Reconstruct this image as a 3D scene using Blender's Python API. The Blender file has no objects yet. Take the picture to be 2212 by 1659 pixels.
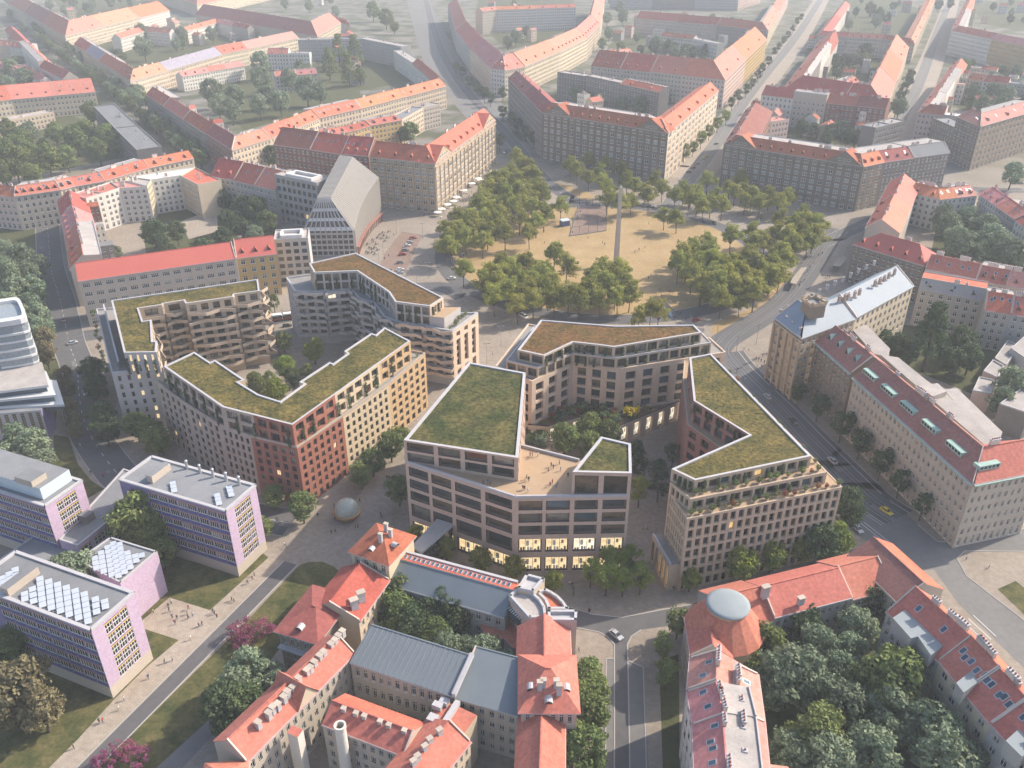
import bpy, math, random
from mathutils import Vector, Matrix
from mathutils.geometry import tessellate_polygon
HAZE, EXPO = .00023, 0.88
rnd = random.Random(7)
scene = bpy.context.scene
COL = scene.collection
R_ = math.radians
# ------------------------------------------------------------------ camera
CAM_H = 170.0
FOC = 1843.33
PITCH = R_(29.35)
TILES = dict(a=(0,0,900),b=(830,0,900),c=(1660,0,900),d=(0,620,900),e=(830,620,900),f=(1660,620,900),g=(0,1245,900),
             h=(830,1245,900),i=(1660,1245,900),j=(0,1100,720),k=(0,1380,720),l=(980,1060,720),m=(220,620,520),n=(680,600,560),
             o=(380,800,720),p=(1220,760,640),q=(1600,860,560),r=(1580,1130,580),s=(640,360,440),u=(0,700,480),
             v=(1060,360,540),w=(1560,420,580),x=(860,420,400),y=(480,1540,620),z=(860,1300,620),t=(0,720,573.6),D=(0,0,2560))
def ray(t, x, y):
    x0, y0, w = TILES[t]
    px = (x0 + x*w/2212)*.864063; py = (y0 + y*w/2212)*.864063
    a = (px-1106)/FOC; b = -(py-829.5)/FOC
    s, c = math.sin(PITCH), math.cos(PITCH)
    return Vector((a, c+b*s, -s+b*c))
def at(t, x, y, z=0.0):
    """the place at height z that is seen at (x, y) of a sheet of the survey"""
    r = ray(t, x, y); k = (z-CAM_H)/r.z
    return Vector((r.x*k, r.y*k, z))
def pts(t, ps, z=0.0): return [at(t, p[0], p[1], z) for p in ps]
def v2(p): return Vector((p[0], p[1]))
cam = bpy.data.objects.new('camera', bpy.data.cameras.new('camera')); COL.objects.link(cam)
cam.location = (0, 0, CAM_H); cam.rotation_euler = (math.pi/2-PITCH, 0, 0)
cam.data.sensor_width = 36; cam.data.lens = 36*FOC/2212; cam.data.clip_end = 9000; cam.data.clip_start = 1
scene.camera = cam
# ------------------------------------------------------------------ materials
def M_(name, col, rough=.85, col2=None, scale=.25, amt=.5, rndv=0.0, rndh=0.0, bump=0.0, bscale=3.0, metal=0.0, spec=.3, detail=4, fine=0.0, fscale=2.0, stretch=None):
    m = bpy.data.materials.new(name); m.use_nodes = True
    nt = m.node_tree; N = nt.nodes; L = nt.links
    b = N['Principled BSDF']
    b.inputs['Roughness'].default_value = rough; b.inputs['Metallic'].default_value = metal
    b.inputs['Specular IOR Level'].default_value = spec
    if isinstance(col, (int, float)): col = (col, col, col)
    tc = N.new('ShaderNodeTexCoord')
    src = tc.outputs['Object']
    if stretch:
        mp = N.new('ShaderNodeMapping'); mp.inputs['Scale'].default_value = stretch
        L.new(src, mp.inputs[0]); src = mp.outputs[0]
    rgb = N.new('ShaderNodeRGB'); rgb.outputs[0].default_value = (*col, 1)
    out = rgb.outputs[0]
    if col2 is not None:
        nz = N.new('ShaderNodeTexNoise'); nz.inputs['Scale'].default_value = scale; nz.inputs['Detail'].default_value = detail
        nz.inputs['Roughness'].default_value = .65
        L.new(src, nz.inputs['Vector'])
        cr = N.new('ShaderNodeValToRGB'); cr.color_ramp.elements[0].position = .5-.35*amt; cr.color_ramp.elements[1].position = .5+.35*amt
        cr.color_ramp.elements[0].color = (*col, 1); cr.color_ramp.elements[1].color = (*col2, 1)
        L.new(nz.outputs['Fac'], cr.inputs[0]); out = cr.outputs[0]
    if fine:
        n2 = N.new('ShaderNodeTexNoise'); n2.inputs['Scale'].default_value = fscale; n2.inputs['Detail'].default_value = 3
        L.new(src, n2.inputs['Vector'])
        mr = N.new('ShaderNodeMapRange'); mr.inputs[1].default_value = .25; mr.inputs[2].default_value = .75
        mr.inputs[3].default_value = 1-fine; mr.inputs[4].default_value = 1+fine
        L.new(n2.outputs['Fac'], mr.inputs[0])
        mx = N.new('ShaderNodeVectorMath'); mx.operation = 'SCALE'
        L.new(out, mx.inputs[0]); L.new(mr.outputs[0], mx.inputs['Scale']); out = mx.outputs[0]
    if rndv or rndh:
        oi = N.new('ShaderNodeObjectInfo'); hs = N.new('ShaderNodeHueSaturation')
        mv = N.new('ShaderNodeMapRange'); mv.inputs[3].default_value = 1-rndv; mv.inputs[4].default_value = 1+rndv
        L.new(oi.outputs['Random'], mv.inputs[0]); L.new(mv.outputs[0], hs.inputs['Value'])
        ml = N.new('ShaderNodeMath'); ml.operation = 'MULTIPLY'; ml.inputs[1].default_value = 7.31
        fr = N.new('ShaderNodeMath'); fr.operation = 'FRACT'
        L.new(oi.outputs['Random'], ml.inputs[0]); L.new(ml.outputs[0], fr.inputs[0])
        mh = N.new('ShaderNodeMapRange'); mh.inputs[3].default_value = .5-rndh; mh.inputs[4].default_value = .5+rndh
        L.new(fr.outputs[0], mh.inputs[0]); L.new(mh.outputs[0], hs.inputs['Hue'])
        L.new(out, hs.inputs['Color']); out = hs.outputs[0]
    L.new(out, b.inputs['Base Color'])
    if bump:
        n3 = N.new('ShaderNodeTexNoise'); n3.inputs['Scale'].default_value = bscale; n3.inputs['Detail'].default_value = 2
        L.new(src, n3.inputs['Vector'])
        bp = N.new('ShaderNodeBump'); bp.inputs['Strength'].default_value = bump; bp.inputs['Distance'].default_value = .3
        L.new(n3.outputs['Fac'], bp.inputs['Height']); L.new(bp.outputs[0], b.inputs['Normal'])
    return m
def emis(name, col, strength, base=.3):
    m = bpy.data.materials.new(name); m.use_nodes = True
    b = m.node_tree.nodes['Principled BSDF']
    b.inputs['Base Color'].default_value = (base, base*.9, base*.7, 1); b.inputs['Roughness'].default_value = .4
    N = m.node_tree.nodes; L = m.node_tree.links
    oi = N.new('ShaderNodeTexCoord'); nz = N.new('ShaderNodeTexNoise'); nz.inputs['Scale'].default_value = 3.5
    L.new(oi.outputs['Object'], nz.inputs['Vector'])
    cr = N.new('ShaderNodeValToRGB'); cr.color_ramp.elements[0].position = .35; cr.color_ramp.elements[1].position = .65
    cr.color_ramp.elements[0].color = (col[0]*.72, col[1]*.62, col[2]*.5, 1); cr.color_ramp.elements[1].color = (*col, 1)
    L.new(nz.outputs['Fac'], cr.inputs[0]); L.new(cr.outputs[0], b.inputs['Emission Color'])
    b.inputs['Emission Strength'].default_value = strength
    return m
def glass(name, col, rough=.08, col2=None, spec=.6):
    m = M_(name, col, rough, col2, 1.3, .4, rndv=.35, spec=spec)
    return m
def tiles(name, col, col2, rndv=.12, rndh=.012):
    return M_(name, col, .85, col2, .20, .45, rndv=rndv, rndh=rndh, fine=.22, fscale=1.1)
MAT = {}
def m(k): return MAT[k]
MAT.update(
 r_red=tiles('roof_tiles_red', (.33,.085,.055), (.41,.115,.075)), r_orange=tiles('roof_tiles_orange', (.47,.14,.078), (.54,.18,.10)),
 r_peach=tiles('roof_tiles_peach', (.50,.185,.125), (.57,.225,.155)), r_pink=tiles('roof_tiles_pink', (.47,.19,.165), (.53,.23,.20)),
 r_dark=tiles('roof_tiles_dark', (.23,.07,.06), (.30,.10,.08)), r_brown=tiles('roof_tiles_brown', (.27,.125,.10), (.32,.15,.125), .03, .004),
 r_plain=M_('roof_sheet_red', (.42,.10,.08), .7, (.47,.125,.10), .04, .8, fine=.05, fscale=1.2),
 r_coral=tiles('roof_tiles_coral', (.43,.14,.10), (.48,.17,.125), .05, .006),
 r_slate=tiles('roof_slate_violet', (.26,.24,.30), (.32,.29,.34)),
 r_grey=M_('roof_felt_grey', (.165,.172,.185), .9, (.235,.24,.25), .12, .7, rndv=.15, fine=.08), r_light=M_('roof_gravel_pale', (.31,.285,.27), .95, (.42,.385,.36), .2, .6, rndv=.12, fine=.12),
 r_metal=M_('roof_zinc', (.19,.235,.285), .6, (.235,.28,.33), .06, .7, metal=.0, fine=.05, fscale=1.1),
 r_seam=M_('roof_standing_seam', (.16,.19,.21), .5, (.20,.23,.25), .1, .8, metal=.3, stretch=(1,1,1)),
 r_teal=M_('copper_green', (.26,.39,.34), .7, (.33,.46,.41), .5, .6), r_white=M_('roof_membrane_white', (.60,.58,.56), .8, (.66,.64,.62), .2, .6),
 w_cream=M_('render_cream', (.50,.41,.29), .9, (.56,.465,.34), .1, .8, rndv=.10, rndh=.012, fine=.06),
 w_ochre=M_('render_ochre', (.50,.34,.13), .9, (.55,.38,.17), .12, .8, rndv=.06, fine=.06),
 w_white=M_('render_white', (.58,.54,.48), .9, (.64,.60,.54), .1, .8, rndv=.07, rndh=.008, fine=.05),
 w_grey=M_('render_grey', (.33,.32,.31), .9, (.38,.37,.35), .1, .8, rndv=.10, fine=.07),
 w_warm=M_('render_warm_grey', (.42,.36,.30), .9, (.47,.41,.34), .1, .8, rndv=.08, rndh=.01, fine=.06),
 w_tan=M_('stone_tan', (.40,.30,.20), .88, (.46,.35,.24), .15, .8, fine=.08, fscale=1.0),
 w_brown=M_('stone_brown', (.215,.165,.125), .88, (.255,.20,.155), .15, .8, rndv=.05, fine=.08, fscale=1.0),
 w_maroon=M_('brick_maroon', (.20,.095,.075), .9, (.25,.12,.095), .2, .8, rndv=.1, fine=.12),
 w_dark=M_('render_dark', (.17,.15,.145), .9, (.22,.20,.19), .15, .8, rndv=.12, fine=.08),
 w_pink=M_('render_pink', (.55,.40,.34), .9, (.60,.45,.39), .1, .8, rndv=.07, fine=.06),
 w_violet2=M_('render_violet', (.20,.165,.30), .85, (.24,.20,.345), .5, .7, fine=.14, fscale=1.8), w_violet=M_('render_lilac', (.44,.335,.44), .9, (.48,.37,.48), .5, .7, fine=.16, fscale=1.8), w_blue=M_('panel_blue', (.075,.09,.21), .6, (.095,.11,.25), .4, .7),
 c_grey=M_('cladding_greige', (.37,.30,.24), .85, (.42,.345,.28), .3, .8, fine=.10, fscale=1.5),
 c_rose=M_('concrete_rose', (.50,.36,.28), .8, (.55,.405,.32), .12, .8, fine=.08, fscale=1.4),
 c_rose2=M_('concrete_warm', (.56,.43,.32), .8, (.61,.475,.365), .12, .8, fine=.08, fscale=1.4),
 c_terra=M_('brick_terracotta', (.27,.105,.07), .85, (.325,.135,.092), .35, .8, fine=.16, fscale=2.2),
 c_cream=M_('brick_cream', (.50,.40,.27), .85, (.56,.45,.31), .35, .8, fine=.10, fscale=2.2),
 c_ochre=M_('brick_ochre', (.44,.30,.165), .85, (.50,.345,.195), .35, .8, fine=.10, fscale=2.2),
 c_sand=M_('cladding_sandstone', (.46,.36,.26), .85, (.51,.405,.30), .3, .8, fine=.10, fscale=1.5),
 c_plum=M_('cladding_plum', (.27,.135,.11), .85, (.32,.165,.135), .3, .8, fine=.10, fscale=1.5),
 c_timber=M_('balcony_concrete', (.45,.355,.27), .8, (.50,.40,.31), .3, .8, fine=.06), c_ash=M_('balcony_grey', (.42,.39,.37), .8, (.47,.44,.42), .3, .8, fine=.06),
 parapet=M_('parapet_coping', (.40,.39,.40), .6, (.46,.45,.46), .3, .7), deck=M_('terrace_deck', (.36,.25,.155), .85, (.41,.29,.185), .3, .7, fine=.08, fscale=2),
 deckgrey=M_('terrace_slabs_grey', (.22,.21,.20), .9, (.28,.265,.25), .4, .7, fine=.1),
 zinc=M_('chimney_zinc', (.55,.55,.56), .4, metal=.6), stack=M_('chimney_render', (.55,.45,.38), .9, (.62,.52,.45), .6, .8, rndv=.15),
 brickstack=M_('chimney_brick', (.36,.25,.20), .9, (.42,.30,.24), .8, .8, rndv=.15), black=M_('dark_metal', (.035,.035,.04), .5), steel=M_('steel', (.30,.30,.31), .45, metal=.6),
 wframe=M_('window_frame_white', (.66,.64,.60), .6), dframe=M_('window_frame_dark', (.05,.048,.045), .5), yframe=M_('panel_yellow', (.62,.42,.10), .6),
 oframe=M_('panel_orange', (.48,.23,.08), .6), nframe=M_('reveal_bronze', (.115,.09,.078), .6),
 g1=glass('glass_dark', (.02,.024,.028)), g2=glass('glass_grey', (.06,.065,.07), .1, (.025,.03,.035)), g3=glass('glass_curtain', (.30,.27,.22), .2, (.08,.075,.07)),
 g4=glass('glass_blue', (.05,.085,.11), .06), g6=glass('glass_painted_reflection', (.40,.40,.39), .15, (.16,.17,.18)), g5=glass('glass_interior', (.17,.115,.07), .12, (.035,.03,.028)),
 lit=emis('lit_window_warm', (1,.78,.44), .62), litw=emis('lit_window_white', (1,.90,.70), .72), lity=emis('lit_window_amber', (1,.66,.24), .5),
 bark=M_('bark', (.075,.055,.042), .95, (.11,.085,.065), 3, .8),
 skin=M_('skin', (.52,.34,.26), .6), hair=M_('hair', (.05,.035,.025), .8),
 white_metal=M_('painted_white', (.78,.78,.77), .5, rndv=.04), canvas=M_('canvas_white', (.76,.73,.68), .85), rubber=M_('rubber', (.025,.025,.025), .8),
 stone=M_('obelisk_stone', (.42,.35,.30), .85, (.50,.43,.37), .5, .8, fine=.08), panel=M_('solar_panel_pale', (.40,.44,.51), .4, (.47,.51,.57), .6, .6),
)
# ------------------------------------------------------------------ mesh builder
def newell(ps):
    n = Vector((0,0,0))
    for i in range(len(ps)):
        a, b = ps[i], ps[(i+1) % len(ps)]
        n += Vector(((a.y-b.y)*(a.z+b.z), (a.z-b.z)*(a.x+b.x), (a.x-b.x)*(a.y+b.y)))
    return n
class MB:
    def __init__(s): s.v = []; s.f = []; s.m = []; s.mats = []
    def mi(s, mat):
        if mat not in s.mats: s.mats.append(mat)
        return s.mats.index(mat)
    def face(s, ps, mat):
        i = len(s.v); s.v.extend([Vector(p) for p in ps]); s.f.append(tuple(range(i, i+len(ps)))); s.m.append(s.mi(mat))
    def poly(s, ps, mat, up=True):
        """a flat polygon, split in triangles when it is not convex"""
        ps = [Vector(p) for p in ps]
        if (newell(ps).z < 0) == up: ps = ps[::-1]
        if len(ps) <= 4: s.face(ps, mat); return
        tri = tessellate_polygon([ps]); i = len(s.v); s.v.extend(ps)
        for t in tri:
            q = [ps[k] for k in t]
            if (newell(q).z < 0) == up: t = t[::-1]
            s.f.append(tuple(i+k for k in t)); s.m.append(s.mi(mat))
    def prism(s, ps, z0, z1, side, top=None, bottom=False):
        ps = ccw(ps); n = len(ps)
        for i in range(n):
            a, b = ps[i], ps[(i+1) % n]
            s.face([(a[0],a[1],z0),(b[0],b[1],z0),(b[0],b[1],z1),(a[0],a[1],z1)], side)
        s.poly([(p[0],p[1],z1) for p in ps], top or side)
        if bottom: s.poly([(p[0],p[1],z0) for p in ps], side, up=False)
    def box(s, c, size, mat, rz=0.0, top=None, taper=1.0):
        cx, cy, z0 = c; w, d, h = size; ca, sa = math.cos(rz), math.sin(rz)
        def q(x, y, z): return (cx+x*ca-y*sa, cy+x*sa+y*ca, z0+z)
        w /= 2; d /= 2; t = taper
        b = [(-w,-d),(w,-d),(w,d),(-w,d)]
        for i in range(4):
            a, e = b[i], b[(i+1) % 4]
            s.face([q(*a,0),q(*e,0),q(e[0]*t,e[1]*t,h),q(a[0]*t,a[1]*t,h)], mat)
        s.face([q(x*t,y*t,h) for x, y in b], top or mat); s.face([q(x,y,0) for x, y in b[::-1]], mat)
    def beam(s, a, b, w, h, mat, off=0.0):
        """a bar along a-b, w across, h high, standing on the line"""
        a, b = Vector(a), Vector(b); d = (b-a); d2 = Vector((d.x,d.y,0))
        if d2.length < 1e-4: return
        n = Vector((d2.y,-d2.x,0)).normalized()
        p = n*(off+w/2); q = n*(off-w/2); u = Vector((0,0,h))
        A, B, C_, D_ = a+q, a+p, b+p, b+q
        s.face([A,D_,C_,B], mat); s.face([A+u,B+u,C_+u,D_+u], mat)
        s.face([B,C_,C_+u,B+u], mat); s.face([D_,A,A+u,D_+u], mat); s.face([A,B,B+u,A+u], mat); s.face([C_,D_,D_+u,C_+u], mat)
    def tube(s, ps, rs, mat, n=6):
        rings = []
        for i, p in enumerate(ps):
            p = Vector(p); d = (Vector(ps[min(i+1,len(ps)-1)])-Vector(ps[max(i-1,0)]))
            d.normalize(); up = Vector((1,0,0)) if abs(d.z) > .9 else Vector((0,0,1))
            x = d.cross(up).normalized(); y = d.cross(x).normalized()
            k = len(s.v)
            for j in range(n):
                t = 2*math.pi*j/n; s.v.append(p+(x*math.cos(t)+y*math.sin(t))*rs[i])
            rings.append(k)
        mi = s.mi(mat)
        for i in range(len(rings)-1):
            for j in range(n):
                a = rings[i]+j; b = rings[i]+(j+1) % n; c = rings[i+1]+(j+1) % n; d_ = rings[i+1]+j
                s.f.append((a,d_,c,b)); s.m.append(mi)
        s.f.append(tuple(rings[-1]+j for j in range(n))[::-1]); s.m.append(mi)
        s.f.append(tuple(rings[0]+j for j in range(n))); s.m.append(mi)
    def lathe(s, prof, c, mat, n=24, mats=None):
        k = len(s.v)
        for r, z in prof:
            for j in range(n):
                t = 2*math.pi*j/n; s.v.append(Vector((c[0]+r*math.cos(t), c[1]+r*math.sin(t), c[2]+z)))
        for i in range(len(prof)-1):
            mi = s.mi(mats[i] if mats else mat)
            for j in range(n):
                a = k+i*n+j; b = k+i*n+(j+1) % n
                s.f.append((a, b, b+n, a+n)); s.m.append(mi)
    def mesh(s, name, off=Vector((0,0,0)), smooth=False):
        me = bpy.data.meshes.new(name)
        me.from_pydata([tuple(p-off) for p in s.v], [], s.f)
        for q in s.mats: me.materials.append(q)
        me.polygons.foreach_set('material_index', s.m)
        if smooth: me.polygons.foreach_set('use_smooth', [True]*len(s.f))
        me.update(); return me
    def build(s, name, parent=None, smooth=False, local=False):
        if not s.f: return None
        off = Vector((0,0,0)) if (parent is None or local) else ORG.get(parent.name, Vector((0,0,0)))
        return link(name, s.mesh(name, off, smooth), parent)
ORG = {}; CUR = ['']
def link(name, data, parent=None, loc=None):
    o = bpy.data.objects.new(name, data); COL.objects.link(o)
    if parent is not None:
        o.parent = parent; ORG[o.name] = ORG.get(parent.name, Vector((0,0,0)))
    if loc is not None: o.location = loc
    return o
def tag(o, label, cat, group=None):
    o['label'] = label; o['category'] = cat
    if group: o['group'] = group
    return o
def thing(name, label, cat, loc, group=None, rz=0.0):
    o = bpy.data.objects.new(name, None); COL.objects.link(o); o.empty_display_size = 1
    o.location = loc; o.rotation_euler.z = rz
    ORG[o.name] = Vector(loc)
    if cat in ('apartment building','office building'): CUR[0] = label
    return tag(o, label, cat, group)
def struct(name, mb, kind='structure'):
    o = mb.build(name); o['kind'] = kind; return o
def place(parent, name, me, pos, rz=0.0, sc=(1,1,1)):
    """a part with shared mesh data at a world position under its thing"""
    o = link(name, me, parent, Vector(pos)-ORG.get(parent.name, Vector((0,0,0))))
    o.rotation_euler.z = rz; o.scale = sc; return o
def copy_thing(root, loc, rz=0.0, sc=None, label=None, group=None):
    c = root.copy(); COL.objects.link(c); c.location = loc; c.rotation_euler.z = rz
    if sc: c.scale = sc if isinstance(sc, tuple) else (sc, sc, sc)
    if label: c['label'] = label
    if group: c['group'] = group
    for ch in KIDS.get(root.name) or list(root.children):
        d = ch.copy(); COL.objects.link(d); d.parent = c
    return c
KIDS = {}
def area2(ps): return sum(ps[i][0]*ps[(i+1)%len(ps)][1]-ps[(i+1)%len(ps)][0]*ps[i][1] for i in range(len(ps)))
def ccw(ps): return list(ps) if area2(ps) > 0 else list(ps)[::-1]
def isect(p, d, q, e):
    k = d.x*e.y-d.y*e.x
    if abs(k) < 1e-9: return None
    r = q-p; return p+d*((r.x*e.y-r.y*e.x)/k)
def offset_line(ps, d):
    """shift an open polyline to its left by d (mitred)"""
    ps = [v2(p) for p in ps]; out = []
    ds = [(ps[i+1]-ps[i]).normalized() for i in range(len(ps)-1)]
    ns = [Vector((-q.y, q.x)) for q in ds]
    for i, p in enumerate(ps):
        if i == 0: out.append(p+ns[0]*d)
        elif i == len(ps)-1: out.append(p+ns[-1]*d)
        else:
            x = isect(ps[i-1]+ns[i-1]*d, ds[i-1], p+ns[i]*d, ds[i])
            if x is None or (x-p).length > abs(d)*3: x = p+(ns[i-1]+ns[i]).normalized()*d
            out.append(x)
    return out
def inset(ps, d):
    """shrink a closed ccw polygon by d"""
    ps = [v2(p) for p in ccw(ps)]; n = len(ps); out = []
    for i in range(n):
        a, p, b = ps[i-1], ps[i], ps[(i+1) % n]
        d1 = (p-a).normalized(); d2 = (b-p).normalized()
        n1 = Vector((-d1.y,d1.x)); n2 = Vector((-d2.y,d2.x))
        x = isect(p+n1*d, d1, p+n2*d, d2)
        out.append(x if x is not None else p+n1*d)
    return out
# ------------------------------------------------------------------ windows and walls
WUNIT = {}; TINY = 3.1
def wunit(kind, gl):
    """a window of unit size that fills an opening: pane, frame and glazing bars"""
    k = kind+gl
    if k in WUNIT: return WUNIT[k]
    b = MB(); g = m(gl)
    def bar(x0, x1, z0, z1, mt, y=-.05, t=.06):
        b.face([(x0,y,z0),(x1,y,z0),(x1,y,z1),(x0,y,z1)], mt)
        for q in ([(x0,y,z0),(x0,y,z1),(x0,y+t,z1),(x0,y+t,z0)], [(x1,y,z1),(x1,y,z0),(x1,y+t,z0),(x1,y+t,z1)], [(x0,y,z1),(x1,y,z1),(x1,y+t,z1),(x0,y+t,z1)], [(x0,y,z0),(x0,y+t,z0),(x1,y+t,z0),(x1,y,z0)]): b.face(q, mt)
    def pane(x0=-.5, x1=.5, z0=-.5, z1=.5): b.face([(x0,0,z0),(x1,0,z0),(x1,0,z1),(x0,0,z1)], g)
    def border(mt, w, h):
        bar(-.5,-.5+w,-.5,.5,mt); bar(.5-w,.5,-.5,.5,mt); bar(-.5+w,.5-w,.5-h,.5,mt); bar(-.5+w,.5-w,-.5,-.5+h,mt)
    pane()
    if kind == 'old':
        f = m('wframe'); border(f,.09,.06); bar(-.04,.04,-.44,.44,f,-.045); bar(-.41,.41,.16,.22,f,-.04)
        bar(-.56,.56,-.56,-.5,f,-.3,.3)
    elif kind == 'wide':
        f = m('wframe'); border(f,.04,.07); [bar(x-.025,x+.025,-.43,.43,f,-.045) for x in (-.25,0,.25)]; bar(-.46,.46,.12,.17,f,-.04)
    elif kind == 'mod':
        f = m('dframe'); border(f,.05,.035); bar(-.025,.025,-.46,.46,f,-.045)
    elif kind == 'deep':
        f = m('nframe'); border(f,.085,.12); bar(-.42,.42,-.36,-.32,f,-.04)
    elif kind == 'shop':
        f = m('nframe'); border(f,.05,.07); [bar(x-.01,x+.01,-.43,.43,f,-.045) for x in (-.2,.13)]
        q_ = random.Random(hash(gl) % 7)
        for x in (-.38,-.27,-.08,.04,.22,.36): h_ = q_.uniform(.08,.3); bar(x-.035,x+.045,-.43,-.43+h_,m(q_.choice(('w_brown','wframe','black','w_dark'))),-.02,.02)
        bar(-.16,-.04,-.1,.3,m('wframe'),-.02,.02); bar(.2,.3,.05,.32,m('w_tan'),-.02,.02)
    elif kind == 'strip':
        f = m('w_tan'); border(f,.05,.01); bar(-.03,.03,-.48,.48,f,-.05)
        for k_ in range(1,12): bar(-.45,.45,-.5+k_/12-.008,-.5+k_/12+.008,f,-.04)
    elif kind == 'stack':
        f = m('c_rose2'); border(m('dframe'),.06,.01)
        for z in (-.25,0,.25): bar(-.5,.5,z-.045,z+.045,f,-.12,.11)
    elif kind == 'slim':
        f = m('dframe'); border(f,.04,.03)
    elif kind == 'bars':
        f = m('c_ash'); border(f,.03,.03); [bar(x-.012,x+.012,-.47,.47,f,-.045) for x in (-.3,-.1,.1,.3)]
    elif kind == 'school':
        f = m('wframe'); bar(-.5,.5,.40,.5,m('oframe'),-.09); bar(-.5,-.45,-.12,.40,f); bar(.45,.5,-.12,.40,f); bar(-.45,.45,-.16,-.1,f,-.06)
        [bar(x-.02,x+.02,-.1,.4,f,-.045) for x in (-.22,0,.22)]; bar(-.5,.5,-.5,-.16,m('w_blue'),-.03)
    elif kind == 'schooly':
        f = m('wframe'); bar(-.5,.5,.42,.5,m('w_blue'),-.09); bar(-.5,.5,.30,.42,m('yframe'),-.08); border(f,.05,.04)
        [bar(x-.03,x+.03,-.46,.30,f,-.05) for x in (-.18,.18)]; bar(-.45,.45,-.06,-.0,f,-.055)
    me = b.mesh('window_'+kind); WUNIT[k] = me
    return me
def put_windows(parent, recs, kinds, cap=100, name='window', body=None):
    """recs: (centre, width, height, outward normal); kinds: [(kind, glass, weight)]"""
    if not recs: return
    recs = sorted(recs, key=lambda r: (Vector(r[0])-cam.location).length - 40*(r[3][1] < 0))
    ws = [k[2] for k in kinds]; rest = MB(); i = -1
    for (c, w, h, n) in recs:
        kd, gl, _ = rnd.choices(kinds, ws)[0]
        me = wunit(kd, gl); rz = math.atan2(n[1], n[0])+math.pi/2
        tiny = body is not None and math.sqrt(w*h)*853/(Vector(c)-cam.location).length < TINY
        if not tiny: i += 1
        if not tiny and i < cap: place(parent, name, me, c, rz, (w, 1, h))
        else:
            mt = Matrix.Translation(c) @ Matrix.Rotation(rz, 4, 'Z') @ Matrix.Diagonal((w,1,h,1))
            for p in me.polygons: (body if tiny else rest).face([mt @ me.vertices[q].co for q in p.vertices], me.materials[p.material_index])
    o = rest.build('windows', parent)
    if o: o['kind'] = 'stuff'
def facade(mb, a, b, z0, z1, rows, cols, wall, rec=.3, wins=None, reveal=None, skip=None):
    """a wall from a to b (outward side on the right) with openings at rows x cols; openings go to wins"""
    a, b = v2(a), v2(b); d = b-a; L = d.length
    if L < .01: return
    d = d/L; n = Vector((d.y,-d.x)); rv = reveal or wall
    def P(s, z, k=0.0): q = a+d*s-n*k; return (q.x, q.y, z)
    def quad(s0, s1, q0, q1):
        if s1-s0 > 1e-3 and q1-q0 > 1e-3: mb.face([P(s0,q0),P(s1,q0),P(s1,q1),P(s0,q1)], wall)
    mid = (a+b)/2; vis = n.dot(Vector((0,0))-mid)/max(1,mid.length)
    if vis < -.12: rows = []          # this side is turned away from every view of the place
    rows = [r for r in rows if r[0] >= z0-1e-3 and r[1] <= z1+1e-3]
    s = 0.0
    for ci, (c0, c1) in enumerate(cols):
        if c0 < s or c1 > L: continue
        quad(s, c0, z0, z1); z = z0
        for ri, (r0, r1) in enumerate(rows):
            if skip and skip(ri, ci): continue
            quad(c0, c1, z, r0)
            mb.face([P(c0,r0),P(c0,r0,rec),P(c0,r1,rec),P(c0,r1)][::-1], rv); mb.face([P(c1,r0),P(c1,r1),P(c1,r1,rec),P(c1,r0,rec)][::-1], rv)
            mb.face([P(c0,r0),P(c1,r0),P(c1,r0,rec),P(c0,r0,rec)], rv); mb.face([P(c0,r1),P(c0,r1,rec),P(c1,r1,rec),P(c1,r1)], rv)
            if wins is not None:
                q = P((c0+c1)/2, (r0+r1)/2, rec); wins.append((Vector(q), c1-c0, r1-r0, (n.x, n.y)))
            z = r1
        quad(c0, c1, z, z1); s = c1
    quad(s, L, z0, z1)
def even(L, n, wf, m0=0.0):
    """n openings evenly along L, each wf of its bay"""
    bay = (L-2*m0)/n; return [(m0+bay*(i+.5-wf/2), m0+bay*(i+.5+wf/2)) for i in range(n)]
def floors(z0, z1, n, fr, low=.45):
    st = (z1-z0)/n; return [(z0+st*i+st*(1-fr)*low, z0+st*i+st*(1-fr)*low+st*fr) for i in range(n)]
PALE = [('old','g6',5),('old','g3',2),('old','g2',2)]  # pale panes with the sky's reflection put into the glass colour
OLD = [('old','g1',5),('old','g2',4),('old','g3',2),('old','g4',1)]
MOD = [('mod','g1',4),('mod','g2',3),('mod','g3',2),('mod','g5',2)]
ORD = ['first','second','third','fourth','fifth','sixth','seventh','eighth','ninth','tenth','eleventh','twelfth','thirteenth','fourteenth','fifteenth','sixteenth']
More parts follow.
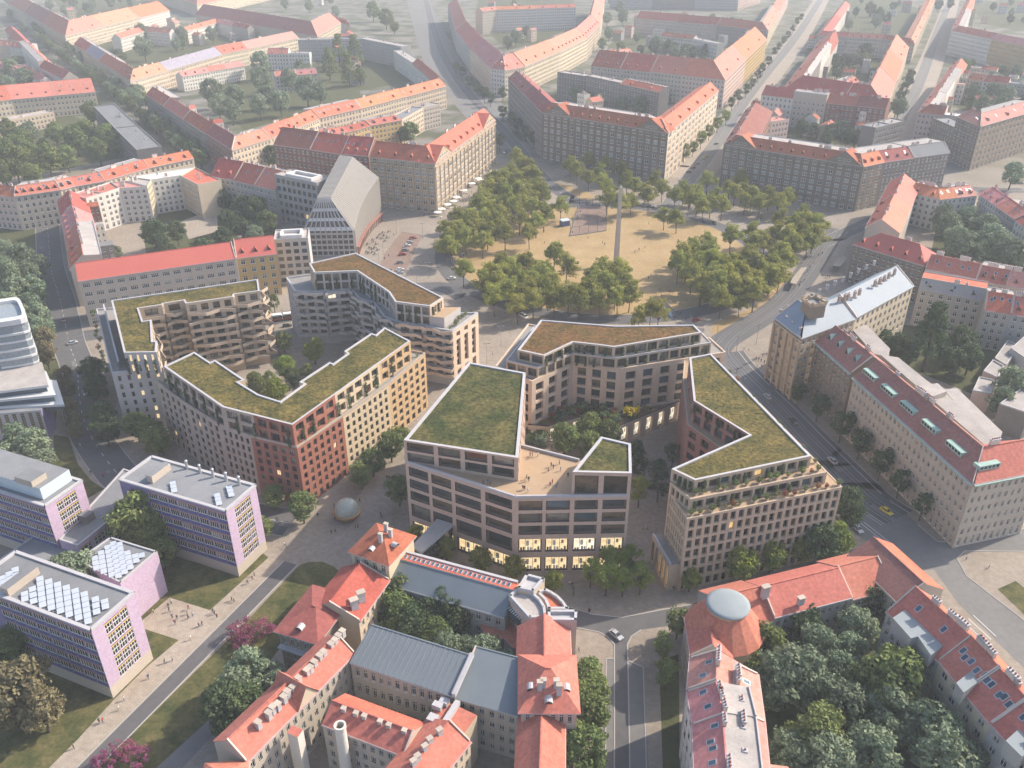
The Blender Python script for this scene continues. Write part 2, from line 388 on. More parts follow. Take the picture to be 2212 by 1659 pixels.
# ------------------------------------------------------------------ shared roof furniture
def _chimney(stackmat, w, d, h):
    b = MB(); b.box((0,0,-1.2),(w,d,h+1.2),stackmat); b.box((0,0,h),(w+.22,d+.22,.22),m('parapet'))
    k = max(1, int(w/.7))
    for i in range(k): b.box(((i+.5)*w/k-w/2,0,h+.22),(.32,.32,.45),m('r_brown'))
    return b.mesh('chimney')
CHIM = [_chimney(m('stack'),2.2,.8,1.9), _chimney(m('brickstack'),1.5,.8,1.6), _chimney(m('stack'),3.2,.9,2.2), _chimney(m('parapet'),.9,.9,1.5)]
def _dormer(roof, k, w=1.7, h=1.7):
    """a gabled dormer: face at y=0 pointing -y, running back into a roof of slope k"""
    b = MB(); d = h/k+.4; e = h*.55; dd = e/k
    b.face([(-w/2,0,-.3),(w/2,0,-.3),(w/2,0,e),(-w/2,0,e)], m('w_warm')); b.face([(-w/2,0,e),(w/2,0,e),(0,0,h)], m('w_warm'))
    b.face([(-w/2+.25,-.04,.15),(w/2-.25,-.04,.15),(w/2-.25,-.04,e),(-w/2+.25,-.04,e)], m('g1'))
    for s in (-1,1):
        x = s*w/2
        f = [(x,0,-.3),(x,0,e),(x,dd,e)]; b.face(f if s < 0 else f[::-1], m('w_warm'))
        g = [(x*1.15,-.2,e-.12),(0,-.2,h+.05),(0,d+.3,h+.05),(x*1.15,dd+.3,e-.12)]; b.face(g if s > 0 else g[::-1], roof)
    return b.mesh('dormer')
def _tridormer(roof, k, w=2.2, h=2.0):
    b = MB(); d = h/k+.3
    b.face([(-w/2,0,-.2),(w/2,0,-.2),(0,0,h)], m('g1'))
    for s in (-1,1):
        g = [(s*w*.58,-.15,-.3),(0,-.15,h+.1),(0,d,h+.1)]; b.face(g if s > 0 else g[::-1], roof)
    return b.mesh('dormer')
def _skylight(k):
    b = MB(); c = 1/math.sqrt(1+k*k); s_ = k*c
    def q(x, u, up): return (x, u*c-up*s_, u*s_+up*c)
    for (w, l, up, mt) in ((.62,.95,.10,m('zinc')),(.48,.78,.14,m('g4'))):
        b.face([q(-w,-l,up),q(w,-l,up),q(w,l,up),q(-w,l,up)], mt)
        for (x0,u0,x1,u1) in ((-w,-l,w,-l),(w,-l,w,l),(w,l,-w,l),(-w,l,-w,-l)): b.face([q(x0,u0,-.05),q(x1,u1,-.05),q(x1,u1,up),q(x0,u0,up)], m('zinc'))
    return b.mesh('skylight')
_RC = {}
def cached(fn, *a):
    key = (fn.__name__,)+tuple(x.name if hasattr(x, 'name') else round(x,2) for x in a)
    if key not in _RC: _RC[key] = fn(*a)
    return _RC[key]
def rdepth(a, b, eave, k, rp):
    """how far behind the eave a-b the ridge seen at rp lies, for a roof of slope k"""
    a, b = v2(a), v2(b); d = (b-a).normalized(); n = Vector((-d.y, d.x)); z = eave+4
    for _ in range(60):
        q = v2(at(*rp, z)); z = z+.5*(eave+k*max(.5,(q-a).dot(n))-z)
    return max(2.5, min(16, (z-eave)/k))
def slope_faces(mb, lo0, lo1, hi1, hi0, mat, th=.28):
    mb.face([lo0, lo1, hi1, hi0], mat)
    d = Vector((0,0,-th)); mb.face([Vector(lo0)+d, Vector(lo1)+d, lo1, lo0], m('parapet'))
COUNT = {'house': 0}; FOOT = []
def house(P, eave, k, style, wall, roof, nf, label, group, over=.5, cat='house', name='terrace_house', ends=(True,True), nb=None, det=True,
          kinds=OLD, back=True, wf=.5, hf=.56, half=None, chim=None, dorm=None, sky=None, rise=None, shop=True, backroof=None, root=None, ndr=None):
    """P = a, b (front eave, outward on the right), c, d (back). style: gable | flat | flatback | hip0 | hip1 | hip"""
    a, b, c, d = [v2(p) for p in P]
    ctr = (a+b+c+d)/4; FOOT.append((a,b,c,d))
    if root is None: root = thing(name, label, cat, (ctr.x, ctr.y, 0), group); COUNT['house'] += 1
    L = (b-a).length; u = (b-a).normalized(); n = Vector((-u.y,u.x)); W = ((d-a).dot(n)+(c-b).dot(n))/2
    if half is None: half = W/2
    half = min(half, W*.92); fr = half/W
    rise = k*half if rise is None else rise
    e0 = a+(d-a)*fr; e1 = b+(c-b)*fr            # ridge ends
    wm = MB(); wins = []
    if nb is None: nb = max(2, int(round(L/3.6)))
    rows = floors(.4, eave-.4, nf, hf)
    if shop: rows[0] = (.5, rows[0][1]+.3)
    ht = eave if style != 'flat' else eave+.7
    facade(wm, a, b, 0, ht, rows, even(L, nb, wf, .5), wall, .28, wins)
    Lb = (d-c).length; vis_back = back and Vector(((c-d).normalized().y*-1, 0)).length >= 0
    bw = m('w_white') if wall.name.startswith('render') and rnd.random() < .5 else wall
    backeave = eave if style in ('gable','hip','hip0','hip1') else eave+rise*.85
    brows = floors(.4, eave-.4, nf, hf*.95)
    facade(wm, c, d, 0, ht if style == 'flat' else backeave, brows if back else [], even(Lb, max(2,int(Lb/4)), .42, .6) if Lb > 3 else [], bw, .25, wins)
    for p, q in ((b,c),(d,a)): wm.face([(p.x,p.y,0),(q.x,q.y,0),(q.x,q.y,eave if style != 'flat' else ht),(p.x,p.y,eave if style != 'flat' else ht)], wall)
    # eaves cornice
    z3 = lambda p, z: Vector((p.x,p.y,z))
    if style != 'flat':
        wm.beam(z3(a-n*.02,eave-.55), z3(b-n*.02,eave-.55), .4, .5, m('parapet'), .2)
    rm = MB(); o_ = n*-over
    if style == 'flat':
        rm.poly([z3(q,eave) for q in inset([a,b,c,d],.25)], roof)
        ring = ccw([a,b,c,d]); inn = inset(ring,.25)
        for i in range(4):
            p, q, s_, t_ = ring[i], ring[(i+1)%4], inn[(i+1)%4], inn[i]
            wm.face([z3(p,ht),z3(q,ht),z3(s_,ht),z3(t_,ht)], m('parapet')); wm.face([z3(t_,ht),z3(s_,ht),z3(s_,eave),z3(t_,eave)], wall)
    else:
        zo = eave-over*k*.5; zr = eave+rise
        h0 = style in ('hip','hip0'); h1 = style in ('hip','hip1')
        r0 = e0+u*min(half, L*.45) if h0 else e0
        r1 = e1-u*min(half, L*.45) if h1 else e1
        A_, B_ = a+o_, b+o_
        if h0: A_ = A_-u*over
        if h1: B_ = B_+u*over
        slope_faces(rm, z3(A_,zo), z3(B_,zo), z3(r1,zr), z3(r0,zr), roof)
        if style == 'flatback':
            zb = eave+rise*.85; rm.face([z3(e0,zr),z3(e1,zr),z3(c,zb),z3(d,zb)], backroof or m('r_light'))
            for p, q, s_ in ((b,e1,c),(d,e0,a)):
                f = [z3(b,eave),z3(c,eave),z3(c,zb),z3(e1,zr)] if s_ is c else [z3(d,eave),z3(a,eave),z3(e0,zr),z3(d,zb)]
                wm.face(f, wall)
            wm.beam(z3(d,zb+.003), z3(c,zb+.003), .3, .45, m('parapet'), .16)
        else:
            C_, D_ = c+n*over, d+n*over
            if h0: D_ = D_-u*over
            if h1: C_ = C_+u*over
            br = backroof or roof
            slope_faces(rm, z3(C_,zo), z3(D_,zo), z3(r0,zr), z3(r1,zr), br)
            if h0: slope_faces(rm, z3(D_,zo), z3(A_,zo), z3(r0,zr), z3(r0,zr), roof)
            else: wm.face([z3(d,eave),z3(a,eave),z3(e0,zr)], wall)
            if h1: slope_faces(rm, z3(B_,zo), z3(C_,zo), z3(r1,zr), z3(r1,zr), roof)
            else: wm.face([z3(b,eave),z3(c,eave),z3(e1,zr)], wall)
        rm.beam(z3(r0,zr-.06), z3(r1,zr-.06), .35, .22, roof)
    put_windows(root, wins, kinds, body=wm)
    wm.build('wall', root); ro = rm.build('roof', root)
    if det:
        rz = math.atan2(u.y,u.x)
        if style != 'flat' and not style.startswith('hip') and L > 5:
            zr = eave+rise
            for p, q, sg in ((a,e0,1),(b,e1,-1)):
                if rnd.random() < .55:
                    fw = MB(); p2, q2 = p+u*sg*.18, q+u*sg*.18; fw.beam((p2.x,p2.y,eave+.06), (q2.x,q2.y,zr+.06), .32, .42, m('stack')); fw.build('fire_wall', root)
        if group and 'terraced' in group and L > 7 and W > 8 and style != 'flat' and rnd.random() < .6:
            ww, wd, wh = rnd.uniform(4.5,min(8,L*.6)), rnd.uniform(4,7.5), eave*rnd.uniform(.72,1.02); t = rnd.uniform(.3,.7); p = d+(c-d)*t+n*(wd/2-.15)
            wb2 = MB(); q4 = [p-u*ww/2-n*wd/2, p+u*ww/2-n*wd/2, p+u*ww/2+n*wd/2, p-u*ww/2+n*wd/2]; fl_ = rnd.random() < .55; wl2 = m('w_white') if rnd.random() < .5 else wall; wns = []
            for i in range(4): facade(wb2, q4[i], q4[(i+1)%4], 0, wh, floors(.5, wh-.3, max(2,nf-1), .5) if i else [], even((q4[(i+1)%4]-q4[i]).length, 2, .42), wl2, .2, wns)
            put_windows(root, wns, kinds, body=wb2)
            if fl_: wb2.poly([(x.x,x.y,wh) for x in q4], rnd.choice((m('r_light'), m('r_grey'), m('r_pink'))))
            else:
                m0, m1 = (q4[0]+q4[1])/2, (q4[2]+q4[3])/2; zz = wh+ww*.35
                wb2.face([z3(q4[1],wh-.1),z3(q4[2],wh-.1),z3(m1,zz),z3(m0,zz)], roof); wb2.face([z3(q4[3],wh-.1),z3(q4[0],wh-.1),z3(m0,zz),z3(m1,zz)], roof); wb2.face([z3(q4[2],wh-.1),z3(q4[3],wh-.1),z3(m1,zz)], wl2)
            wb2.build('rear_wing', root)
        if style == 'flat':
            for i in range(chim if chim is not None else 2):
                f = a+(b-a)*rnd.uniform(.2,.8)+(d-a)*rnd.uniform(.3,.8); place(ro,'chimney',rnd.choice(CHIM),(f.x,f.y,eave),rz)
        else:
            kk = rise/half
            for i in range(chim if chim is not None else rnd.choice((2,3,3,4))):
                t = rnd.uniform(.12,.9); back_ = rnd.uniform(.02,.1)
                f = e0+(e1-e0)*t+(d-a).normalized()*half*back_; place(ro,'chimney',rnd.choice((CHIM[0],CHIM[0],CHIM[2],CHIM[1],CHIM[3])),(f.x,f.y,eave+rise-.5),rz)
            nd = dorm if dorm is not None else (rnd.choice((0,2,3)) if L > 8 else 0)
            for i in range(nd):
                t = (i+.5)/nd; s_ = half*.22; f = a+(b-a)*t+n*s_
                place(ro,'dormer',cached(rnd.choice((_dormer,_tridormer)) if dorm is None else _tridormer,roof,kk),(f.x,f.y,eave+s_*kk+.05),rz)
            ns = sky if sky is not None else rnd.choice((0,2,3,4))
            for i in range(ns):
                t = (i+.5)/ns+rnd.uniform(-.08,.08); s_ = half*rnd.uniform(.5,.72); f = a+(b-a)*t+n*s_
                place(ro,'skylight',cached(_skylight,kk),(f.x,f.y,eave+s_*kk),rz)
    return root
def base(name, label, cat, ps, group=None):
    c = sum((v2(p) for p in ps), Vector((0,0)))/len(ps); return thing(name, label, cat, (c.x,c.y,0), group)
def cross_gable(root, a, b, z, h, back, wall, roof, wins=0):
    """a gable over the stretch a-b of a front whose eave is at z, its roof running back by `back`"""
    a, b = v2(a), v2(b); u = (b-a).normalized(); n = Vector((-u.y,u.x)); f = -n*.25; mb = MB(); rm = MB(); ws = []
    A, B, T = a+f, b+f, (a+b)/2+f; V = lambda p, zz: Vector((p.x,p.y,zz))
    mb.face([V(A,z-.8),V(B,z-.8),V(B,z),V(T,z+h),V(A,z)], wall)
    for p, q in ((a,A),(B,b)): mb.face([V(p,z-.8),V(q,z-.8),V(q,z),V(p,z)], wall)
    e = u*.35; up = Vector((0,0,.14))
    rm.face([V(A-e-n*.35,z-.2)+up, V(T-n*.35,z+h)+up, V((a+b)/2+n*back,z+h)+up, V(a-e+n*back,z-.2)+up][::-1], roof)
    rm.face([V(B+e-n*.35,z-.2)+up, V(T-n*.35,z+h)+up, V((a+b)/2+n*back,z+h)+up, V(b+e+n*back,z-.2)+up], roof)
    L = (b-a).length
    for i in range(wins):
        c = T+u*(i-(wins-1)/2)*L*.13-n*.03; place(root, 'window', wunit('old','g2'), (c.x,c.y,z+h*.28), math.atan2(u.y,u.x), (L*.08,1,h*.22))
    mb.build('gable', root); rm.build('gable_roof', root)
def row(t, ps, eave, depth, segs, where, k=.85, rp=None, half=None, nf=5, group=None, end='left', one=None, **kw):
    """a terrace of houses along ps. segs: for each stretch a list of (share, wall, roof, style, extra)"""
    P = [v2(at(t if not isinstance(p[0], str) else p[0], p[-2], p[-1], eave)) for p in ps]
    if rp: half = rdepth(P[rp[0]], P[rp[0]+1], eave, k, rp[1]); depth = max(depth, half*1.35) if depth else half*2
    Q = offset_line(P, depth); roots = []
    if one: kw['root'] = base(one[0], one[1], one[2], P, group)
    total = sum(len(s) for s in segs); i = 0
    for si, seg in enumerate(segs):
        a, b, c, d = P[si], P[si+1], Q[si+1], Q[si]; u = (b-a).normalized(); n = Vector((-u.y,u.x)); L = (b-a).length
        tw = sum(x[0] for x in seg); acc = 0.0
        for j, x in enumerate(seg):
            sh, wall, roof, style = x[:4]; ex = dict(kw); ex.update(x[4] if len(x) > 4 else {})
            t0 = acc/tw; acc += sh; t1 = acc/tw
            p0 = a+(b-a)*t0; p1 = a+(b-a)*t1
            q0 = d if j == 0 else p0+n*depth; q1 = c if j == len(seg)-1 else p1+n*depth
            if j == 0 and len(seg) > 1 and (q0-p1).dot(u) > 0: q0 = p0+n*depth
            g = .025; p0 = p0+u*g; q0 = q0+u*g; p1 = p1-u*g; q1 = q1-u*g
            e = eave+ex.pop('de', 0.0)+ (rnd.uniform(-.35,.35) if total > 2 else 0)
            o = i if end in ('left','far left','far','top') else total-1-i
            rc = RCOL.get(roof, 'roofed'); wc = WCOL.get(wall, '')
            lab = ex.pop('label', None) or f"{rc} {wc} house, {ORD[o]} from {end} in {where}"
            nf_ = ex.pop('nf', nf)
            if style == 'gable' and group and group.startswith('terraced') and 'backroof' not in ex and rnd.random() < .42: style = 'flatback'
            roots.append((house((p0,p1,q1,q0), e, k, style, m(wall), m(roof), nf_, lab, group or 'terraced houses of the city blocks', half=half, **ex), p0, p1, e)); i += 1
    return roots
RCOL = dict(r_red='red roofed', r_orange='orange roofed', r_peach='peach roofed', r_pink='pink roofed', r_dark='dark red roofed', r_brown='brown roofed', r_slate='violet slate roofed',
            r_grey='flat grey roofed', r_light='flat pale roofed', r_plain='plain red roofed', r_metal='metal roofed', r_coral='coral roofed', r_white='flat white roofed')
WCOL = dict(w_cream='cream', w_ochre='ochre', w_white='white', w_grey='grey', w_warm='warm grey', w_tan='tan', w_brown='brown', w_maroon='maroon', w_dark='dark grey', w_pink='pink')
# ------------------------------------------------------------------ new blocks with green roofs
MAT['sedum'] = M_('sedum_roof', (.052,.052,.011), .95, (.145,.108,.028), .15, .40, fine=.75, fscale=.9, bump=.9, bscale=1.1, detail=6)
MAT['sedum_rust'] = M_('sedum_roof_rust', (.082,.056,.014), .95, (.155,.075,.024), .12, .40, fine=.7, fscale=.9, bump=.9, bscale=1.1, detail=6)
MAT['sedum_green'] = M_('sedum_roof_green', (.030,.043,.008), .95, (.10,.085,.026), .12, .40, fine=.75, fscale=.9, bump=.9, bscale=1.1, detail=6)
BUILD_TUFT = {}
def green_roof(root, ps, z, mat, ph=.75, pw=.7, name='green_roof'):
    ring = [v2(p) for p in ps]
    if area2(ring) < 0: ring = ring[::-1]
    inn = inset(ring, pw); n = len(ring); c = MB()
    for i in range(n):
        a, b, q, p = ring[i], ring[(i+1)%n], inn[(i+1)%n], inn[i]
        c.face([(a.x,a.y,z+.004),(b.x,b.y,z+.004),(q.x,q.y,z+.004),(p.x,p.y,z+.004)], m('parapet')); c.face([(p.x,p.y,z),(q.x,q.y,z),(q.x,q.y,z-ph),(p.x,p.y,z-ph)], m('parapet'))
    c.build('parapet', root)
    # the planted surface, uneven: a grid of small humps inside the parapet
    g = MB(); g.poly([(p.x,p.y,z-ph*.55) for p in inn], mat)
    xs = [p.x for p in inn]; ys = [p.y for p in inn]; step = 1.15; r2 = random.Random(int(z*10)+n)
    def inside(x, y):
        k = False
        for i in range(n):
            a, b = inn[i-1], inn[i]
            if (a.y > y) != (b.y > y) and x < (b.x-a.x)*(y-a.y)/(b.y-a.y)+a.x: k = not k
        return k
    area = abs(area2(inn))/2
    for _ in range(int(area*.9*(max(xs)-min(xs))*(max(ys)-min(ys))/max(area,1))):
        cx, cy = r2.uniform(min(xs),max(xs)), r2.uniform(min(ys),max(ys))
        if inside(cx, cy):
            s = r2.uniform(.12,.55); h = r2.uniform(.03,.05)+.28*s*r2.random(); t0 = r2.uniform(0,6.3)
            q = [(cx+s*math.cos(t0+k*2.1)*r2.uniform(.7,1.3), cy+s*math.sin(t0+k*2.1)*r2.uniform(.7,1.3), z-ph*.55-.03) for k in range(3)]
            for k in range(3): g.face([q[k], q[(k+1)%3], (cx,cy,z-ph*.55+h)], mat)
    o = g.build(name, root); return o
def volume(root, ps, z0, z1, specs, top=None, rail=None, wname='facade', cap=100, default=None):
    """walls of a storey group; specs[i] for the edge ps[i] -> ps[i+1]: (wall, rows, cols, recess, kinds[, reveal])"""
    P = [v2(p) for p in ps]; n = len(P)
    assert area2(P) > 0, (wname, 'not ccw')
    walls = []; wins = {}; last = None
    for i in range(n):
        sp = specs[i] if i < len(specs) and specs[i] is not None else default
        a, b = P[i], P[(i+1)%n]; L = (b-a).length
        if sp is None: last = None; continue
        wall, rows, cols, rec, kinds = sp[:5]
        
        if last != wall.name: walls.append(MB())
        last = wall.name; w = walls[-1]; ws = []
        cc = cols(L) if callable(cols) else [(L*x, L*y) for x, y in cols]
        facade(w, a, b, z0, z1, rows, cc, wall, rec, ws, sp[5] if len(sp) > 5 else None, sp[6] if len(sp) > 6 else None)
        wins.setdefault(id(kinds), (kinds, []))[1].extend(ws)
    for w in walls: w.build(wname, root)
    if top is not None:
        d = MB(); d.poly([(p.x,p.y,z1) for p in P], top); d.build('terrace', root)
    if rail:
        r = MB(); h, w_, mt = rail
        inn = inset(P, w_)
        for i in range(n):
            a, b, q, p = P[i], P[(i+1)%n], inn[(i+1)%n], inn[i]
            e = .003
            r.face([(a.x,a.y,z1),(b.x,b.y,z1),(b.x,b.y,z1+h),(a.x,a.y,z1+h)], mt); r.face([(a.x,a.y,z1+h),(b.x,b.y,z1+h),(q.x,q.y,z1+h),(p.x,p.y,z1+h)], mt)
            r.face([(p.x,p.y,z1+h),(q.x,q.y,z1+h),(q.x,q.y,z1),(p.x,p.y,z1)], mt)
        r.build('parapet', root)
    left = cap
    for kinds, ws in wins.values():
        put_windows(root, ws, kinds, cap=max(0, left)); left -= len(ws)
    return max(0, left)
def zigzag_balconies(root, a, b, levels, dmin, dmax, step, mat, ph=1.0, seed=1, ends=0):
    """balcony bands whose front edge runs in and out along a-b (outward on the right)"""
    a, b = v2(a), v2(b); u = (b-a).normalized(); n = Vector((u.y,-u.x)); L = (b-a).length; k = max(2, int(round(L/step)))
    for li, z in enumerate(levels):
        r = random.Random(seed*97+li); w = MB(); prof = []
        for i in range(k+1):
            s = L*i/k + (0 if i in (0,k) else r.uniform(-.18,.18)*step)
            dep = dmax if (i+li) % 2 == 0 else dmin
            if r.random() < .25: dep = (dmin+dmax)/2
            prof.append((s, dep))
        P = [a+u*s+n*d for s, d in prof]; Q = [a+u*s-n*.05 for s, d in prof]
        for i in range(k):
            p, q, s_, t_ = P[i], P[i+1], Q[i+1], Q[i]
            V = lambda v, zz: (v.x, v.y, zz)
            w.face([V(t_,z),V(p,z),V(q,z),V(s_,z)], m('deckgrey')); w.face([V(s_,z-.35),V(q,z-.35),V(p,z-.35),V(t_,z-.35)], mat)
            w.face([V(p,z-.35),V(q,z-.35),V(q,z+ph),V(p,z+ph)], mat)
            e = (q-p).normalized(); nn = Vector((-e.y,e.x))*.22; p2, q2 = p+nn, q+nn
            w.face([V(p,z+ph),V(q,z+ph),V(q2,z+ph),V(p2,z+ph)], mat); w.face([V(q2,z),V(p2,z),V(p2,z+ph),V(q2,z+ph)], mat)
        for i, (p, t_) in ((0,(P[0],Q[0])),(k,(P[k],Q[k]))):
            w.face([(p.x,p.y,z-.35),(t_.x,t_.y,z-.35),(t_.x,t_.y,z+ph),(p.x,p.y,z+ph)], mat); w.face([(t_.x,t_.y,z-.35),(p.x,p.y,z-.35),(p.x,p.y,z+ph),(t_.x,t_.y,z+ph)], mat)
        w.build('balcony', root)
VINES = []   # (x, y, z, height) filled with climbing plants later
def vines_along(a, b, z, h, ts, off=.45):
    a, b = v2(a), v2(b); u = (b-a).normalized(); n = Vector((u.y,-u.x))
    for t in ts:
        q = a+(b-a)*t+n*off; VINES.append((q.x,q.y,z,h*rnd.uniform(.75,1.0),CUR[0].split(' apart')[0]))
POTS = []
def pots_along(a, b, z, cnt, off=-.9, red=.25):
    a, b = v2(a), v2(b); u = (b-a).normalized(); n = Vector((u.y,-u.x))
    for i in range(cnt):
        q = a+(b-a)*((i+rnd.uniform(.2,.8))/cnt)+n*off*rnd.uniform(.8,1.6); POTS.append((q.x,q.y,z,rnd.random() < red,CUR[0].split(' apart')[0]))
OFFICE = [('slim','g1',4),('slim','g2',3),('slim','g5',3),('slim','g4',2),('slim','lity',.25)]
HOME = [('mod','g1',5),('mod','g2',4),('mod','g3',3),('mod','g5',2),('mod','g4',2),('mod','lit',.25)]
SHOP = [('shop','lit',5),('shop','litw',3),('slim','g5',2)]
GLAZ = [('mod','g3',3),('mod','g2',3),('mod','g5',3),('mod','g1',3),('mod','litw',.25)]
# ---- the office block with the roof terrace, front of the new quarter
ZM, ZT = 34.5, 26.5
M1 = pts('e', [(440,1180),(1145,1290),(1190,765),(840,700)], ZM)
TW = pts('l', [(1385,368),(1842,378),(1836,150),(1605,95)], ZM)
corner = at('l', 945, 574, ZT)
back0 = at('l', 1440, 283, ZT); back1 = at('l', 1000, 172, ZT)
LOW = [M1[0], corner, TW[1], TW[2], TW[3], back0, back1]
d = v2(M1[1])-v2(M1[2]); x = isect(v2(M1[2]), d, v2(back0), v2(back1)-v2(back0)); LOW = LOW[:6]+[x, M1[2], M1[3]]
ob = base('office_block', 'rosy concrete office block with a green roof and a peopled roof terrace', 'office building', LOW)
fr = [(.2,5.3),(7.3,12.1),(13.7,16.9),(18.05,21.25),(22.4,25.6)]
RZ = m('c_rose'); NF = m('nframe')
CL = [(.03,.215),(.245,.43),(.465,.70),(.74,.975)]; CR = [(.03,.24),(.27,.48),(.52,.725),(.765,.975)]
LOWO = [('deep','g1',3),('deep','g5',4),('deep','g2',3),('deep','g4',2),('deep','g3',1)]
GRD = [('shop','lit',4),('shop','litw',3)]
fa = MB(); w1, w2, w3 = [], [], []
facade(fa, LOW[0], LOW[1], 0, ZT, fr, [(x_*(v2(LOW[1])-v2(LOW[0])).length, y_*(v2(LOW[1])-v2(LOW[0])).length) for x_, y_ in CL], RZ, .6, w1, NF)
LR = (v2(LOW[2])-v2(LOW[1])).length
facade(fa, LOW[1], LOW[2], 0, ZT, fr, [(x_*LR, y_*LR) for x_, y_ in CR], RZ, .6, w1, NF)
for w in w1:
    if w[0].z < 4: w3.append(w)
    elif w[0].z < 11 and w[0].x > corner.x: w3.append(w)
    else: w2.append(w)
facade(fa, LOW[2], LOW[3], 0, ZT, fr[1:], even((v2(LOW[3])-v2(LOW[2])).length, 4, .6), RZ, .6, w2, NF)
for i in (3,4,5): facade(fa, LOW[i], LOW[i+1], 0, ZT, fr[1:], even((v2(LOW[i+1])-v2(LOW[i])).length, 4 if i != 4 else 2, .6), RZ, .6, w2, NF)
facade(fa, LOW[6], LOW[7], 0, ZT, fr[1:], even((v2(LOW[7])-v2(LOW[6])).length, 5, .5), RZ, .5, w2, NF)
facade(fa, LOW[7], LOW[8], 0, ZT, [], [], RZ); facade(fa, LOW[8], LOW[0], 0, ZT, fr[1:], even((v2(LOW[0])-v2(LOW[8])).length, 8, .5), RZ, .5, w2, NF)
fa.build('facade', ob)
up = MB(); wu = []; ur = [(27.4,30.3),(31.1,33.9)]
L0 = (v2(M1[1])-v2(M1[0])).length
facade(up, M1[0], M1[1], ZT, ZM, ur, [(a_*L0,b_*L0) for a_, b_ in ((.025,.265),(.305,.50),(.54,.735),(.775,.965))], RZ, .6, wu, NF)
facade(up, M1[1], M1[2], ZT, ZM, ur, even((v2(M1[2])-v2(M1[1])).length, 11, .55), RZ, .5, wu, NF)
facade(up, M1[2], M1[3], ZT, ZM, [], [], RZ); facade(up, M1[3], M1[0], ZT, ZM, ur, even((v2(M1[0])-v2(M1[3])).length, 10, .5), RZ, .5, wu, NF)
up.build('upper_facade', ob)
tw = MB(); wt = []; L0 = (v2(TW[1])-v2(TW[0])).length
facade(tw, TW[0], TW[1], ZT+.003, ZM, [(27.2,33.4)], [(.05*L0,.45*L0),(.54*L0,.94*L0)], RZ, .9, wt, NF)
for i in (1,2,3): facade(tw, TW[i], TW[(i+1)%4], ZT+.003, ZM, [(27.4,33.2)] if i != 2 else [], even((v2(TW[(i+1)%4])-v2(TW[i])).length, 3, .6), RZ, .5, wt, NF)
tw.build('stair_tower', ob)
put_windows(ob, w3, GRD, 100); put_windows(ob, w2+wu, LOWO, 80); put_windows(ob, wt, [('slim','g5',2),('slim','g2',1)], 100)
dk = MB(); dk.poly([(p[0],p[1],ZT) for p in LOW], m('deck'))
for i in (0,1,5): dk.beam((*v2(LOW[i]),ZT), (*v2(LOW[i+1]),ZT), .55, .85, m('parapet'), -.30)
dk.build('terrace', ob)
green_roof(ob, M1, ZM, m('sedum_green'), .8, .9); green_roof(ob, TW, ZM, m('sedum_green'), .8, .8)
TERRACE_Z = ZT
# ---- terracotta V block
ZR, ZB = 31.2, 22.8
ro = pts('o', [(88,355),(540,668),(1078,805),(1985,160),(1785,55),(1718,112),(1683,100),(1475,238),(1500,255),(1390,333),(1365,320),(1130,475),(1165,490),(985,622),(820,570),(665,475),(715,460),(485,305),(445,322),(325,243)], ZR)
bo = pts('o', [(40,490),(270,655),(520,812),(760,902),(1115,987),(1467,745),(1818,500),(2100,262)], ZB) + ro[4:]
vb = base('apartment_block', 'V shaped apartment block with terracotta corner between grey and cream brick wings', 'apartment building', bo)
fl = floors(2.6, ZB-.5, 6, .62); fl = [(.3,2.9)]+fl[0:0]+floors(3.6, ZB-.4, 6, .66)
ev = lambda n, f, m0=.6: (lambda L: even(L, n, f, m0))
sp = [(m('c_grey'), fl, ev(5,.52), .35, HOME), (m('c_grey'), fl, ev(5,.52), .35, HOME), (m('c_grey'), fl, ev(5,.52), .35, HOME), (m('c_terra'), fl, ev(5,.52), .35, HOME),
      (m('c_terra'), fl, ev(7,.52), .4, HOME), (m('c_cream'), fl, ev(8,.52), .4, HOME), (m('c_ochre'), fl, ev(6,.56), .45, HOME), (m('c_ochre'), fl, ev(4,.45), .35, HOME)]
volume(vb, bo, 0, ZB, sp, m('deckgrey'), (.75,.35,m('c_grey')), default=(m('c_cream'), fl[1:], ev(3,.45,.3), .3, HOME), cap=84)
ul = [(ZB+.5,ZB+3.4),(ZB+4.6,ZR-1.0)]
lr_ = lambda p, q, t: Vector(p).lerp(Vector(q), t)
ru = [ro[0], ro[1], lr_(ro[1],ro[2],.45), ro[2], lr_(ro[2],ro[3],.32), lr_(ro[2],ro[3],.70)]+ro[3:]
su = [(m('c_grey'), ul, ev(7,.78), .8, GLAZ), (m('c_grey'), ul, ev(2,.78), .8, GLAZ), (m('c_terra'), ul, ev(3,.74), .8, GLAZ), (m('c_terra'), ul, ev(4,.74), 1.0, GLAZ), (m('c_cream'), ul, ev(5,.76), 1.0, GLAZ), (m('c_ochre'), ul, ev(4,.76), 1.0, GLAZ), (m('c_ochre'), ul, ev(3,.7), .8, GLAZ)]
volume(vb, ru, ZB, ZR, su, None, None, 'upper_facade', 16, default=(m('c_cream'), [], [], .3, HOME))
green_roof(vb, ro, ZR, m('sedum'))
vines_along(ro[0], ro[1], ZB, 7, [.08,.2,.36,.52,.7,.9]); vines_along(ro[1], ro[2], ZB, 7, [.2,.45,.93]); vines_along(ro[2], ro[3], ZB, 7, [.06,.14,.33,.42,.56,.66,.8])
pots_along(bo[4], bo[7], ZB, 16, -1.6, .15); pots_along(bo[0], bo[4], ZB, 10, -1.4, .1)
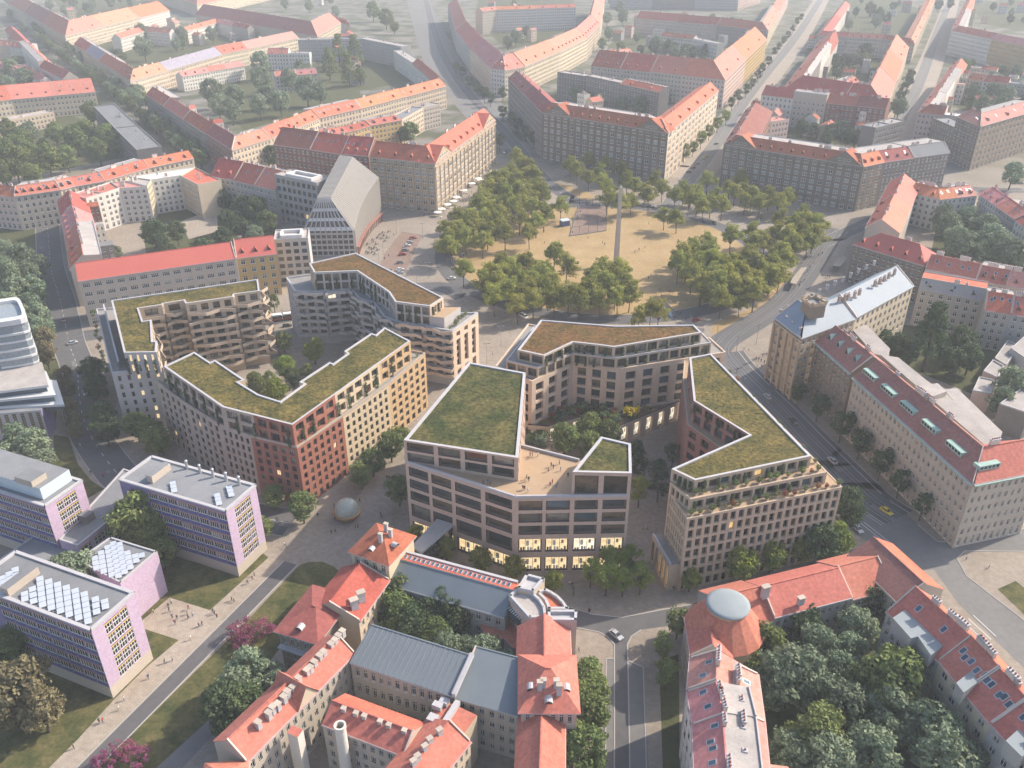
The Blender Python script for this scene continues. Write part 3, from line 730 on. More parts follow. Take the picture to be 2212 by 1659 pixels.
# ---- north-west block with wavy balconies
ZR, ZB = 33.0, 24.6
rm_ = pts('m', [(380,1112),(730,1106),(735,985),(690,990),(675,760),(585,775),(540,640),(785,602),(800,590),(1015,555),(1037,590),(1545,517),(1555,490),(1825,455),(1808,330),(245,555)], ZR)
b0 = at('m', 252, 1338, ZB); b1 = at('m', 800, 1285, ZB); w0 = at('m', 88, 660, ZB)
bm_ = [b0, b1] + rm_[2:15] + [w0]
nb_ = base('apartment_block', 'L shaped apartment block with zigzag sand coloured balconies beside the white glass tower', 'apartment building', bm_)
fl = [(.4,3.2)]+floors(3.8, ZB-.4, 6, .6)
cs = m('c_sand')
sp = [(m('c_ash'), fl, ev(5,.34), .35, [('mod','g2',3),('mod','lit',2),('mod','g3',2)])]+[None]*13+[(m('c_ash'), fl[1:], ev(12,.4), .3, HOME),(m('c_ash'), fl[1:], ev(9,.4), .3, HOME)]
bal = (cs, fl[1:]+[], lambda L: even(L, max(1,int(L/4.2)), .62, .2), .5, GLAZ)
volume(nb_, bm_, 0, ZB, sp, m('deckgrey'), (.6,.5,m('parapet')), default=bal, cap=64)
ul = floors(ZB+.2, ZR-.4, 2, .72)
su = [(m('c_ash'), ul, ev(4,.4), .5, [('mod','litw',1),('mod','lit',2),('mod','g3',1)])]
volume(nb_, rm_, ZB, ZR, su, None, None, 'upper_facade', 36, default=(cs, ul, lambda L: even(L, max(1,int(L/4.4)), .6, .2), .5, GLAZ))
green_roof(nb_, rm_, ZR, m('sedum'))
lev = [4.0+3.45*i for i in range(8)]
A_, B_ = rm_[6], rm_[13]
for i_, (p_, q_) in enumerate(((6,7),(8,9),(10,11),(12,13))): zigzag_balconies(nb_, rm_[p_], rm_[q_], lev, .9, 3.3, 5.5, m('c_timber'), seed=3+i_*11)
zigzag_balconies(nb_, rm_[13], rm_[14], lev, .8, 3.4, 4.5, m('c_timber'), seed=4)
zigzag_balconies(nb_, rm_[4], rm_[6], lev[:7], .5, 1.6, 6.0, m('c_timber'), seed=5)
zigzag_balconies(nb_, rm_[2], rm_[4], lev[:7], .6, 1.8, 6.0, m('c_timber'), seed=6)
st = MB()
mid = [at('m', 170, 620, 28.0), at('m', 322, 1212, 28.0)]
st.beam(mid[0], mid[1], .6, 1.0, m('parapet')); st.face([(mid[0].x,mid[0].y,ZB),(mid[1].x,mid[1].y,ZB),(mid[1].x,mid[1].y,28),(mid[0].x,mid[0].y,28)][::-1], m('c_ash'))
st.build('terrace_wall', nb_)
vines_along(rm_[0], rm_[1], ZB, 7, [.05,.3,.6,.88]); pots_along(w0, b0, ZB, 12, 1.6, .1)
# ---- north block on the square
ZR, ZB = 33.0, 24.2
rn = pts('n', [(415,320),(840,303),(1150,510),(1215,608),(1560,652),(1692,566),(825,125),(365,228)], ZR)
bn = pts('n', [(228,520),(520,522),(782,492),(862,592),(1005,632),(1110,772),(1245,822),(1500,862),(1785,912),(2037,726)], ZB)
ext = offset_line([rn[5], rn[6], rn[7]], -3.0)
bn = bn + [Vector((*ext[0],ZB))+Vector((2,1,0)), Vector((*ext[1],ZB)), at('n', 140, 382, ZB)]
nn_ = base('apartment_block', 'boomerang shaped apartment block with rusty roof on the edge of the square', 'apartment building', bn)
fl = [(.4,3.4)]+floors(4.4, ZB-.4, 6, .62)
sq = [(.4,6.5),(8.2,19.2),(20.6,23.0)]
bal = (m('c_ash'), fl[1:], lambda L: even(L, max(1,int(L/4.0)), .66, .2), .6, GLAZ)
sp = [bal]*8+[(m('c_rose2'), [(1.0,6.2),(7.6,19.6),(20.8,22.9)], ev(3,.5,1.0), 1.0, [('stack','g1',2),('stack','g5',2),('stack','g2',1)]), (m('c_rose2'), fl, ev(4,.4), .4, HOME), (m('c_rose2'), fl, ev(20,.4), .4, HOME), (m('c_rose2'), fl, ev(9,.4), .4, HOME), (m('c_ash'), fl, ev(4,.45), .5, HOME)]
volume(nn_, bn, 0, ZB, sp, m('deckgrey'), (.7,.6,m('parapet')), cap=64)
ul = floors(ZB+.2, ZR-.5, 2, .80)
gl = (m('c_ash'), ul, lambda L: even(L, max(1,int(L/3.2)), .80, .2), .7, GLAZ)
volume(nn_, rn, ZB, ZR, [gl]*4+[(m('c_rose2'), ul, ev(4,.55), .7, HOME)]+[(m('c_rose2'), ul, lambda L: even(L, max(1,int(L/3.6)), .5, .2), .4, HOME)]*3, None, None, 'upper_facade', 36)
green_roof(nn_, rn, ZR, m('sedum_rust'))
for i, (n_, lo, hi) in enumerate(((0,.9,2.8),(1,.9,2.6),(2,.6,2.2),(3,.6,2.4),(4,.6,2.2),(5,.8,2.6),(6,.9,2.8),(7,.9,2.8))):
    zigzag_balconies(nn_, bn[n_], bn[n_+1], [4.4+3.25*j for j in range(7)], lo, hi, 4.5, m('c_ash') if n_ < 6 else m('c_rose2'), seed=20+i)
q = pts('n', [(1500,862),(1700,765),(1860,660),(1775,600)], 28.6)
mb_ = MB(); mb_.prism([v2(rn[4]),v2(at('n',1700,768,28.6)),v2(at('n',1862,662,28.6)),v2(rn[5])], ZB+.01, 28.6, m('c_ash'), m('deck')); mb_.build('penthouse', nn_)
vines_along(rn[0], rn[1], ZB, 7, [.02,.35,.5,.85]); vines_along(rn[1], rn[2], ZB, 7, [.1,.2,.45,.6]); vines_along(rn[3], rn[4], ZB, 7, [.2,.4,.6]); vines_along(rn[4], rn[5], 28.6, 4, [.2,.6])
pots_along(bn[8], bn[9], ZB, 7, -2.2, .1)
# ---- north-east block with planted podium
ZR, Z2, ZB, ZP = 33.4, 29.2, 25.0, 8.0
rp_ = pts('p', [(255,395),(485,445),(735,328),(940,350),(1090,370),(1845,245),(1780,178),(1100,187),(455,135)], ZR)
l2 = pts('p', [(155,492),(432,556),(735,430),(1110,472),(1930,338)], Z2)
bk = [Vector((*q,0)) for q in offset_line([rp_[6], rp_[7], rp_[8]], -2.2)]
l2p = l2 + [bk[0]+Vector((3,2,0)), bk[1], bk[2]+Vector((-3,0,0))]
bp_ = pts('p', [(62,545),(380,678),(735,510),(1150,568),(2055,425)], ZB) + [bk[0]+Vector((8,3,0)), bk[1]+Vector((0,2,0)), at('p', 345,178, ZB)]
ne = base('apartment_block', 'pale stone apartment block with planted podium facing the open courtyard', 'apartment building', bp_)
gl = (m('c_sand'), [(Z2+.4,ZR-.7)], lambda L: even(L, max(1,int(L/4)), .84, .2), .7, GLAZ)
volume(ne, rp_, Z2, ZR, [gl]*6, None, None, 'upper_facade', 30, default=(m('c_sand'), [], [], .3, HOME))
gl = (m('c_sand'), [(ZB+.5,Z2-.5)], lambda L: even(L, max(1,int(L/4)), .84, .2), .7, GLAZ)
volume(ne, l2p, ZB, Z2, [gl]*5, m('deckgrey'), (.35,.4,m('parapet')), 'middle_facade', 28, default=(m('c_sand'), [], [], .3, HOME))
fl = floors(7.6, ZB-.9, 4, .78)
st = (m('c_rose2'), fl, ev(3,.58,.6), 1.0, OFFICE, m('c_rose'))
volume(ne, bp_, 0, ZB, [(m('c_rose2'), fl, ev(4,.5), .6, OFFICE), st, st, (m('c_rose2'), fl, ev(6,.58), 1.0, OFFICE, m('c_rose')), (m('c_rose2'), fl, ev(3,.5), .5, OFFICE)], m('deckgrey'), (.5,.5,m('c_rose2')), default=(m('c_rose2'), fl, lambda L: even(L, int(L/4), .5), .5, OFFICE), cap=50)
green_roof(ne, rp_, ZR, m('sedum_rust'))
vines_along(rp_[1], rp_[2], Z2, 4, [.06,.35,.6,.9]); vines_along(rp_[2], rp_[4], Z2, 4, [.15,.3,.5,.8]); vines_along(rp_[4], rp_[5], Z2, 4, [.1,.25,.4,.6,.75,.9]); vines_along(l2[2], l2[3], ZB, 3.6, [.1,.3,.5]); vines_along(l2[3], l2[4], ZB, 3.6, [.1,.3,.5,.7,.85,.95])
pod = pts('p', [(345,1045),(515,1060),(810,972),(955,1005),(1132,1056),(1655,842)], ZP)
pd = [v2(q) for q in pod] + [v2(bp_[3])*.35+v2(bp_[4])*.65, v2(bp_[3]), v2(bp_[2]), v2(bp_[1])]
pdm = MB(); ws = []
for i in range(5):
    Li = (pd[i+1]-pd[i]).length
    facade(pdm, pd[i], pd[i+1], 0, ZP, [(.4,6.6)] if i in (1,3,4) else [(.4,5.5)], even(Li, 5 if i == 4 else 3, .5), m('c_rose2'), .8, ws)
pdm.poly([(p.x,p.y,ZP-.3) for p in pd], m('deckgrey'))
for i in range(5): pdm.beam((*pd[i],ZP), (*pd[i+1],ZP), .5, .25, m('black'), -.26)
pdm.build('podium', ne); put_windows(ne, ws, [('shop','litw',3),('shop','lit',2)], 20)
low = pts('p', [(325,1215),(500,1265),(508,1085),(335,1080)], 4.0)
lw = MB(); lw.prism([v2(q) for q in low], 0, 4.0, m('c_rose2'), m('deckgrey')); lw.build('planted_court', ne)
GARDENS = [([v2(q) for q in pd], ZP-.25, 'podium'), (inset([v2(q) for q in low],.4), 4.0, 'court')]
# ---- east block
ZR, Z2, ZB = 33.8, 29.8, 25.8
re_ = pts('q', [(545,1345),(1692,1105),(700,92),(487,135),(530,560),(1075,895),(310,1232)], ZR)
f2 = pts('r', [(560,452),(1862,193)], Z2); fb = pts('r', [(525,640),(2006,336)], ZB)
lt2 = at('r', 362, 288, Z2); ltb = at('r', 352, 372, ZB)
ln = offset_line([re_[1], re_[2]], -1)
def along(p, q, base_):  # the point where the line through base_, parallel to p-q, passes the north end
    dd = v2(q)-v2(p); return v2(base_)+dd
e2 = along(re_[1], re_[2], f2[1]); e3 = along(re_[1], re_[2], fb[1])
L2P = [v2(f2[0]), v2(f2[1]), e2, v2(re_[3]), v2(re_[4]), v2(re_[5]), v2(lt2)]
inr = pts('q', [(425,318),(470,762)], 27.0)
LBP = [v2(fb[0]), v2(fb[1]), e3, v2(inr[0])+Vector((3,14)), v2(inr[0]), v2(inr[1]), v2(re_[5])+Vector((-2.5,-2.0)), v2(ltb)]
ea = base('apartment_block', 'arrow shaped apartment block with terraces of potted plants beside the tram street', 'apartment building', LBP)
GS = [('slim','g5',2),('slim','g1',4),('slim','g2',2),('slim','g4',2),('slim','lity',.2)]
t1 = (m('c_sand'), [(Z2+.5,ZR-1.0)], ev(10,.80), 1.0, GS)
plum = (m('c_plum'), [(Z2+.7,ZR-.8)], lambda L: even(L, int(L/4.4), .72), .6, GS)
volume(ea, re_, Z2, ZR, [t1, (m('c_sand'), [(Z2+.5,ZR-1.0)], ev(16,.6), .6, GS), None, (m('c_plum'), [(Z2+.5,ZR-1)], ev(4,.6), .5, GS), plum, plum, (m('c_sand'), [(Z2+.5,ZR-1)], ev(4,.7), .8, GS)], None, None, 'upper_facade', 22, default=(m('c_sand'), [], [], .3, GS))
t2 = (m('c_sand'), [(ZB+.5,Z2-.9)], ev(11,.80), 1.0, GS)
plum = (m('c_plum'), [(ZB+.5,Z2-.6)], lambda L: even(L, int(L/4.4), .66), .6, GS)
volume(ea, L2P, ZB, Z2, [t2, (m('c_sand'), [(ZB+.5,Z2-.9)], ev(16,.6), .6, GS), None, (m('c_plum'), [(ZB+.5,Z2-1)], ev(4,.6), .5, GS), plum, plum, (m('c_sand'), [(ZB+.5,Z2-.9)], ev(4,.7), .8, GS)], m('deck'), (.12,.4,m('c_sand')), 'middle_facade', 20, default=(m('c_sand'), [], [], .3, GS))
rows_ = floors(4.2, ZB-.2, 6, .76); g0 = [(.3,3.4)]
plum = (m('c_plum'), floors(.6, ZB-.4, 6, .62), lambda L: even(L, max(2,int(L/5)), .58), .6, GS)
volume(ea, LBP, 0, ZB, [(m('c_sand'), g0+rows_, ev(19,.64,.4), .7, GS), (m('c_sand'), rows_, ev(22,.55), .5, GS), (m('c_sand'), rows_, ev(6,.5), .5, GS), plum, (m('c_plum'), rows_, ev(14,.35), .35, GS), plum, plum, (m('c_sand'), rows_, ev(8,.55), .6, GS)], m('deck'), (.12,.4,m('c_sand')), cap=58)
green_roof(ea, re_, ZR, m('sedum'))
pl = pts('r', [(245,757),(455,1035)], 9.3)
e_ = (LBP[0]-LBP[7]).normalized(); n_ = Vector((e_.y,-e_.x))*3.0
pm = MB(); ws = []; qd = [LBP[7]+n_-e_*1.5, LBP[0]+n_-e_*1.0, LBP[0]-e_*1.0, LBP[7]-e_*1.5]
facade(pm, qd[0], qd[1], 0, 9.3, [(.3,8.0)], even((qd[1]-qd[0]).length, 5, .55), m('c_sand'), .6, ws); facade(pm, qd[1], qd[2], 0, 9.3, [], [], m('c_sand')); facade(pm, qd[3], qd[0], 0, 9.3, [], [], m('c_sand'))
pm.poly([(q.x,q.y,9.3) for q in qd], m('deckgrey')); pm.beam((*qd[0],9.3), (*qd[1],9.3), .5, .7, m('parapet'), -.26)
pm.build('arcade', ea); put_windows(ea, ws, [('slim','g5',2),('slim','lity',1)], 10)
vines_along(re_[0], re_[1], Z2, 3.6, [.08,.2,.34,.42,.62,.75,.93], .35); vines_along(f2[0], f2[1], ZB, 3.6, [.03,.2,.3,.5,.62,.72], .35); vines_along(re_[6], re_[0], Z2, 3.6, [.4,.65,.9], .6); vines_along(re_[4], re_[5], Z2, 3.6, [.05,.3,.5,.8], .5)
pots_along(f2[0], f2[1], Z2, 13, -.9); pots_along(fb[0], fb[1], ZB, 15, -.9); pots_along(L2P[1], L2P[2], Z2, 8, -.7, .1)
# ---- covered bridge from the office block to the old school
br = pts('l', [(345,726),(150,938),(228,985),(476,768)], 9.6)
cb = base('covered_bridge', 'sloping grey covered passage between the office block and the red roofed school', 'passage', br)
pm = MB(); pm.prism([v2(q) for q in br], 8.9, 9.6, m('parapet'), m('r_light'), True); pm.build('roof', cb)
gm = MB(); ins_ = inset([v2(q) for q in br], .4); gm.prism(ins_, 0, 8.9, m('g2')); gm.build('glass_wall', cb)
# ------------------------------------------------------------------ ground
def paving(name, c1, c2, brick=.16, fine=.14, sc=.05):
    mt = M_(name, c1, .95, c2, sc, .6, fine=fine, fscale=.55)
    N = mt.node_tree.nodes; L = mt.node_tree.links; bs = N['Principled BSDF']; src = bs.inputs['Base Color'].links[0].from_socket
    tc = N.new('ShaderNodeTexCoord'); bk = N.new('ShaderNodeTexBrick'); bk.inputs['Scale'].default_value = .55; bk.inputs['Mortar Size'].default_value = .03; bk.inputs['Mortar Smooth'].default_value = .3
    bk.inputs['Color1'].default_value = (1,1,1,1); bk.inputs['Color2'].default_value = (1-brick,)*3+(1,); bk.inputs['Mortar'].default_value = (1-brick*1.7,)*3+(1,)
    mp = N.new('ShaderNodeMapping'); mp.inputs['Rotation'].default_value = (0,0,.45); L.new(tc.outputs['Object'], mp.inputs[0]); L.new(mp.outputs[0], bk.inputs['Vector'])
    mx = N.new('ShaderNodeVectorMath'); mx.operation = 'MULTIPLY'; L.new(src, mx.inputs[0]); L.new(bk.outputs['Color'], mx.inputs[1]); L.new(mx.outputs[0], bs.inputs['Base Color'])
    return mt
MAT.update(
 paving=paving('paving_stone', (.27,.225,.18), (.35,.30,.25)), paving2=paving('paving_pale', (.34,.285,.225), (.41,.35,.29)),
 asphalt=M_('asphalt', (.09,.088,.092), .9, (.13,.126,.128), .05, .9, fine=.10, fscale=.5, stretch=(1,1,1)), asphalt2=M_('asphalt_pale', (.15,.145,.14), .9, (.19,.185,.18), .05, .9, fine=.10, fscale=.5),
 sand=M_('sand', (.30,.205,.095), .97, (.385,.275,.14), .07, .6, fine=.12, fscale=.6), lawn=M_('lawn', (.034,.050,.013), .97, (.135,.115,.046), .20, .42, fine=.3, fscale=1.2, detail=7),
 lawn2=M_('lawn_dull', (.05,.062,.022), .97, (.085,.085,.035), .08, .8, fine=.25, fscale=.9), kerb=M_('kerb_stone', (.36,.34,.32), .9), brickpave=paving('brick_paving', (.235,.16,.125), (.285,.20,.16)), line=M_('road_paint', (.62,.61,.58), .8),  # court and garden lawn in a duller, more even green
 soil=M_('soil_bed', (.10,.06,.035), .97, (.16,.09,.05), .4, .8))
fg = m('paving').copy(); fg.name = 'ground_mixed'; N = fg.node_tree.nodes; L = fg.node_tree.links; bs = N['Principled BSDF']; src = bs.inputs['Base Color'].links[0].from_socket
tc = N.new('ShaderNodeTexCoord'); sx = N.new('ShaderNodeSeparateXYZ'); L.new(tc.outputs['Object'], sx.inputs[0]); mr = N.new('ShaderNodeMapRange'); mr.inputs[1].default_value = 560; mr.inputs[2].default_value = 720
L.new(sx.outputs['Y'], mr.inputs[0]); nz = N.new('ShaderNodeTexNoise'); nz.inputs['Scale'].default_value = .035; nz.inputs['Detail'].default_value = 5; L.new(tc.outputs['Object'], nz.inputs['Vector'])
cr = N.new('ShaderNodeValToRGB'); cr.color_ramp.elements[0].position = .42; cr.color_ramp.elements[1].position = .6; cr.color_ramp.elements[0].color = (.075,.085,.045,1); cr.color_ramp.elements[1].color = (.20,.185,.165,1); L.new(nz.outputs['Fac'], cr.inputs[0])
mx = N.new('ShaderNodeMix'); mx.data_type = 'RGBA'; L.new(mr.outputs[0], mx.inputs[0]); L.new(src, mx.inputs[6]); L.new(cr.outputs[0], mx.inputs[7]); L.new(mx.outputs[2], bs.inputs['Base Color']); MAT['ground_mixed'] = fg
g = MB(); g.face([(-4500,-400,0),(4500,-400,0),(4500,7000,0),(-4500,7000,0)], m('ground_mixed')); struct('ground', g)
ZL = [0.0]
def sheet(name, ps, mat, lift=None, kerb=False, kw=.3):
    z = lift if lift is not None else .03
    b = MB(); b.poly([(p[0],p[1],z) for p in ps], mat); struct(name, b)
    if kerb: kerb_line(list(ps)+[ps[0]], kw)
def kerb_line(ps, kw=.3):
    b = MB()
    for i in range(len(ps)-1): b.beam((ps[i][0],ps[i][1],0), (ps[i+1][0],ps[i+1][1],0), kw, .13, m('kerb'))
    struct('kerb', b)
def smooth(ps, k=2):
    ps = [v2(p) for p in ps]
    for _ in range(k):
        q = [ps[0]]
        for a, b in zip(ps, ps[1:]): q += [a*.75+b*.25, a*.25+b*.75]
        ps = q+[ps[-1]]
    return ps
def street(name, ps, w, mat='asphalt', lift=.03, kerbs=True, walk=0.0, sm=2):
    c = smooth(ps, sm); l = offset_line(c, w/2); r = offset_line(c, -w/2); b = MB()
    for i in range(len(c)-1): b.face([(*r[i],lift),(*r[i+1],lift),(*l[i+1],lift),(*l[i],lift)], m(mat))
    struct(name, b)
    if kerbs: kerb_line(l); kerb_line(r)
    return c
RC, RR = Vector((50,452)), 88.0
def arc(r, t0, t1, n): return [RC+Vector((math.cos(R_(t0+(t1-t0)*i/n)), math.sin(R_(t0+(t1-t0)*i/n))))*r for i in range(n+1)]
sd = MB(); sd.poly([(*p,.026) for p in arc(RR-5.4,0,360,64)[:-1]], m('sand')); struct('sand_square', sd)
ri = MB(); A0 = arc(RR-5.0,0,360,72); A1 = arc(RR+5.0,0,360,72)
for i in range(72): ri.face([(*A0[i],.034),(*A1[i],.034),(*A1[i+1],.034),(*A0[i+1],.034)], m('asphalt'))
struct('roundabout_road', ri); kerb_line(A0); 
sheet('sand_strip', pts('v', [(1370,400),(1480,430),(1740,520),(1740,585),(1600,575),(1500,545)]), m('sand'), .02)
sheet('sand_strip', pts('w', [(830,1540),(860,1480),(1000,1420),(1250,1330),(1500,1050),(1800,860),(1830,890),(1640,1110),(1560,1250),(1430,1400),(1180,1520),(870,1650)]), m('sand'), .02)
COURTS = (('b',[(880,120),(1000,240),(1080,310),(1260,270),(1420,190),(1490,60),(1480,-20),(900,-20)]),('b',[(1400,560),(1300,600),(1450,700),(2000,760),(2060,640),(2080,560)]),('b',[(1860,150),(1700,280),(1660,380),(2200,420),(2212,180)]),
               ('c',[(0,120),(0,380),(240,430),(520,260),(560,190)]),('c',[(560,700),(720,640),(1380,660),(1450,740),(1250,880),(700,860)]),('c',[(880,300),(800,540),(1300,590),(1440,320),(1000,270)]),('c',[(1050,80),(1020,190),(1500,230),(1580,60),(1400,-20),(1120,-20)]),
               ('c',[(1800,420),(1750,560),(1800,660),(1900,700),(2240,620),(2240,420)]),('c',[(1880,20),(1960,150),(2260,200),(2260,-20)]),('a',[(500,250),(800,430),(1300,320),(1900,200),(1200,160),(700,180)]),('a',[(-200,330),(100,330),(330,470),(440,500),(-200,560)]),('a',[(300,-40),(420,120),(1000,20),(1000,-60)]),('a',[(2000,250),(2212,260),(2212,420),(1950,450)]),('b',[(-60,280),(360,310),(600,480),(-60,600)]),('c',[(1620,40),(1850,-40),(1700,-60)]))
for t_, q_ in COURTS:
    sheet('lawn', pts(t_, q_), m('lawn2'), .008)
street('street_paving', pts('b', [(500,-80),(600,200),(700,440),(860,600),(1000,740)]), 46, 'asphalt2', .016, False)
street('street_paving', pts('c', [(1000,-60),(820,250),(630,480),(440,720),(300,920),(150,1100)]), 30, 'paving2', .016, False)
street('street_paving', pts('c', [(1790,-60),(1690,250),(1590,520),(1450,760),(1400,930)]), 28, 'paving2', .016, False)
S1 = street('road', pts('b', [(560,-60),(640,250),(760,480),(940,690),(1080,830),(1180,960),(1300,1110),(1420,1195),(1500,1240)]), 11, lift=.03)
S2 = street('road', pts('c', [(960,0),(800,250),(600,480),(420,720),(290,930),(130,1120),(20,1290)]), 12, lift=.03, mat='asphalt2')
S3 = street('road', pts('c', [(1760,-10),(1660,250),(1570,520),(1430,760),(1390,900)]), 12, lift=.03, mat='asphalt2')
S4 = street('road', pts('c', [(2212,1170),(1960,1170),(1740,1140),(1500,1270),(1290,1350),(1100,1440),(960,1500)]), 11, lift=.03)
S5 = street('road', pts('f', [(1050,-120),(960,30),(850,190),(740,330),(600,430),(430,530),(300,620),(330,700),(420,760)]), 13, lift=.022, kerbs=False)
S6 = street('road', pts('q', [(860,80),(960,220),(1150,410),(1400,640),(1700,960),(2000,1260),(2300,1560)])+pts('f', [(1440,1659)]), 15, lift=.03)
sheet('road', pts('i', [(1150,-20),(1380,-10),(1560,165),(1680,268),(1790,276),(2260,180),(2300,330),(1850,325),(1800,372),(1860,480),(2300,820),(2300,1130),(1810,650),(1660,440),(1560,440),(1480,350),(1290,300),(1130,190)]), m('asphalt2'), .026)
kerb_line(pts('i', [(1560,165),(1680,268),(1790,276),(2260,180)])); kerb_line(pts('i', [(2300,330),(1850,325),(1800,372),(1860,480),(2300,820)]))
S7 = street('road', pts('a', [(60,10),(230,160),(330,290),(470,400),(640,520),(800,640),(1000,800),(1200,960),(1330,1050)]), 9, lift=.03, mat='asphalt2')
S8 = street('road', pts('a', [(290,1380),(300,1500),(310,1659)])+pts('u', [(690,200),(770,600),(800,760),(900,1000),(900,1250),(960,1660)])+pts('d', [(640,1290),(800,1480)])+pts('j', [(1300,430),(1800,560),(2240,640)]), 13, lift=.03)
S9 = street('road', pts('u', [(700,690),(1000,640),(1200,610)])+pts('d', [(1200,520),(1720,440)])+pts('e', [(330,262),(560,238),(700,236),(820,300)]), 12, lift=.022, kerbs=False)
sheet('forecourt', pts('x', [(800,880),(1085,925),(850,1430),(480,1400),(560,1180)]), m('brickpave'), .02); kerb_line(pts('x', [(800,880),(1085,925)]), .4)
SOUTH = pts('h', [(1180,560),(1440,665),(1600,715),(1780,735),(2212,655)])+pts('i', [(250,610),(700,470),(1000,370),(1180,310)])
SB = pts('i', [(1200,360),(1000,430),(700,545),(250,715)])+pts('h', [(2212,765),(1900,810),(1840,850),(1815,900),(1818,1000),(1835,1900),(1735,1900),(1735,900),(1690,850),(1640,825),(1520,800),(1300,760),(1180,640)])
sheet('road', SOUTH+SB, m('asphalt'), .03); kerb_line(SOUTH[1:5]); kerb_line(SB[5:10]); kerb_line(SB[10:16])
sheet('pavement', pts('h', [(1685,988),(1733,985),(1733,1900),(1640,1900)]), m('asphalt2'), .02); sheet('pavement', pts('h', [(1818,1000),(1910,1040),(1960,1900),(1840,1900)]), m('asphalt2'), .02)
kerb_line(pts('h', [(1733,988),(1685,988),(1678,1900)])); kerb_line(pts('h', [(1818,1000),(1912,1040),(1940,1900)]))
sheet('pavement', pts('h', [(1500,720),(1640,740),(1790,755),(2212,672),(2212,655),(1780,735),(1600,715),(1500,690)]), m('paving2'), .012)
CR = pts('g', [(470,1659),(1745,388),(1828,412),(780,1480),(600,1659)]); lowl = pts('g', [(300,1900),(460,1900)])
sheet('road', [*pts('g', [(330,1800)]), *CR, *pts('g', [(440,1800)])], m('asphalt'), .03); kerb_line([CR[0],CR[1]], .35); kerb_line([CR[4],CR[3],CR[2]], .35)
sheet('footpath', pts('g', [(100,1880),(310,1650),(480,1480),(700,1240),(900,1040),(1100,872),(1290,690),(1650,365),(1745,388),(470,1659),(280,1850)]), m('paving2'), .02)
sheet('forecourt', pts('g', [(1042,612),(1292,690),(1102,874),(832,786)]), m('paving2'), .024)
sheet('lawn', pts('g', [(440,1800),(600,1659),(780,1480),(1500,772),(1822,432),(1850,408),(1900,392),(1980,392),(2050,420),(2085,450),(2090,490),(1960,640),(1700,950),(1420,1300),(1250,1450),(980,1800)]), m('lawn'), .024)
sheet('path', pts('g', [(1200,1440),(1320,1330),(1340,1420),(1120,1659),(960,1659)]), m('asphalt2'), .034)
sheet('lawn', pts('g', [(100,1880),(310,1650),(480,1480),(700,1240),(900,1040),(1100,872),(832,786),(600,900),(-200,700),(-700,1000),(-700,1700)]), m('lawn'), .016)
sheet('lawn', pts('g', [(832,786),(1042,612),(1292,690),(1650,365),(1560,300),(1000,100),(300,600)]), m('lawn'), .012)
sheet('lawn', pts('d', [(330,1150),(420,1160),(480,1330),(560,1430),(640,1480),(500,1560),(330,1400)]), m('lawn'), .012)
sheet('lawn', pts('h', [(380,740),(920,600),(1180,700),(1180,1100),(900,1000),(300,850)]), m('lawn2'), .012)
sheet('lawn', pts('i', [(560,800),(1300,540),(2000,1300),(2300,1900),(500,1900)]), m('lawn2'), .012)
sheet('lawn', pts('h', [(2010,1000),(2130,960),(2140,1900),(2040,1900)]), m('lawn2'), .012)
sheet('lawn', pts('f', [(1260,640),(1480,470),(1900,560),(2250,540),(2250,1000),(1900,900)]), m('lawn2'), .012)
sheet('lawn', pts('c', [(1690,1300),(2212,1420),(2212,1640),(1640,1560)]), m('lawn2'), .012)
sheet('lawn', pts('a', [(-300,900),(250,640),(850,860),(800,960),(300,1060),(-300,1130)]), m('lawn2'), .012)
sheet('lawn', pts('d', [(-300,-200),(230,-250),(330,560),(380,700),(340,1100),(-300,1000)]), m('lawn2'), .012)
sheet('lawn', pts('a', [(860,1330),(1250,1080),(1680,1160),(1690,1450),(900,1560)]), m('lawn2'), .012)
sheet('paved_court', pts('a', [(1110,1360),(1330,1280),(1340,1420),(1160,1470)]), m('paving2'), .024)
sheet('lawn', pts('a', [(1240,500),(1700,400),(2212,380),(2212,620),(1500,800)]), m('lawn2'), .012)
sheet('lawn', pts('i', [(2050,560),(2160,510),(2300,620),(2300,800)]), m('lawn'), .03)
q = MB()
for k, off in enumerate((-4.2,-2.8,.6,2.0)):
    l = offset_line(S6, off)
    for i in range(len(l)-1): q.beam((*l[i],.031), (*l[i+1],.031), .16, .02, m('steel'))
    l = offset_line(smooth(pts('f', [(1050,-120),(960,30),(850,190),(740,330),(600,430),(430,530),(340,640),(480,790),(640,950)]),2), off)
    for i in range(len(l)-1): q.beam((*l[i],.031), (*l[i+1],.031), .16, .02, m('steel'))
    l = offset_line(S9, off)
    for i in range(len(l)-1): q.beam((*l[i],.031), (*l[i+1],.031), .16, .02, m('steel'))
struct('tram_rails', q)
q = MB()
for l in (offset_line(S6, 5.2), offset_line(S6, -6.4)):
    for i in range(len(l)-1): q.beam((*l[i],.031), (*l[i+1],.031), .18, .006, m('line'))
for a_, b_ in (((1230,150),(1430,305)),((1190,140),(1390,300)),((1840,760),(1980,890)),((1870,740),(2010,870)),((1900,720),(2040,850))):
    p1, p2 = pts('i', [a_, b_]); q.beam((p1.x,p1.y,.028), (p2.x,p2.y,.028), .2, .008, m('line'))
struct('road_marking', q)

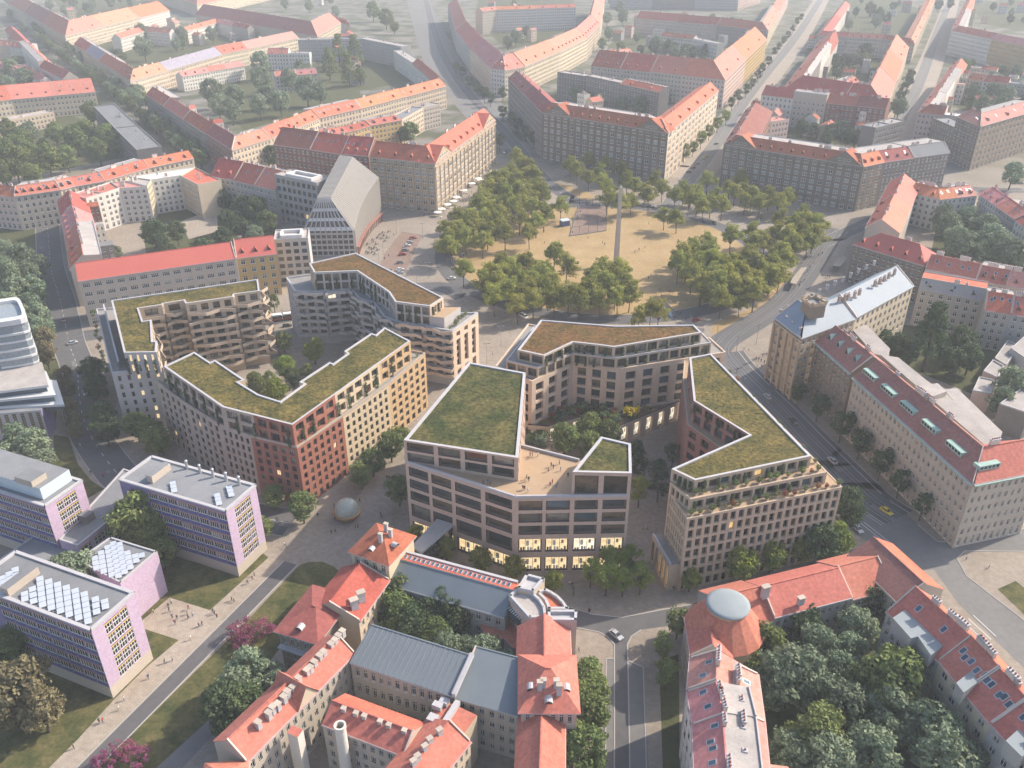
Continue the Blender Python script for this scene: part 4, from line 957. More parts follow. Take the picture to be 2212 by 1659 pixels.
gr_ = random.Random(77); pb = MB(); pm2 = MB(); cv = MB()
for S_, w_ in ((S1,11),(S2,12),(S3,12),(S4,11),(S6,15),(S8,13)):
    for i in range(len(S_)-1):
        if gr_.random() < .55:
            a, b = S_[i], S_[i+1]; u = (b-a).normalized(); n = Vector((-u.y,u.x)); c = a.lerp(b, gr_.random())+n*gr_.uniform(-.36,.36)*w_; l_, ww = gr_.uniform(1.5,6), gr_.uniform(.8,2.4)
            pb.face([(*(c-u*l_/2-n*ww/2),.042),(*(c+u*l_/2-n*ww/2),.042),(*(c+u*l_/2+n*ww/2),.042),(*(c-u*l_/2+n*ww/2),.042)], m('asphalt') if gr_.random() < .6 else m('asphalt2'))
        if gr_.random() < .4:
            c = S_[i]+Vector((gr_.uniform(-3,3),gr_.uniform(-3,3))); cv.lathe([(.01,.0),(.42,0)], (c.x,c.y,.046), m('black'), 10)
    for i in range(0, len(S_)-1):
        a, b = S_[i], S_[i+1]; L_ = (b-a).length; u = (b-a)/max(L_,.01); k = 0.0
        while k < L_-2.5 and w_ < 15: pm2.beam((*(a+u*k),.036), (*(a+u*(k+2.5)),.036), .16, .006, m('line')); k += 6.5
struct('road_repair', pb); struct('manhole_covers', cv); struct('lane_marking', pm2)
# ------------------------------------------------------------------ the old city round the square
def H(wall, roof, style='gable', share=1, **kw): return (share, 'w_'+wall, 'r_'+roof, style, kw)
TL = 'terraced houses of the upper left blocks'; TR = 'terraced houses of the upper right blocks'; TC = 'houses round the square'; TB = 'terraced houses along the bottom edge'
# upper left
row('a', [(50,20),(400,222),(1040,62)], 20.5, 14, [[H('cream','red'),H('warm','dark'),H('cream','red')],[H('cream','peach'),H('cream','peach'),H('white','orange')]], 'the top left avenue row', rp=(1,('a',640,62)), group=TL)
row('a', [(455,270),(800,495),(1030,430),(1365,332),(1525,300),(1835,232)], 18, 14, [[H('cream','red'),H('cream','slate'),H('warm','red'),H('cream','red')],[H('cream','peach')],[H('cream','slate')],[H('cream','orange')],[H('cream','pink')]], 'the wedge block under it', rp=(2,('a',1180,300)), nf=4, group=TL)
row('a', [(1200,88),(1950,222),(2095,140)], 20, 14, [[H('cream','dark',sky=7)],[H('cream','peach',sky=3)]], 'the big maroon roofed school', rp=(0,('a',1600,42)), group=TL)
row('a', [(740,235),(890,190),(1040,205)], 17, 12, [[H('white','coral')],[H('white','peach')]], 'the court below the avenue', nf=4, group=TL)
row('a', [(1150,190),(1330,140),(1520,178)], 17, 10, [[H('white','orange')],[H('white','pink'),H('warm','red')]], 'the court by the school', nf=4, group=TL)
row('a', [(480,475),(330,402),(100,180)], 20, 14, [[H('warm','red')],[H('cream','coral'),H('cream','red')]], 'the left avenue row', half=7, group=TL, end='near')
row('a', [(-60,270),(175,300)], 20, 12, [[H('cream','peach'),H('white','coral')]], 'the far left edge', half=6, group=TL)
row('a', [(-90,420),(130,430),(250,500)], 14, 10, [[H('cream','pink')],[H('white','coral')]], 'the left garden court', half=5, group=TL, nf=3)
row('a', [(-120,632),(70,608),(585,562)], 19, 14, [[H('cream','orange')],[H('cream','peach'),H('cream','peach')]], 'the left peach terrace', rp=(1,('a',300,522)), nf=4, group=TL)
row('a', [(575,655),(705,790),(840,925)], 19, 17, [[H('dark','grey','flat'),],[H('dark','grey','flat'),]], 'the grey terrace by the avenue', group=TL)
row('a', [(-200,780),(60,740),(330,690)], 12, 12, [[H('ochre','light','flat')],[H('cream','light','flat')]], 'the low garden houses', nf=3, group=TL)
row('a', [(-80,1190),(85,1205),(370,1165),(465,1140),(645,1108),(915,1030),(1190,972)], 21, 14, [[H('pink','red')],[H('warm','coral',dorm=6)],[H('cream','coral')],[H('cream','coral',dorm=1)],[H('cream','orange',dorm=2)],[H('cream','orange',dorm=3)]], 'the long middle left terrace', rp=(2,('a',410,1064)), group=TL)
row('a', [(530,1228),(735,1162),(905,1150),(930,1112),(1110,1085),(1215,1140)], 21, 15, [[H('white','pink','flat'),H('white','coral','flat')],[H('white','pink','flat')],[H('cream','light','flat')],[H('white','white','flat')],[H('cream','orange','flat')]], 'the white balcony court', group=TL, nf=6)
row('a', [(355,1238),(398,1440),(432,1658)], 19, 15, [[H('maroon','red'),H('white','pink')],[H('dark','coral'),H('warm','red')]], 'the left street', half=7, group=TL, end='far')
row('a', [(1290,1085),(1440,1105),(1690,1165)], 21, 15, [[H('warm','red')],[H('grey','red'),H('grey','coral')]], 'the court behind the grey offices', rp=(1,('a',1560,1008)), group=TL)
row('a', [(895,583),(1425,922),(1665,848),(1960,725),(2220,665),('b',700,525)], 21, 15, [[H('dark','red'),H('dark','coral'),H('dark','red'),H('maroon','dark')],[H('cream','peach')],[H('cream','orange'),H('cream','orange')],[H('cream','orange',sky=9)],[H('cream','orange',sky=8),H('cream','orange',sky=6)]], 'the long wedge block', rp=(3,('a',2080,607)), group=TL)
row('b', [(-60,835),(100,808),(235,772),(430,738),(560,665),(665,640)], 19, 12, [[H('ochre','coral')],[H('ochre','red')],[H('ochre','coral')],[H('cream','grey','flat')],[H('warm','light','flat')]], 'the ochre inner court', half=6, k=.5, group=TL, nf=5)
row('b', [(-210,245),(185,240),(425,288)], 24, 14, [[H('grey','light','flat'),H('grey','grey','flat')],[H('grey','light','flat')]], 'the grey block by the wide street', group=TL, nf=6)
row('b', [(695,497),(560,385),(440,310)], 20, 12, [[H('warm','red')],[H('white','light','flat')]], 'the wide street corner', half=6, group=TL, end='near')
row('a', [(1690,470),(1950,450)], 16, 12, [[H('white','peach'),H('warm','pink')]], 'the tree court gables', half=5, group=TL, nf=4)
row('a', [(1120,470),(1290,440),(1500,400)], 15, 11, [[H('white','pink')],[H('white','coral'),H('white','pink')]], 'the pink rear wings', half=5, group=TL, nf=4)
row('a', [(1640,330),(1900,330)], 18, 12, [[H('white','coral'),H('white','light','flat')]], 'the rear wings by the grey block', half=6, group=TL, nf=4)
row('a', [(940,-60),(1210,30),(1900,-120)], 20, 14, [[H('cream','peach')],[H('cream','coral'),H('cream','red')]], 'the top edge row', half=7, group=TL)
row('a', [(1990,110),(2150,150),('b',60,130)], 18, 12, [[H('cream','red')],[H('white','red')]], 'the tree-side pair', half=6, group=TL)
# the long red roofed offices and the ochre house
row('d', [(478,203),(1450,62)], 22.5, 15, [[H('warm','plain',chim=0,dorm=0,sky=0,nb=14,kinds=[('wide','g1',3),('wide','g2',2),('wide','g3',1)],wf=.66,hf=.46,label='very long grey office building with a plain red roof behind the green roofs')]], 'x', rp=(0,('d',970,25)), k=.6, group=TC)
row('d', [(1452,62),(1700,34)], 21.5, 14, [[H('ochre','plain',chim=1,dorm=3,sky=0,nb=4,label='ochre house with three triangular dormers at the end of the long offices')]], 'x', rp=(0,('d',1560,-65)), k=.7, group=TC)
for nm, ps, z, dp, wl, nbx, nfx, lb in (('office_building', [('s',222,1216),('s',655,1192)], 23.5, 15, 'c_ash', 4, 6, 'grey grid fronted office building with a white roof frame beside the ribbed tower'),
                               ('office_building', [('s',235,392),('s',760,500)], 29, 14, 'w_grey', 8, 6, 'dark grey office building with a white roof ring behind the ribbed tower')):
    P = [at(*p, z) for p in ps]; Q = offset_line(P, dp)
    r = house((P[0],P[1],Q[1],Q[0]), z, .5, 'flat', m(wl), m('r_light'), nfx, lb, TC, cat='office building', name=nm, nb=nbx, wf=.66, hf=.58, kinds=OFFICE, det=False, shop=False)
    c_ = (v2(P[0])+v2(P[1])+v2(Q[0])+v2(Q[1]))/4; u = (v2(P[1])-v2(P[0])); L = u.length; an = math.atan2(u.y,u.x)
    fr_ = MB()
    for s_ in (-1,1):
        nrm = Vector((-u.y,u.x)).normalized(); ax = u.normalized()
        fr_.box((*(c_+nrm*s_*dp*.27), z), (L*.62, 1.3, 1.5), m('r_white'), an); fr_.box((*(c_+ax*s_*L*.29), z), (1.3, dp*.54-1.32, 1.5), m('r_white'), an)
    fr_.build('roof_frame', r)
row('a', [(1680,888),(1905,918),('b',60,948),('b',226,962)], 28, 15, [[H('maroon','dark')],[H('maroon','red',sky=5)],[H('maroon','red',sky=4)]], 'the maroon brick row', rp=(1,('a',2000,815)), nf=6, group=TC)
# ---- tan corner building with two gables (left of the square)
A = row('b', [(232,962),(632,1004),(1004,735)], 32, 16, [[H('tan','red',nb=9,dorm=4,sky=0)],[H('tan','orange',nb=16,dorm=10,sky=0)]], 'x', rp=(1,('b',745,788)), nf=7, one=('palace_block','tan stone palace block with gabled ends above the cafe terrace','office building'), group=TC, wf=.58, hf=.66, kinds=PALE)  # right wing's orange tiles carry the sunlit tone of the red roof
root, a, b, e = A[1]
cross_gable(root, a, a+(b-a)*.24, e, 7.5, 12, m('w_tan'), m('r_red'), 4); cross_gable(root, a+(b-a)*.76, b, e, 7.5, 12, m('w_tan'), m('r_red'), 4)
def pilasters(root, a, b, z0, z1, n, mat, w=.7, d=.5):
    a, b = v2(a), v2(b); pm = MB(); u = (b-a).normalized()
    for i in range(n+1):
        q = a+(b-a)*(i/n)*.985+u*.5; q2 = q+u*.01
        pm.beam((q.x-u.x*w/2,q.y-u.y*w/2,z0), (q.x+u.x*w/2,q.y+u.y*w/2,z0), d, z1-z0, mat, d/2+.02)
    pm.beam((*a,z0+5.2), (*b,z0+5.2), .55, .5, mat, .30); pm.beam((*a,z1), (*b,z1), .9, .6, mat, .47)
    pm.build('pilasters', root)
pilasters(root, a, b, 0, 29, 16, m('w_tan')); pilasters(A[0][0], A[0][1], A[0][2], 0, 29, 9, m('w_tan'))
# ---- crescent block
row('b', [(712,30),(760,190),(848,298),(975,420),(1062,432),(1185,408),(1400,318),(1570,232),(1650,150),(1675,-10)], 26, 16, [[H('grey','coral')],[H('grey','coral')],[H('cream','pink')],[H('white','coral',dorm=3)],[H('cream','peach')],[H('cream','peach',dorm=4)],[H('cream','peach',dorm=8)],[H('cream','peach',dorm=6)],[H('cream','peach')]], 'the curved crescent row', rp=(5,('b',1285,262)), nf=6, group='houses of the crescent', over=.4)
row('b', [(925,70),(1010,60),(1500,45)], 32, 14, [[H('warm','coral')],[H('white','orange',nf=8),H('white','coral',nf=8)]], 'the tall white court house', half=6, k=.7, nf=8, group='houses of the crescent')
# ---- brown palace blocks behind the square
Dd = row('b', [(1083,478),(1292,692),(2066,818),('c',335,556)], 34, 19, [[H('dark','dark',sky=6,label='dark violet fronted house with slate skylights on the shaded side street'),H('dark','dark',sky=2,label='short maroon roofed house joining the brown palace at its left corner')],[H('brown','red','flatback',nb=18,dorm=14,sky=0,nf=7,chim=9,label='brown stone palace with two gables and red roof facing the square middle')],[H('cream','orange',nb=14,dorm=6,sky=5,label='orange roofed cream office wing beside the row of young trees')]], 'x', rp=(1,('b',1700,657)), nf=7, group=TC, wf=.54, hf=.6, kinds=PALE)
root, a, b, e = Dd[2]
cross_gable(root, a+(b-a)*.01, a+(b-a)*.25, e, 7.5, 12, m('w_brown'), m('r_red'), 3); cross_gable(root, a+(b-a)*.76, a+(b-a)*.99, e, 7.5, 12, m('w_brown'), m('r_red'), 3); pilasters(root, a, b, 0, 31, 18, m('w_brown'))
row('b', [(1590,402),('c',110,462),('c',375,492),('c',505,362),('c',632,240)], 26, 14, [[H('warm','red',sky=4),H('warm','red',sky=5),H('warm','coral')],[H('pink','orange')],[H('pink','peach')],[H('ochre','orange')]], 'the second row behind the palace', rp=(0,('b',1800,345)), nf=6, group=TR)
row('b', [(1385,445),(1560,470),(1770,514),(2010,566)], 26, 12, [[H('dark','light','flat')],[H('dark','light','flat')],[H('dark','red','flatback')]], 'the dark court wings', half=7, k=.5, nf=6, group=TR)
row('b', [(1660,350),(1850,330)], 22, 12, [[H('cream','orange'),H('cream','peach')]], 'the court gables', half=6, group=TR)
row('b', [(1870,112),('c',325,152),('c',640,190),('c',708,70),('c',770,-40)], 23, 14, [[H('warm','red',sky=4),H('warm','red')],[H('dark','red',sky=5)],[H('cream','peach')],[H('pink','coral')]], 'the upper middle block', rp=(0,('b',2000,48)), group=TR)
row('c', [(-330,-30),(460,-18),(600,-60)], 23, 14, [[H('grey','grey','flat'),H('dark','grey','flat'),H('grey','grey','flat')],[H('pink','coral')]], 'the top middle row', half=7, group=TR)
row('c', [(-20,220),(180,240),(330,270)], 19, 10, [[H('white','orange'),],[H('white','light','flat')]], 'the upper middle court', half=5, group=TR, nf=4)
# right of the avenue
row('c', [(960,245),(722,562),(1090,628),(1362,662),(1505,290)], 23, 14, [[H('dark','red'),H('dark','coral'),H('dark','red')],[H('warm','red'),H('warm','red',dorm=3)],[H('maroon','red',sky=3)],[H('cream','peach'),H('cream','orange'),H('cream','peach')]], 'the block right of the avenue', rp=(1,('c',900,506)), group=TR)
row('c', [(1090,25),(940,218),(1335,238),(1540,268),(1665,-5)], 23, 14, [[H('dark','coral'),H('dark','red')],[H('warm','red'),H('warm','coral',dorm=4)],[H('warm','red',sky=4)],[H('cream','peach'),H('cream','orange')]], 'the block further up the avenue', rp=(1,('c',1130,182)), group=TR)
row('c', [(815,500),(1015,508)], 19, 14, [[H('white','light','flat'),H('white','light','flat')]], 'the pale flat court', group=TR)
row('c', [(1030,560),(1200,500)], 17, 12, [[H('warm','red'),H('pink','coral')]], 'the small court wings', half=5, group=TR, nf=4)
Be = row('c', [(505,672),(368,884),(1226,1020),(1357,992),(1535,966),(1757,936)], 29, 20, [[H('maroon','dark',label='narrow red roofed house on the avenue beside the right palace')],[H('brown','red','flatback',nb=17,dorm=13,sky=0,nf=7,chim=9,label='brown stone palace with two gables behind the trees at the right')],[H('brown','orange','flatback',nb=3,dorm=3,nf=7,label='short orange roofed bay between the right palace and the dark house')],[H('dark','dark','flatback',nf=6,label='dark house with worn maroon roof and roof terraces')],[H('dark','grey','flatback',nf=6,label='dark house with grey mansard roof closing the right palace row')]], 'x', rp=(1,('c',800,853)), nf=6, group=TC, wf=.54, hf=.6, kinds=PALE)
root, a, b, e = Be[1]
cross_gable(root, a+(b-a)*.01, a+(b-a)*.25, e, 7.5, 12, m('w_brown'), m('r_red'), 3); cross_gable(root, a+(b-a)*.75, a+(b-a)*.99, e, 7.5, 12, m('w_brown'), m('r_red'), 3); pilasters(root, a, b, 0, 26.5, 17, m('w_brown'))
row('c', [(1390,648),(1030,610),(640,565)], 24, 16, [[H('maroon','dark'),H('maroon','red')],[H('warm','red',chim=4),H('warm','red',chim=4)]], 'the row behind the right palace', half=8, group=TR, end='right')
row('c', [(1300,790),(1480,745)], 22, 12, [[H('dark','grey','flat'),H('dark','light','flat')]], 'the grey rear wings', group=TR)
row('c', [(555,770),(770,735)], 22, 12, [[H('warm','light','flat'),H('pink','pink','flat')]], 'the pink corner court', group=TR)
row('c', [(1775,388),(1558,692),(1890,728)], 23, 14, [[H('warm','red'),H('warm','coral'),H('warm','red'),H('warm','coral')],[H('pink','red',sky=3),H('grey','white','flat')]], 'the far right street', half=7, group=TR, end='far')
row('c', [(1800,716),(1945,776),(2300,675)], 32, 18, [[H('brown','brown',nb=6,dorm=0)],[H('brown','pink',nb=14,dorm=3,kinds=[('wide','g1',1),('wide','g2',1)])]], 'x', k=.6, nf=7, one=('office_building','tall brown ministry block with pink hipped roof at the right edge','office building'), group=TR)
row('c', [(1650,728),(1798,792)], 23, 14, [[H('brown','grey','flat',label='lower brown office wing left of the tall ministry block')]], 'x', group=TR, nf=6)
row('c', [(1858,-5),(1765,188),(2012,240),(2290,298)], 29, 14, [[H('warm','red'),H('warm','coral')],[H('white','coral',dorm=4)],[H('ochre','pink'),]], 'the white top right corner', half=7, group=TR, nf=6, end='far')
row('c', [(1765,470),(1960,500),(2280,530)], 20, 12, [[H('white','grey','flat'),H('pink','orange')],[H('white','red'),H('grey','grey','flat')]], 'the right garden court', half=6, group=TR)
# right middle
row('c', [(1390,1116),(1238,1402)], 20, 17, [[H('warm','red',backroof=m('r_peach')),H('warm','red',backroof=m('r_peach'))]], 'the tram stop row', half=7, group=TC, end='far')
P = [at('c',1163,1500,20), at('c',1602,1632,20)]; Q = offset_line(P, 17)
house((P[0],P[1],Q[1],Q[0]), 20, .75, 'hip', m('w_brown'), m('r_plain'), 5, 'tan house with a big plain red hipped roof by the tram stop', TC, nb=12, dorm=5, chim=1, sky=0)
row('c', [(1500,1180),(1690,1224),(1925,1198)], 19, 13, [[H('white','orange')],[H('white','orange'),H('white','pink')]], 'the white right court', half=7, k=.6, group=TR)
row('c', [(1932,1192),(2160,1350),(2330,1470)], 19, 13, [[H('white','pink'),H('grey','coral')],[H('white','red')]], 'the curved right court', half=7, k=.6, group=TR, end='far')
row('f', [(1605,128),(1920,192),(2300,265)], 20, 14, [[H('warm','coral',sky=4)],[H('warm','coral',sky=3),H('warm','pink')]], 'the coral row at the right', rp=(0,('f',1750,62)), group=TR, chim=3)
row('f', [(1565,248),(1965,320)], 18, 13, [[H('warm','light','flatback',backroof=m('r_orange'))]], 'the grey mansard beside the hotel', half=3, k=1.4, group=TR)
row('f', [(1968,380),(2300,432)], 18, 14, [[H('warm','orange'),H('grey','coral')]], 'the row by the big right tree', half=7, group=TR)
for i_, (ps, z_, wl, rf, lb) in enumerate(((((1960,760),(2020,690),(2090,730),(2050,800)), 9, 'w_pink', 'r_light', 'pale flat roofed rear house just right of the big conical tree'),
      (((2030,680),(2110,570),(2190,610),(2100,722)), 8, 'w_warm', 'r_light', 'long pale flat roofed rear house higher up by the big tree'), (((2130,620),(2220,540),(2320,600),(2230,690)), 10, 'w_white', 'r_light', 'pale flat roofed rear house at the right edge above the trees'),
      (((2060,960),(2240,1020),(2400,930),(2190,870)), 11, 'w_dark', 'r_light', 'dark walled flat roofed shed house at the right edge'),
      (((1895,880),(1935,795),(2030,815),(2010,900)), 8, 'w_pink', 'r_light', 'small pink rear annex below the big conical tree'))):
    q = pts('f', ps, z_); r = base('rear_house', lb, 'house', q, TR); b_ = MB(); b_.prism([v2(x) for x in q], 0, z_, m(wl), m(rf)); b_.build('wall', r)
    pb = MB()
    cq = ccw([v2(x) for x in q])
    for j in range(len(cq)): pb.beam((*cq[j],z_+.004), (*cq[(j+1)%len(cq)],z_+.004), .35, .5, m('parapet'), -.2)
    pb.build('parapet', r)
# ---- hotel with the zinc roof
Ho = row('f', [(684,430),(842,549),(1178,426),(1532,233)], 27, 17, [[H('tan','metal',nb=5)],[H('tan','metal',nb=10)],[H('cream','metal',nb=12)]], 'x', rp=(1,('f',1010,312)), k=.75, nf=7, one=('grand_hotel','grand corner hotel with blue grey zinc roof and square roof tower','hotel'), group=TC, chim=0, dorm=0, sky=0, shop=True)
root, a, b, e = Ho[0]
pilasters(root, a, b, 0, 25.5, 4, m('w_tan'), 1.0, .8)
tb = MB(); c0 = at('f', 925, 318, 37.5); tb.box((c0.x,c0.y,31), (6.4,6.4,5.2), m('w_brown'), R_(18), top=m('r_grey'))
for s_ in (-1,1):
    for kx in (0,1):
        ang = R_(18)+(math.pi/2 if kx else 0); o_ = Vector((math.cos(ang+math.pi/2), math.sin(ang+math.pi/2)))*3.3*s_; dd = Vector((math.cos(ang), math.sin(ang)))*(3.3 if kx else 3.0)
        p_, q_ = v2(c0)+o_-dd, v2(c0)+o_+dd; tb.beam((*p_,36.204), (*q_,36.204), .45, 1.2, m('w_tan'))
        for k_ in (0,.5,1): z_ = p_+(q_-p_)*k_; tb.box((z_.x,z_.y,37.41), (.6,.6,.7), m('w_tan'), R_(18))
tb.build('roof_tower', root)
roofo = [o for o in root.children if o.name.startswith('roof')][1]
for (x_, y_) in ((1080,300),(1115,290),(1135,285),(1175,272),(1205,258),(1300,205),(1330,190),(1357,176),(1385,158),(1420,135)):
    q = at('f', x_, y_, 34.5); place(roofo, 'chimney', CHIM[1], (q.x,q.y,33.3), R_(30), (.8,.9,.9))
for i_ in range(13):
    q = at('f', 716+ i_*48, 388-i_*25, 28.5); place(roofo, 'dormer', CHIM[3], (q.x,q.y,28.0), R_(20), (1,1,.8))
for (x_, y_) in ((755,430),(793,462),(838,498)): q = at('f', x_, y_, 28.5); place(roofo, 'dormer', CHIM[3], (q.x,q.y,28.0), R_(-30), (1,1,.8))
TEALD = cached(_tridormer, m('r_teal'), .85)
W2 = row('f', [(930,573),(1153,769)], 23, 16, [[H('brown','brown',nb=9,dorm=0,chim=4,sky=0,label='brown roofed wing with four teal triangular dormers joining the hotel')]], 'x', rp=(0,('f',1152,556)), nf=7, group=TC)
W3 = row('f', [(1166,791),(1900,1448),(2330,1363)], 24, 16, [[H('warm','brown',nb=26,dorm=0,chim=9,sky=0,back=False)],[H('warm','coral',nb=10,dorm=0,chim=1,sky=0,back=False)]], 'x', rp=(0,('f',1640,957)), nf=6, wf=.42, hf=.5, one=('apartment_terrace','long brown roofed apartment terrace with teal box dormers along the tram street','apartment building'), group=TC)
def gutter(rt, col='r_teal'):
    root, a, b, e = rt; u = (b-a).normalized(); n = Vector((-u.y,u.x)); g_ = MB()
    g_.beam((*(a-n*.62),e-.62), (*(b-n*.62),e-.62), .7, .34, m(col)); g_.build('gutter', root)
gutter(W2[0]); gutter(W3[0]); gutter(W3[1])
root, a, b, e = W2[0]; u = (b-a).normalized(); n = Vector((-u.y,u.x))
for t_ in (.16,.40,.63,.85):
    q = a+(b-a)*t_+n*3.0; place([o for o in root.children if o.name.startswith('roof')][0], 'dormer', TEALD, (q.x,q.y,e+2.5), math.atan2(u.y,u.x), (1.1,1,1.15))
bd = MB()
bd.box((0,0,-.6),(7.4,2.6,2.0),m('r_teal')); 
for i_ in range(5): bd.face([(-3.4+i_*1.4,-1.33,.2),(-2.35+i_*1.4,-1.33,.2),(-2.35+i_*1.4,-1.33,1.15),(-3.4+i_*1.4,-1.33,1.15)], m('g1'))
BD = bd.mesh('dormer')
for rt, ts in ((W3[0],(.07,.245,.42,.60,.79)),(W3[1],(.28,))):
    root, a, b, e = rt; u = (b-a).normalized(); n = Vector((-u.y,u.x)); ro_ = [o for o in root.children if o.name.startswith('roof')][0 if rt is W3[0] else 1]
    for t_ in ts: q = a+(b-a)*t_+n*3.6; place(ro_, 'dormer', BD, (q.x,q.y,e+2.3), math.atan2(u.y,u.x))
for ps, z_, lb in ((((1330,655),(1440,672),(1610,810),(1740,900),(2060,1205),(1990,1228)), 22.5, 'rear_wing'), (((1140,482),(1245,472),(1390,620),(1370,668),(1290,650)), 21, 'rear_wing'), (((1560,850),(1680,830),(1740,880),(1600,930)), 24.5, 'rear_wing'), (((1720,870),(1800,860),(2080,1130),(2060,1180),(1980,1160)), 15, 'rear_wing')):
    q = [v2(x) for x in pts('f', ps, z_)]; b_ = MB(); b_.prism(q, 0, z_, m('w_warm'), m('r_light')); b_.build('rear_wing', W3[0][0])

# ---- rear houses that fill the courts of the far blocks
ir = random.Random(21)
def in_quad(p, q):
    k = False; n = len(q)
    for i in range(n):
        a, b = q[i-1], q[i]
        if (a.y > p.y) != (b.y > p.y) and p.x < (b.x-a.x)*(p.y-a.y)/(b.y-a.y)+a.x: k = not k
    return k
def free(ps): return not any(in_quad(p, f) for p in ps for f in FOOT)
CNAME = ['crescent court','middle palace court','second row court','upper middle court','right palace court','avenue block court','upper avenue court','far right court','top right court','wedge block court','left avenue court','top left court','grey block court','wedge garden','top right corner']
INFT = []
def infill(t, px, where, n, nt):
    q = [v2(p) for p in pts(t, px)]; xs = [p.x for p in q]; ys = [p.y for p in q]; got = 0
    for _ in range(500):
        if got >= n: break
        c = Vector((ir.uniform(min(xs),max(xs)), ir.uniform(min(ys),max(ys))))
        if not in_quad(c, q): continue
        near = min(FOOT, key=lambda f: ((f[0]+f[2])/2-c).length); u = (near[1]-near[0]).normalized()
        if ir.random() < .4: u = Vector((-u.y,u.x))
        n_ = Vector((-u.y,u.x)); w_, d_ = ir.uniform(8,17), ir.uniform(7,11)
        f = [c-u*w_/2-n_*d_/2, c+u*w_/2-n_*d_/2, c+u*w_/2+n_*d_/2, c-u*w_/2+n_*d_/2]; big = [c+(p-c)*1.12 for p in f]
        if not free(big+[(big[i]+big[(i+1)%4])/2 for i in range(4)]) or any(in_quad(p, big) for g in FOOT for p in g): continue
        rf = ir.choice(['r_red','r_coral','r_orange','r_pink','r_light','r_grey','r_light','r_red']); wl = ir.choice(['w_cream','w_white','w_warm','w_pink','w_grey']); st = 'flat' if rf in ('r_light','r_grey') else 'gable'
        z = ir.uniform(9,17); sz = 'tall' if z > 13.5 else 'low'
        house(f, z, ir.uniform(.5,.8), st, m(wl), m(rf), max(2,int(z/3.6)), f"{sz} {RCOL[rf]} {WCOL[wl]} rear house in the {where}", 'rear houses in the courts', name='rear_house', chim=ir.choice((1,2)), dorm=0, sky=ir.choice((0,2)), shop=False); got += 1
    got = 0
    for _ in range(600):
        if got >= nt: break
        c = Vector((ir.uniform(min(xs),max(xs)), ir.uniform(min(ys),max(ys))))
        if in_quad(c, q) and free([c+Vector((math.cos(k),math.sin(k)))*2.5 for k in range(6)]): INFT.append((c, where)); got += 1
for (t_, q_), nm_, n_, k_ in zip(COURTS, CNAME, (7,7,8,9,8,9,8,8,6,9,5,8,4,5,3), (6,7,7,6,9,6,6,9,6,6,6,8,6,8,4)): infill(t_, q_, nm_, n_, k_)
infill('a', [(120,-120),(520,-60),(1100,-40),(1150,-180),(400,-220)], 'top edge gardens', 10, 14)
infill('a', [(1300,-80),(2100,60),(2212,-60),(1700,-200)], 'park edge at the top', 7, 18)
infill('c', [(900,-160),(1000,-40),(1700,-60),(1700,-200)], 'top right streets', 10, 10)
infill('b', [(1480,40),(1860,40),(1860,-140),(1560,-160)], 'corner behind the crescent', 7, 6)
infill('c', [(1950,760),(2260,700),(2300,560),(2000,600)], 'ministry court', 4, 6)
infill('a', [(-220,980),(250,1000),(400,900),(-200,820)], 'left park', 0, 12)
# ------------------------------------------------------------------ ribbed tower by the square
F_ = [at('s',600,1400,0), at('s',600,1090,15), at('s',772,690,31), at('s',940,682,31), at('s',1226,1082,15), at('s',1292,1402,0)]
F_[0] = Vector((F_[1].x, F_[1].y, 0)); F_[5] = Vector((F_[4].x, F_[4].y, 0))
B_ = [None, None, at('s',1060,142,36), at('s',1216,166,36), at('s',1536,416,26.5), None]
B_[5] = Vector((B_[4].x, B_[4].y, 0)); wv = (F_[1]-F_[4]); wv.z = 0
B_[1] = B_[4]+wv*.95; B_[1].z = 26; B_[0] = Vector((B_[1].x, B_[1].y, 0))
ac = base('office_tower', 'ribbed pale curved office tower with a sloping stepped glass front beside the square', 'office building', [F_[0],F_[5],B_[5],B_[0]], TC)
MAT['rib'] = M_('rib_cladding', (.30,.275,.245), .7, (.35,.325,.29), .2, .8); MAT['ribd'] = M_('rib_gap', (.09,.08,.07), .8, (.12,.105,.09), .2, .8)
sk = MB(); NR = 36
side = (B_[5]-F_[5]).normalized(); nrm = Vector((side.y,-side.x,0))
def prof(t, off):
    ps = [F_[i].lerp(B_[i], t) for i in range(6)]; bow = nrm*(-math.sin(t*math.pi)*2.6)
    ps[4] = ps[4]+bow; ps[5] = ps[5]+bow
    c = (ps[1]+ps[4])/2; out = []
    for i, p in enumerate(ps):
        d_ = p-c; d_.z = max(d_.z, 0) if i in (0,5) else d_.z
        out.append(p+(d_.normalized()*off if off else Vector((0,0,0))))
    out[0].z = out[5].z = 0; return out
for i in range(NR):
    t0, t1 = i/NR, (i+.55)/NR; t2 = (i+1)/NR
    for (ta, tb_, off, mt) in ((t0,t1,.7,'rib'),(t1,t2,0,'ribd')):
        p, q = prof(ta,off), prof(tb_,off)
        for k in range(5):
            f = [p[k+1],p[k],q[k],q[k+1]]; f = f[::-1]; sk.face(f, m(mt))
    p, q = prof(t1,.7), prof(t1,0)
    for k in range(5): sk.face([p[k],p[k+1],q[k+1],q[k]], m('rib')); 
    p, q = prof(t0,.7), prof(t0,0)
    for k in range(5): sk.face([p[k+1],p[k],q[k],q[k+1]], m('rib'))
bp2 = prof(1,0); sk.face([bp2[0],bp2[1],bp2[2],bp2[3],bp2[4],bp2[5]], m('ribd')); sk.build('ribbed_skin', ac)
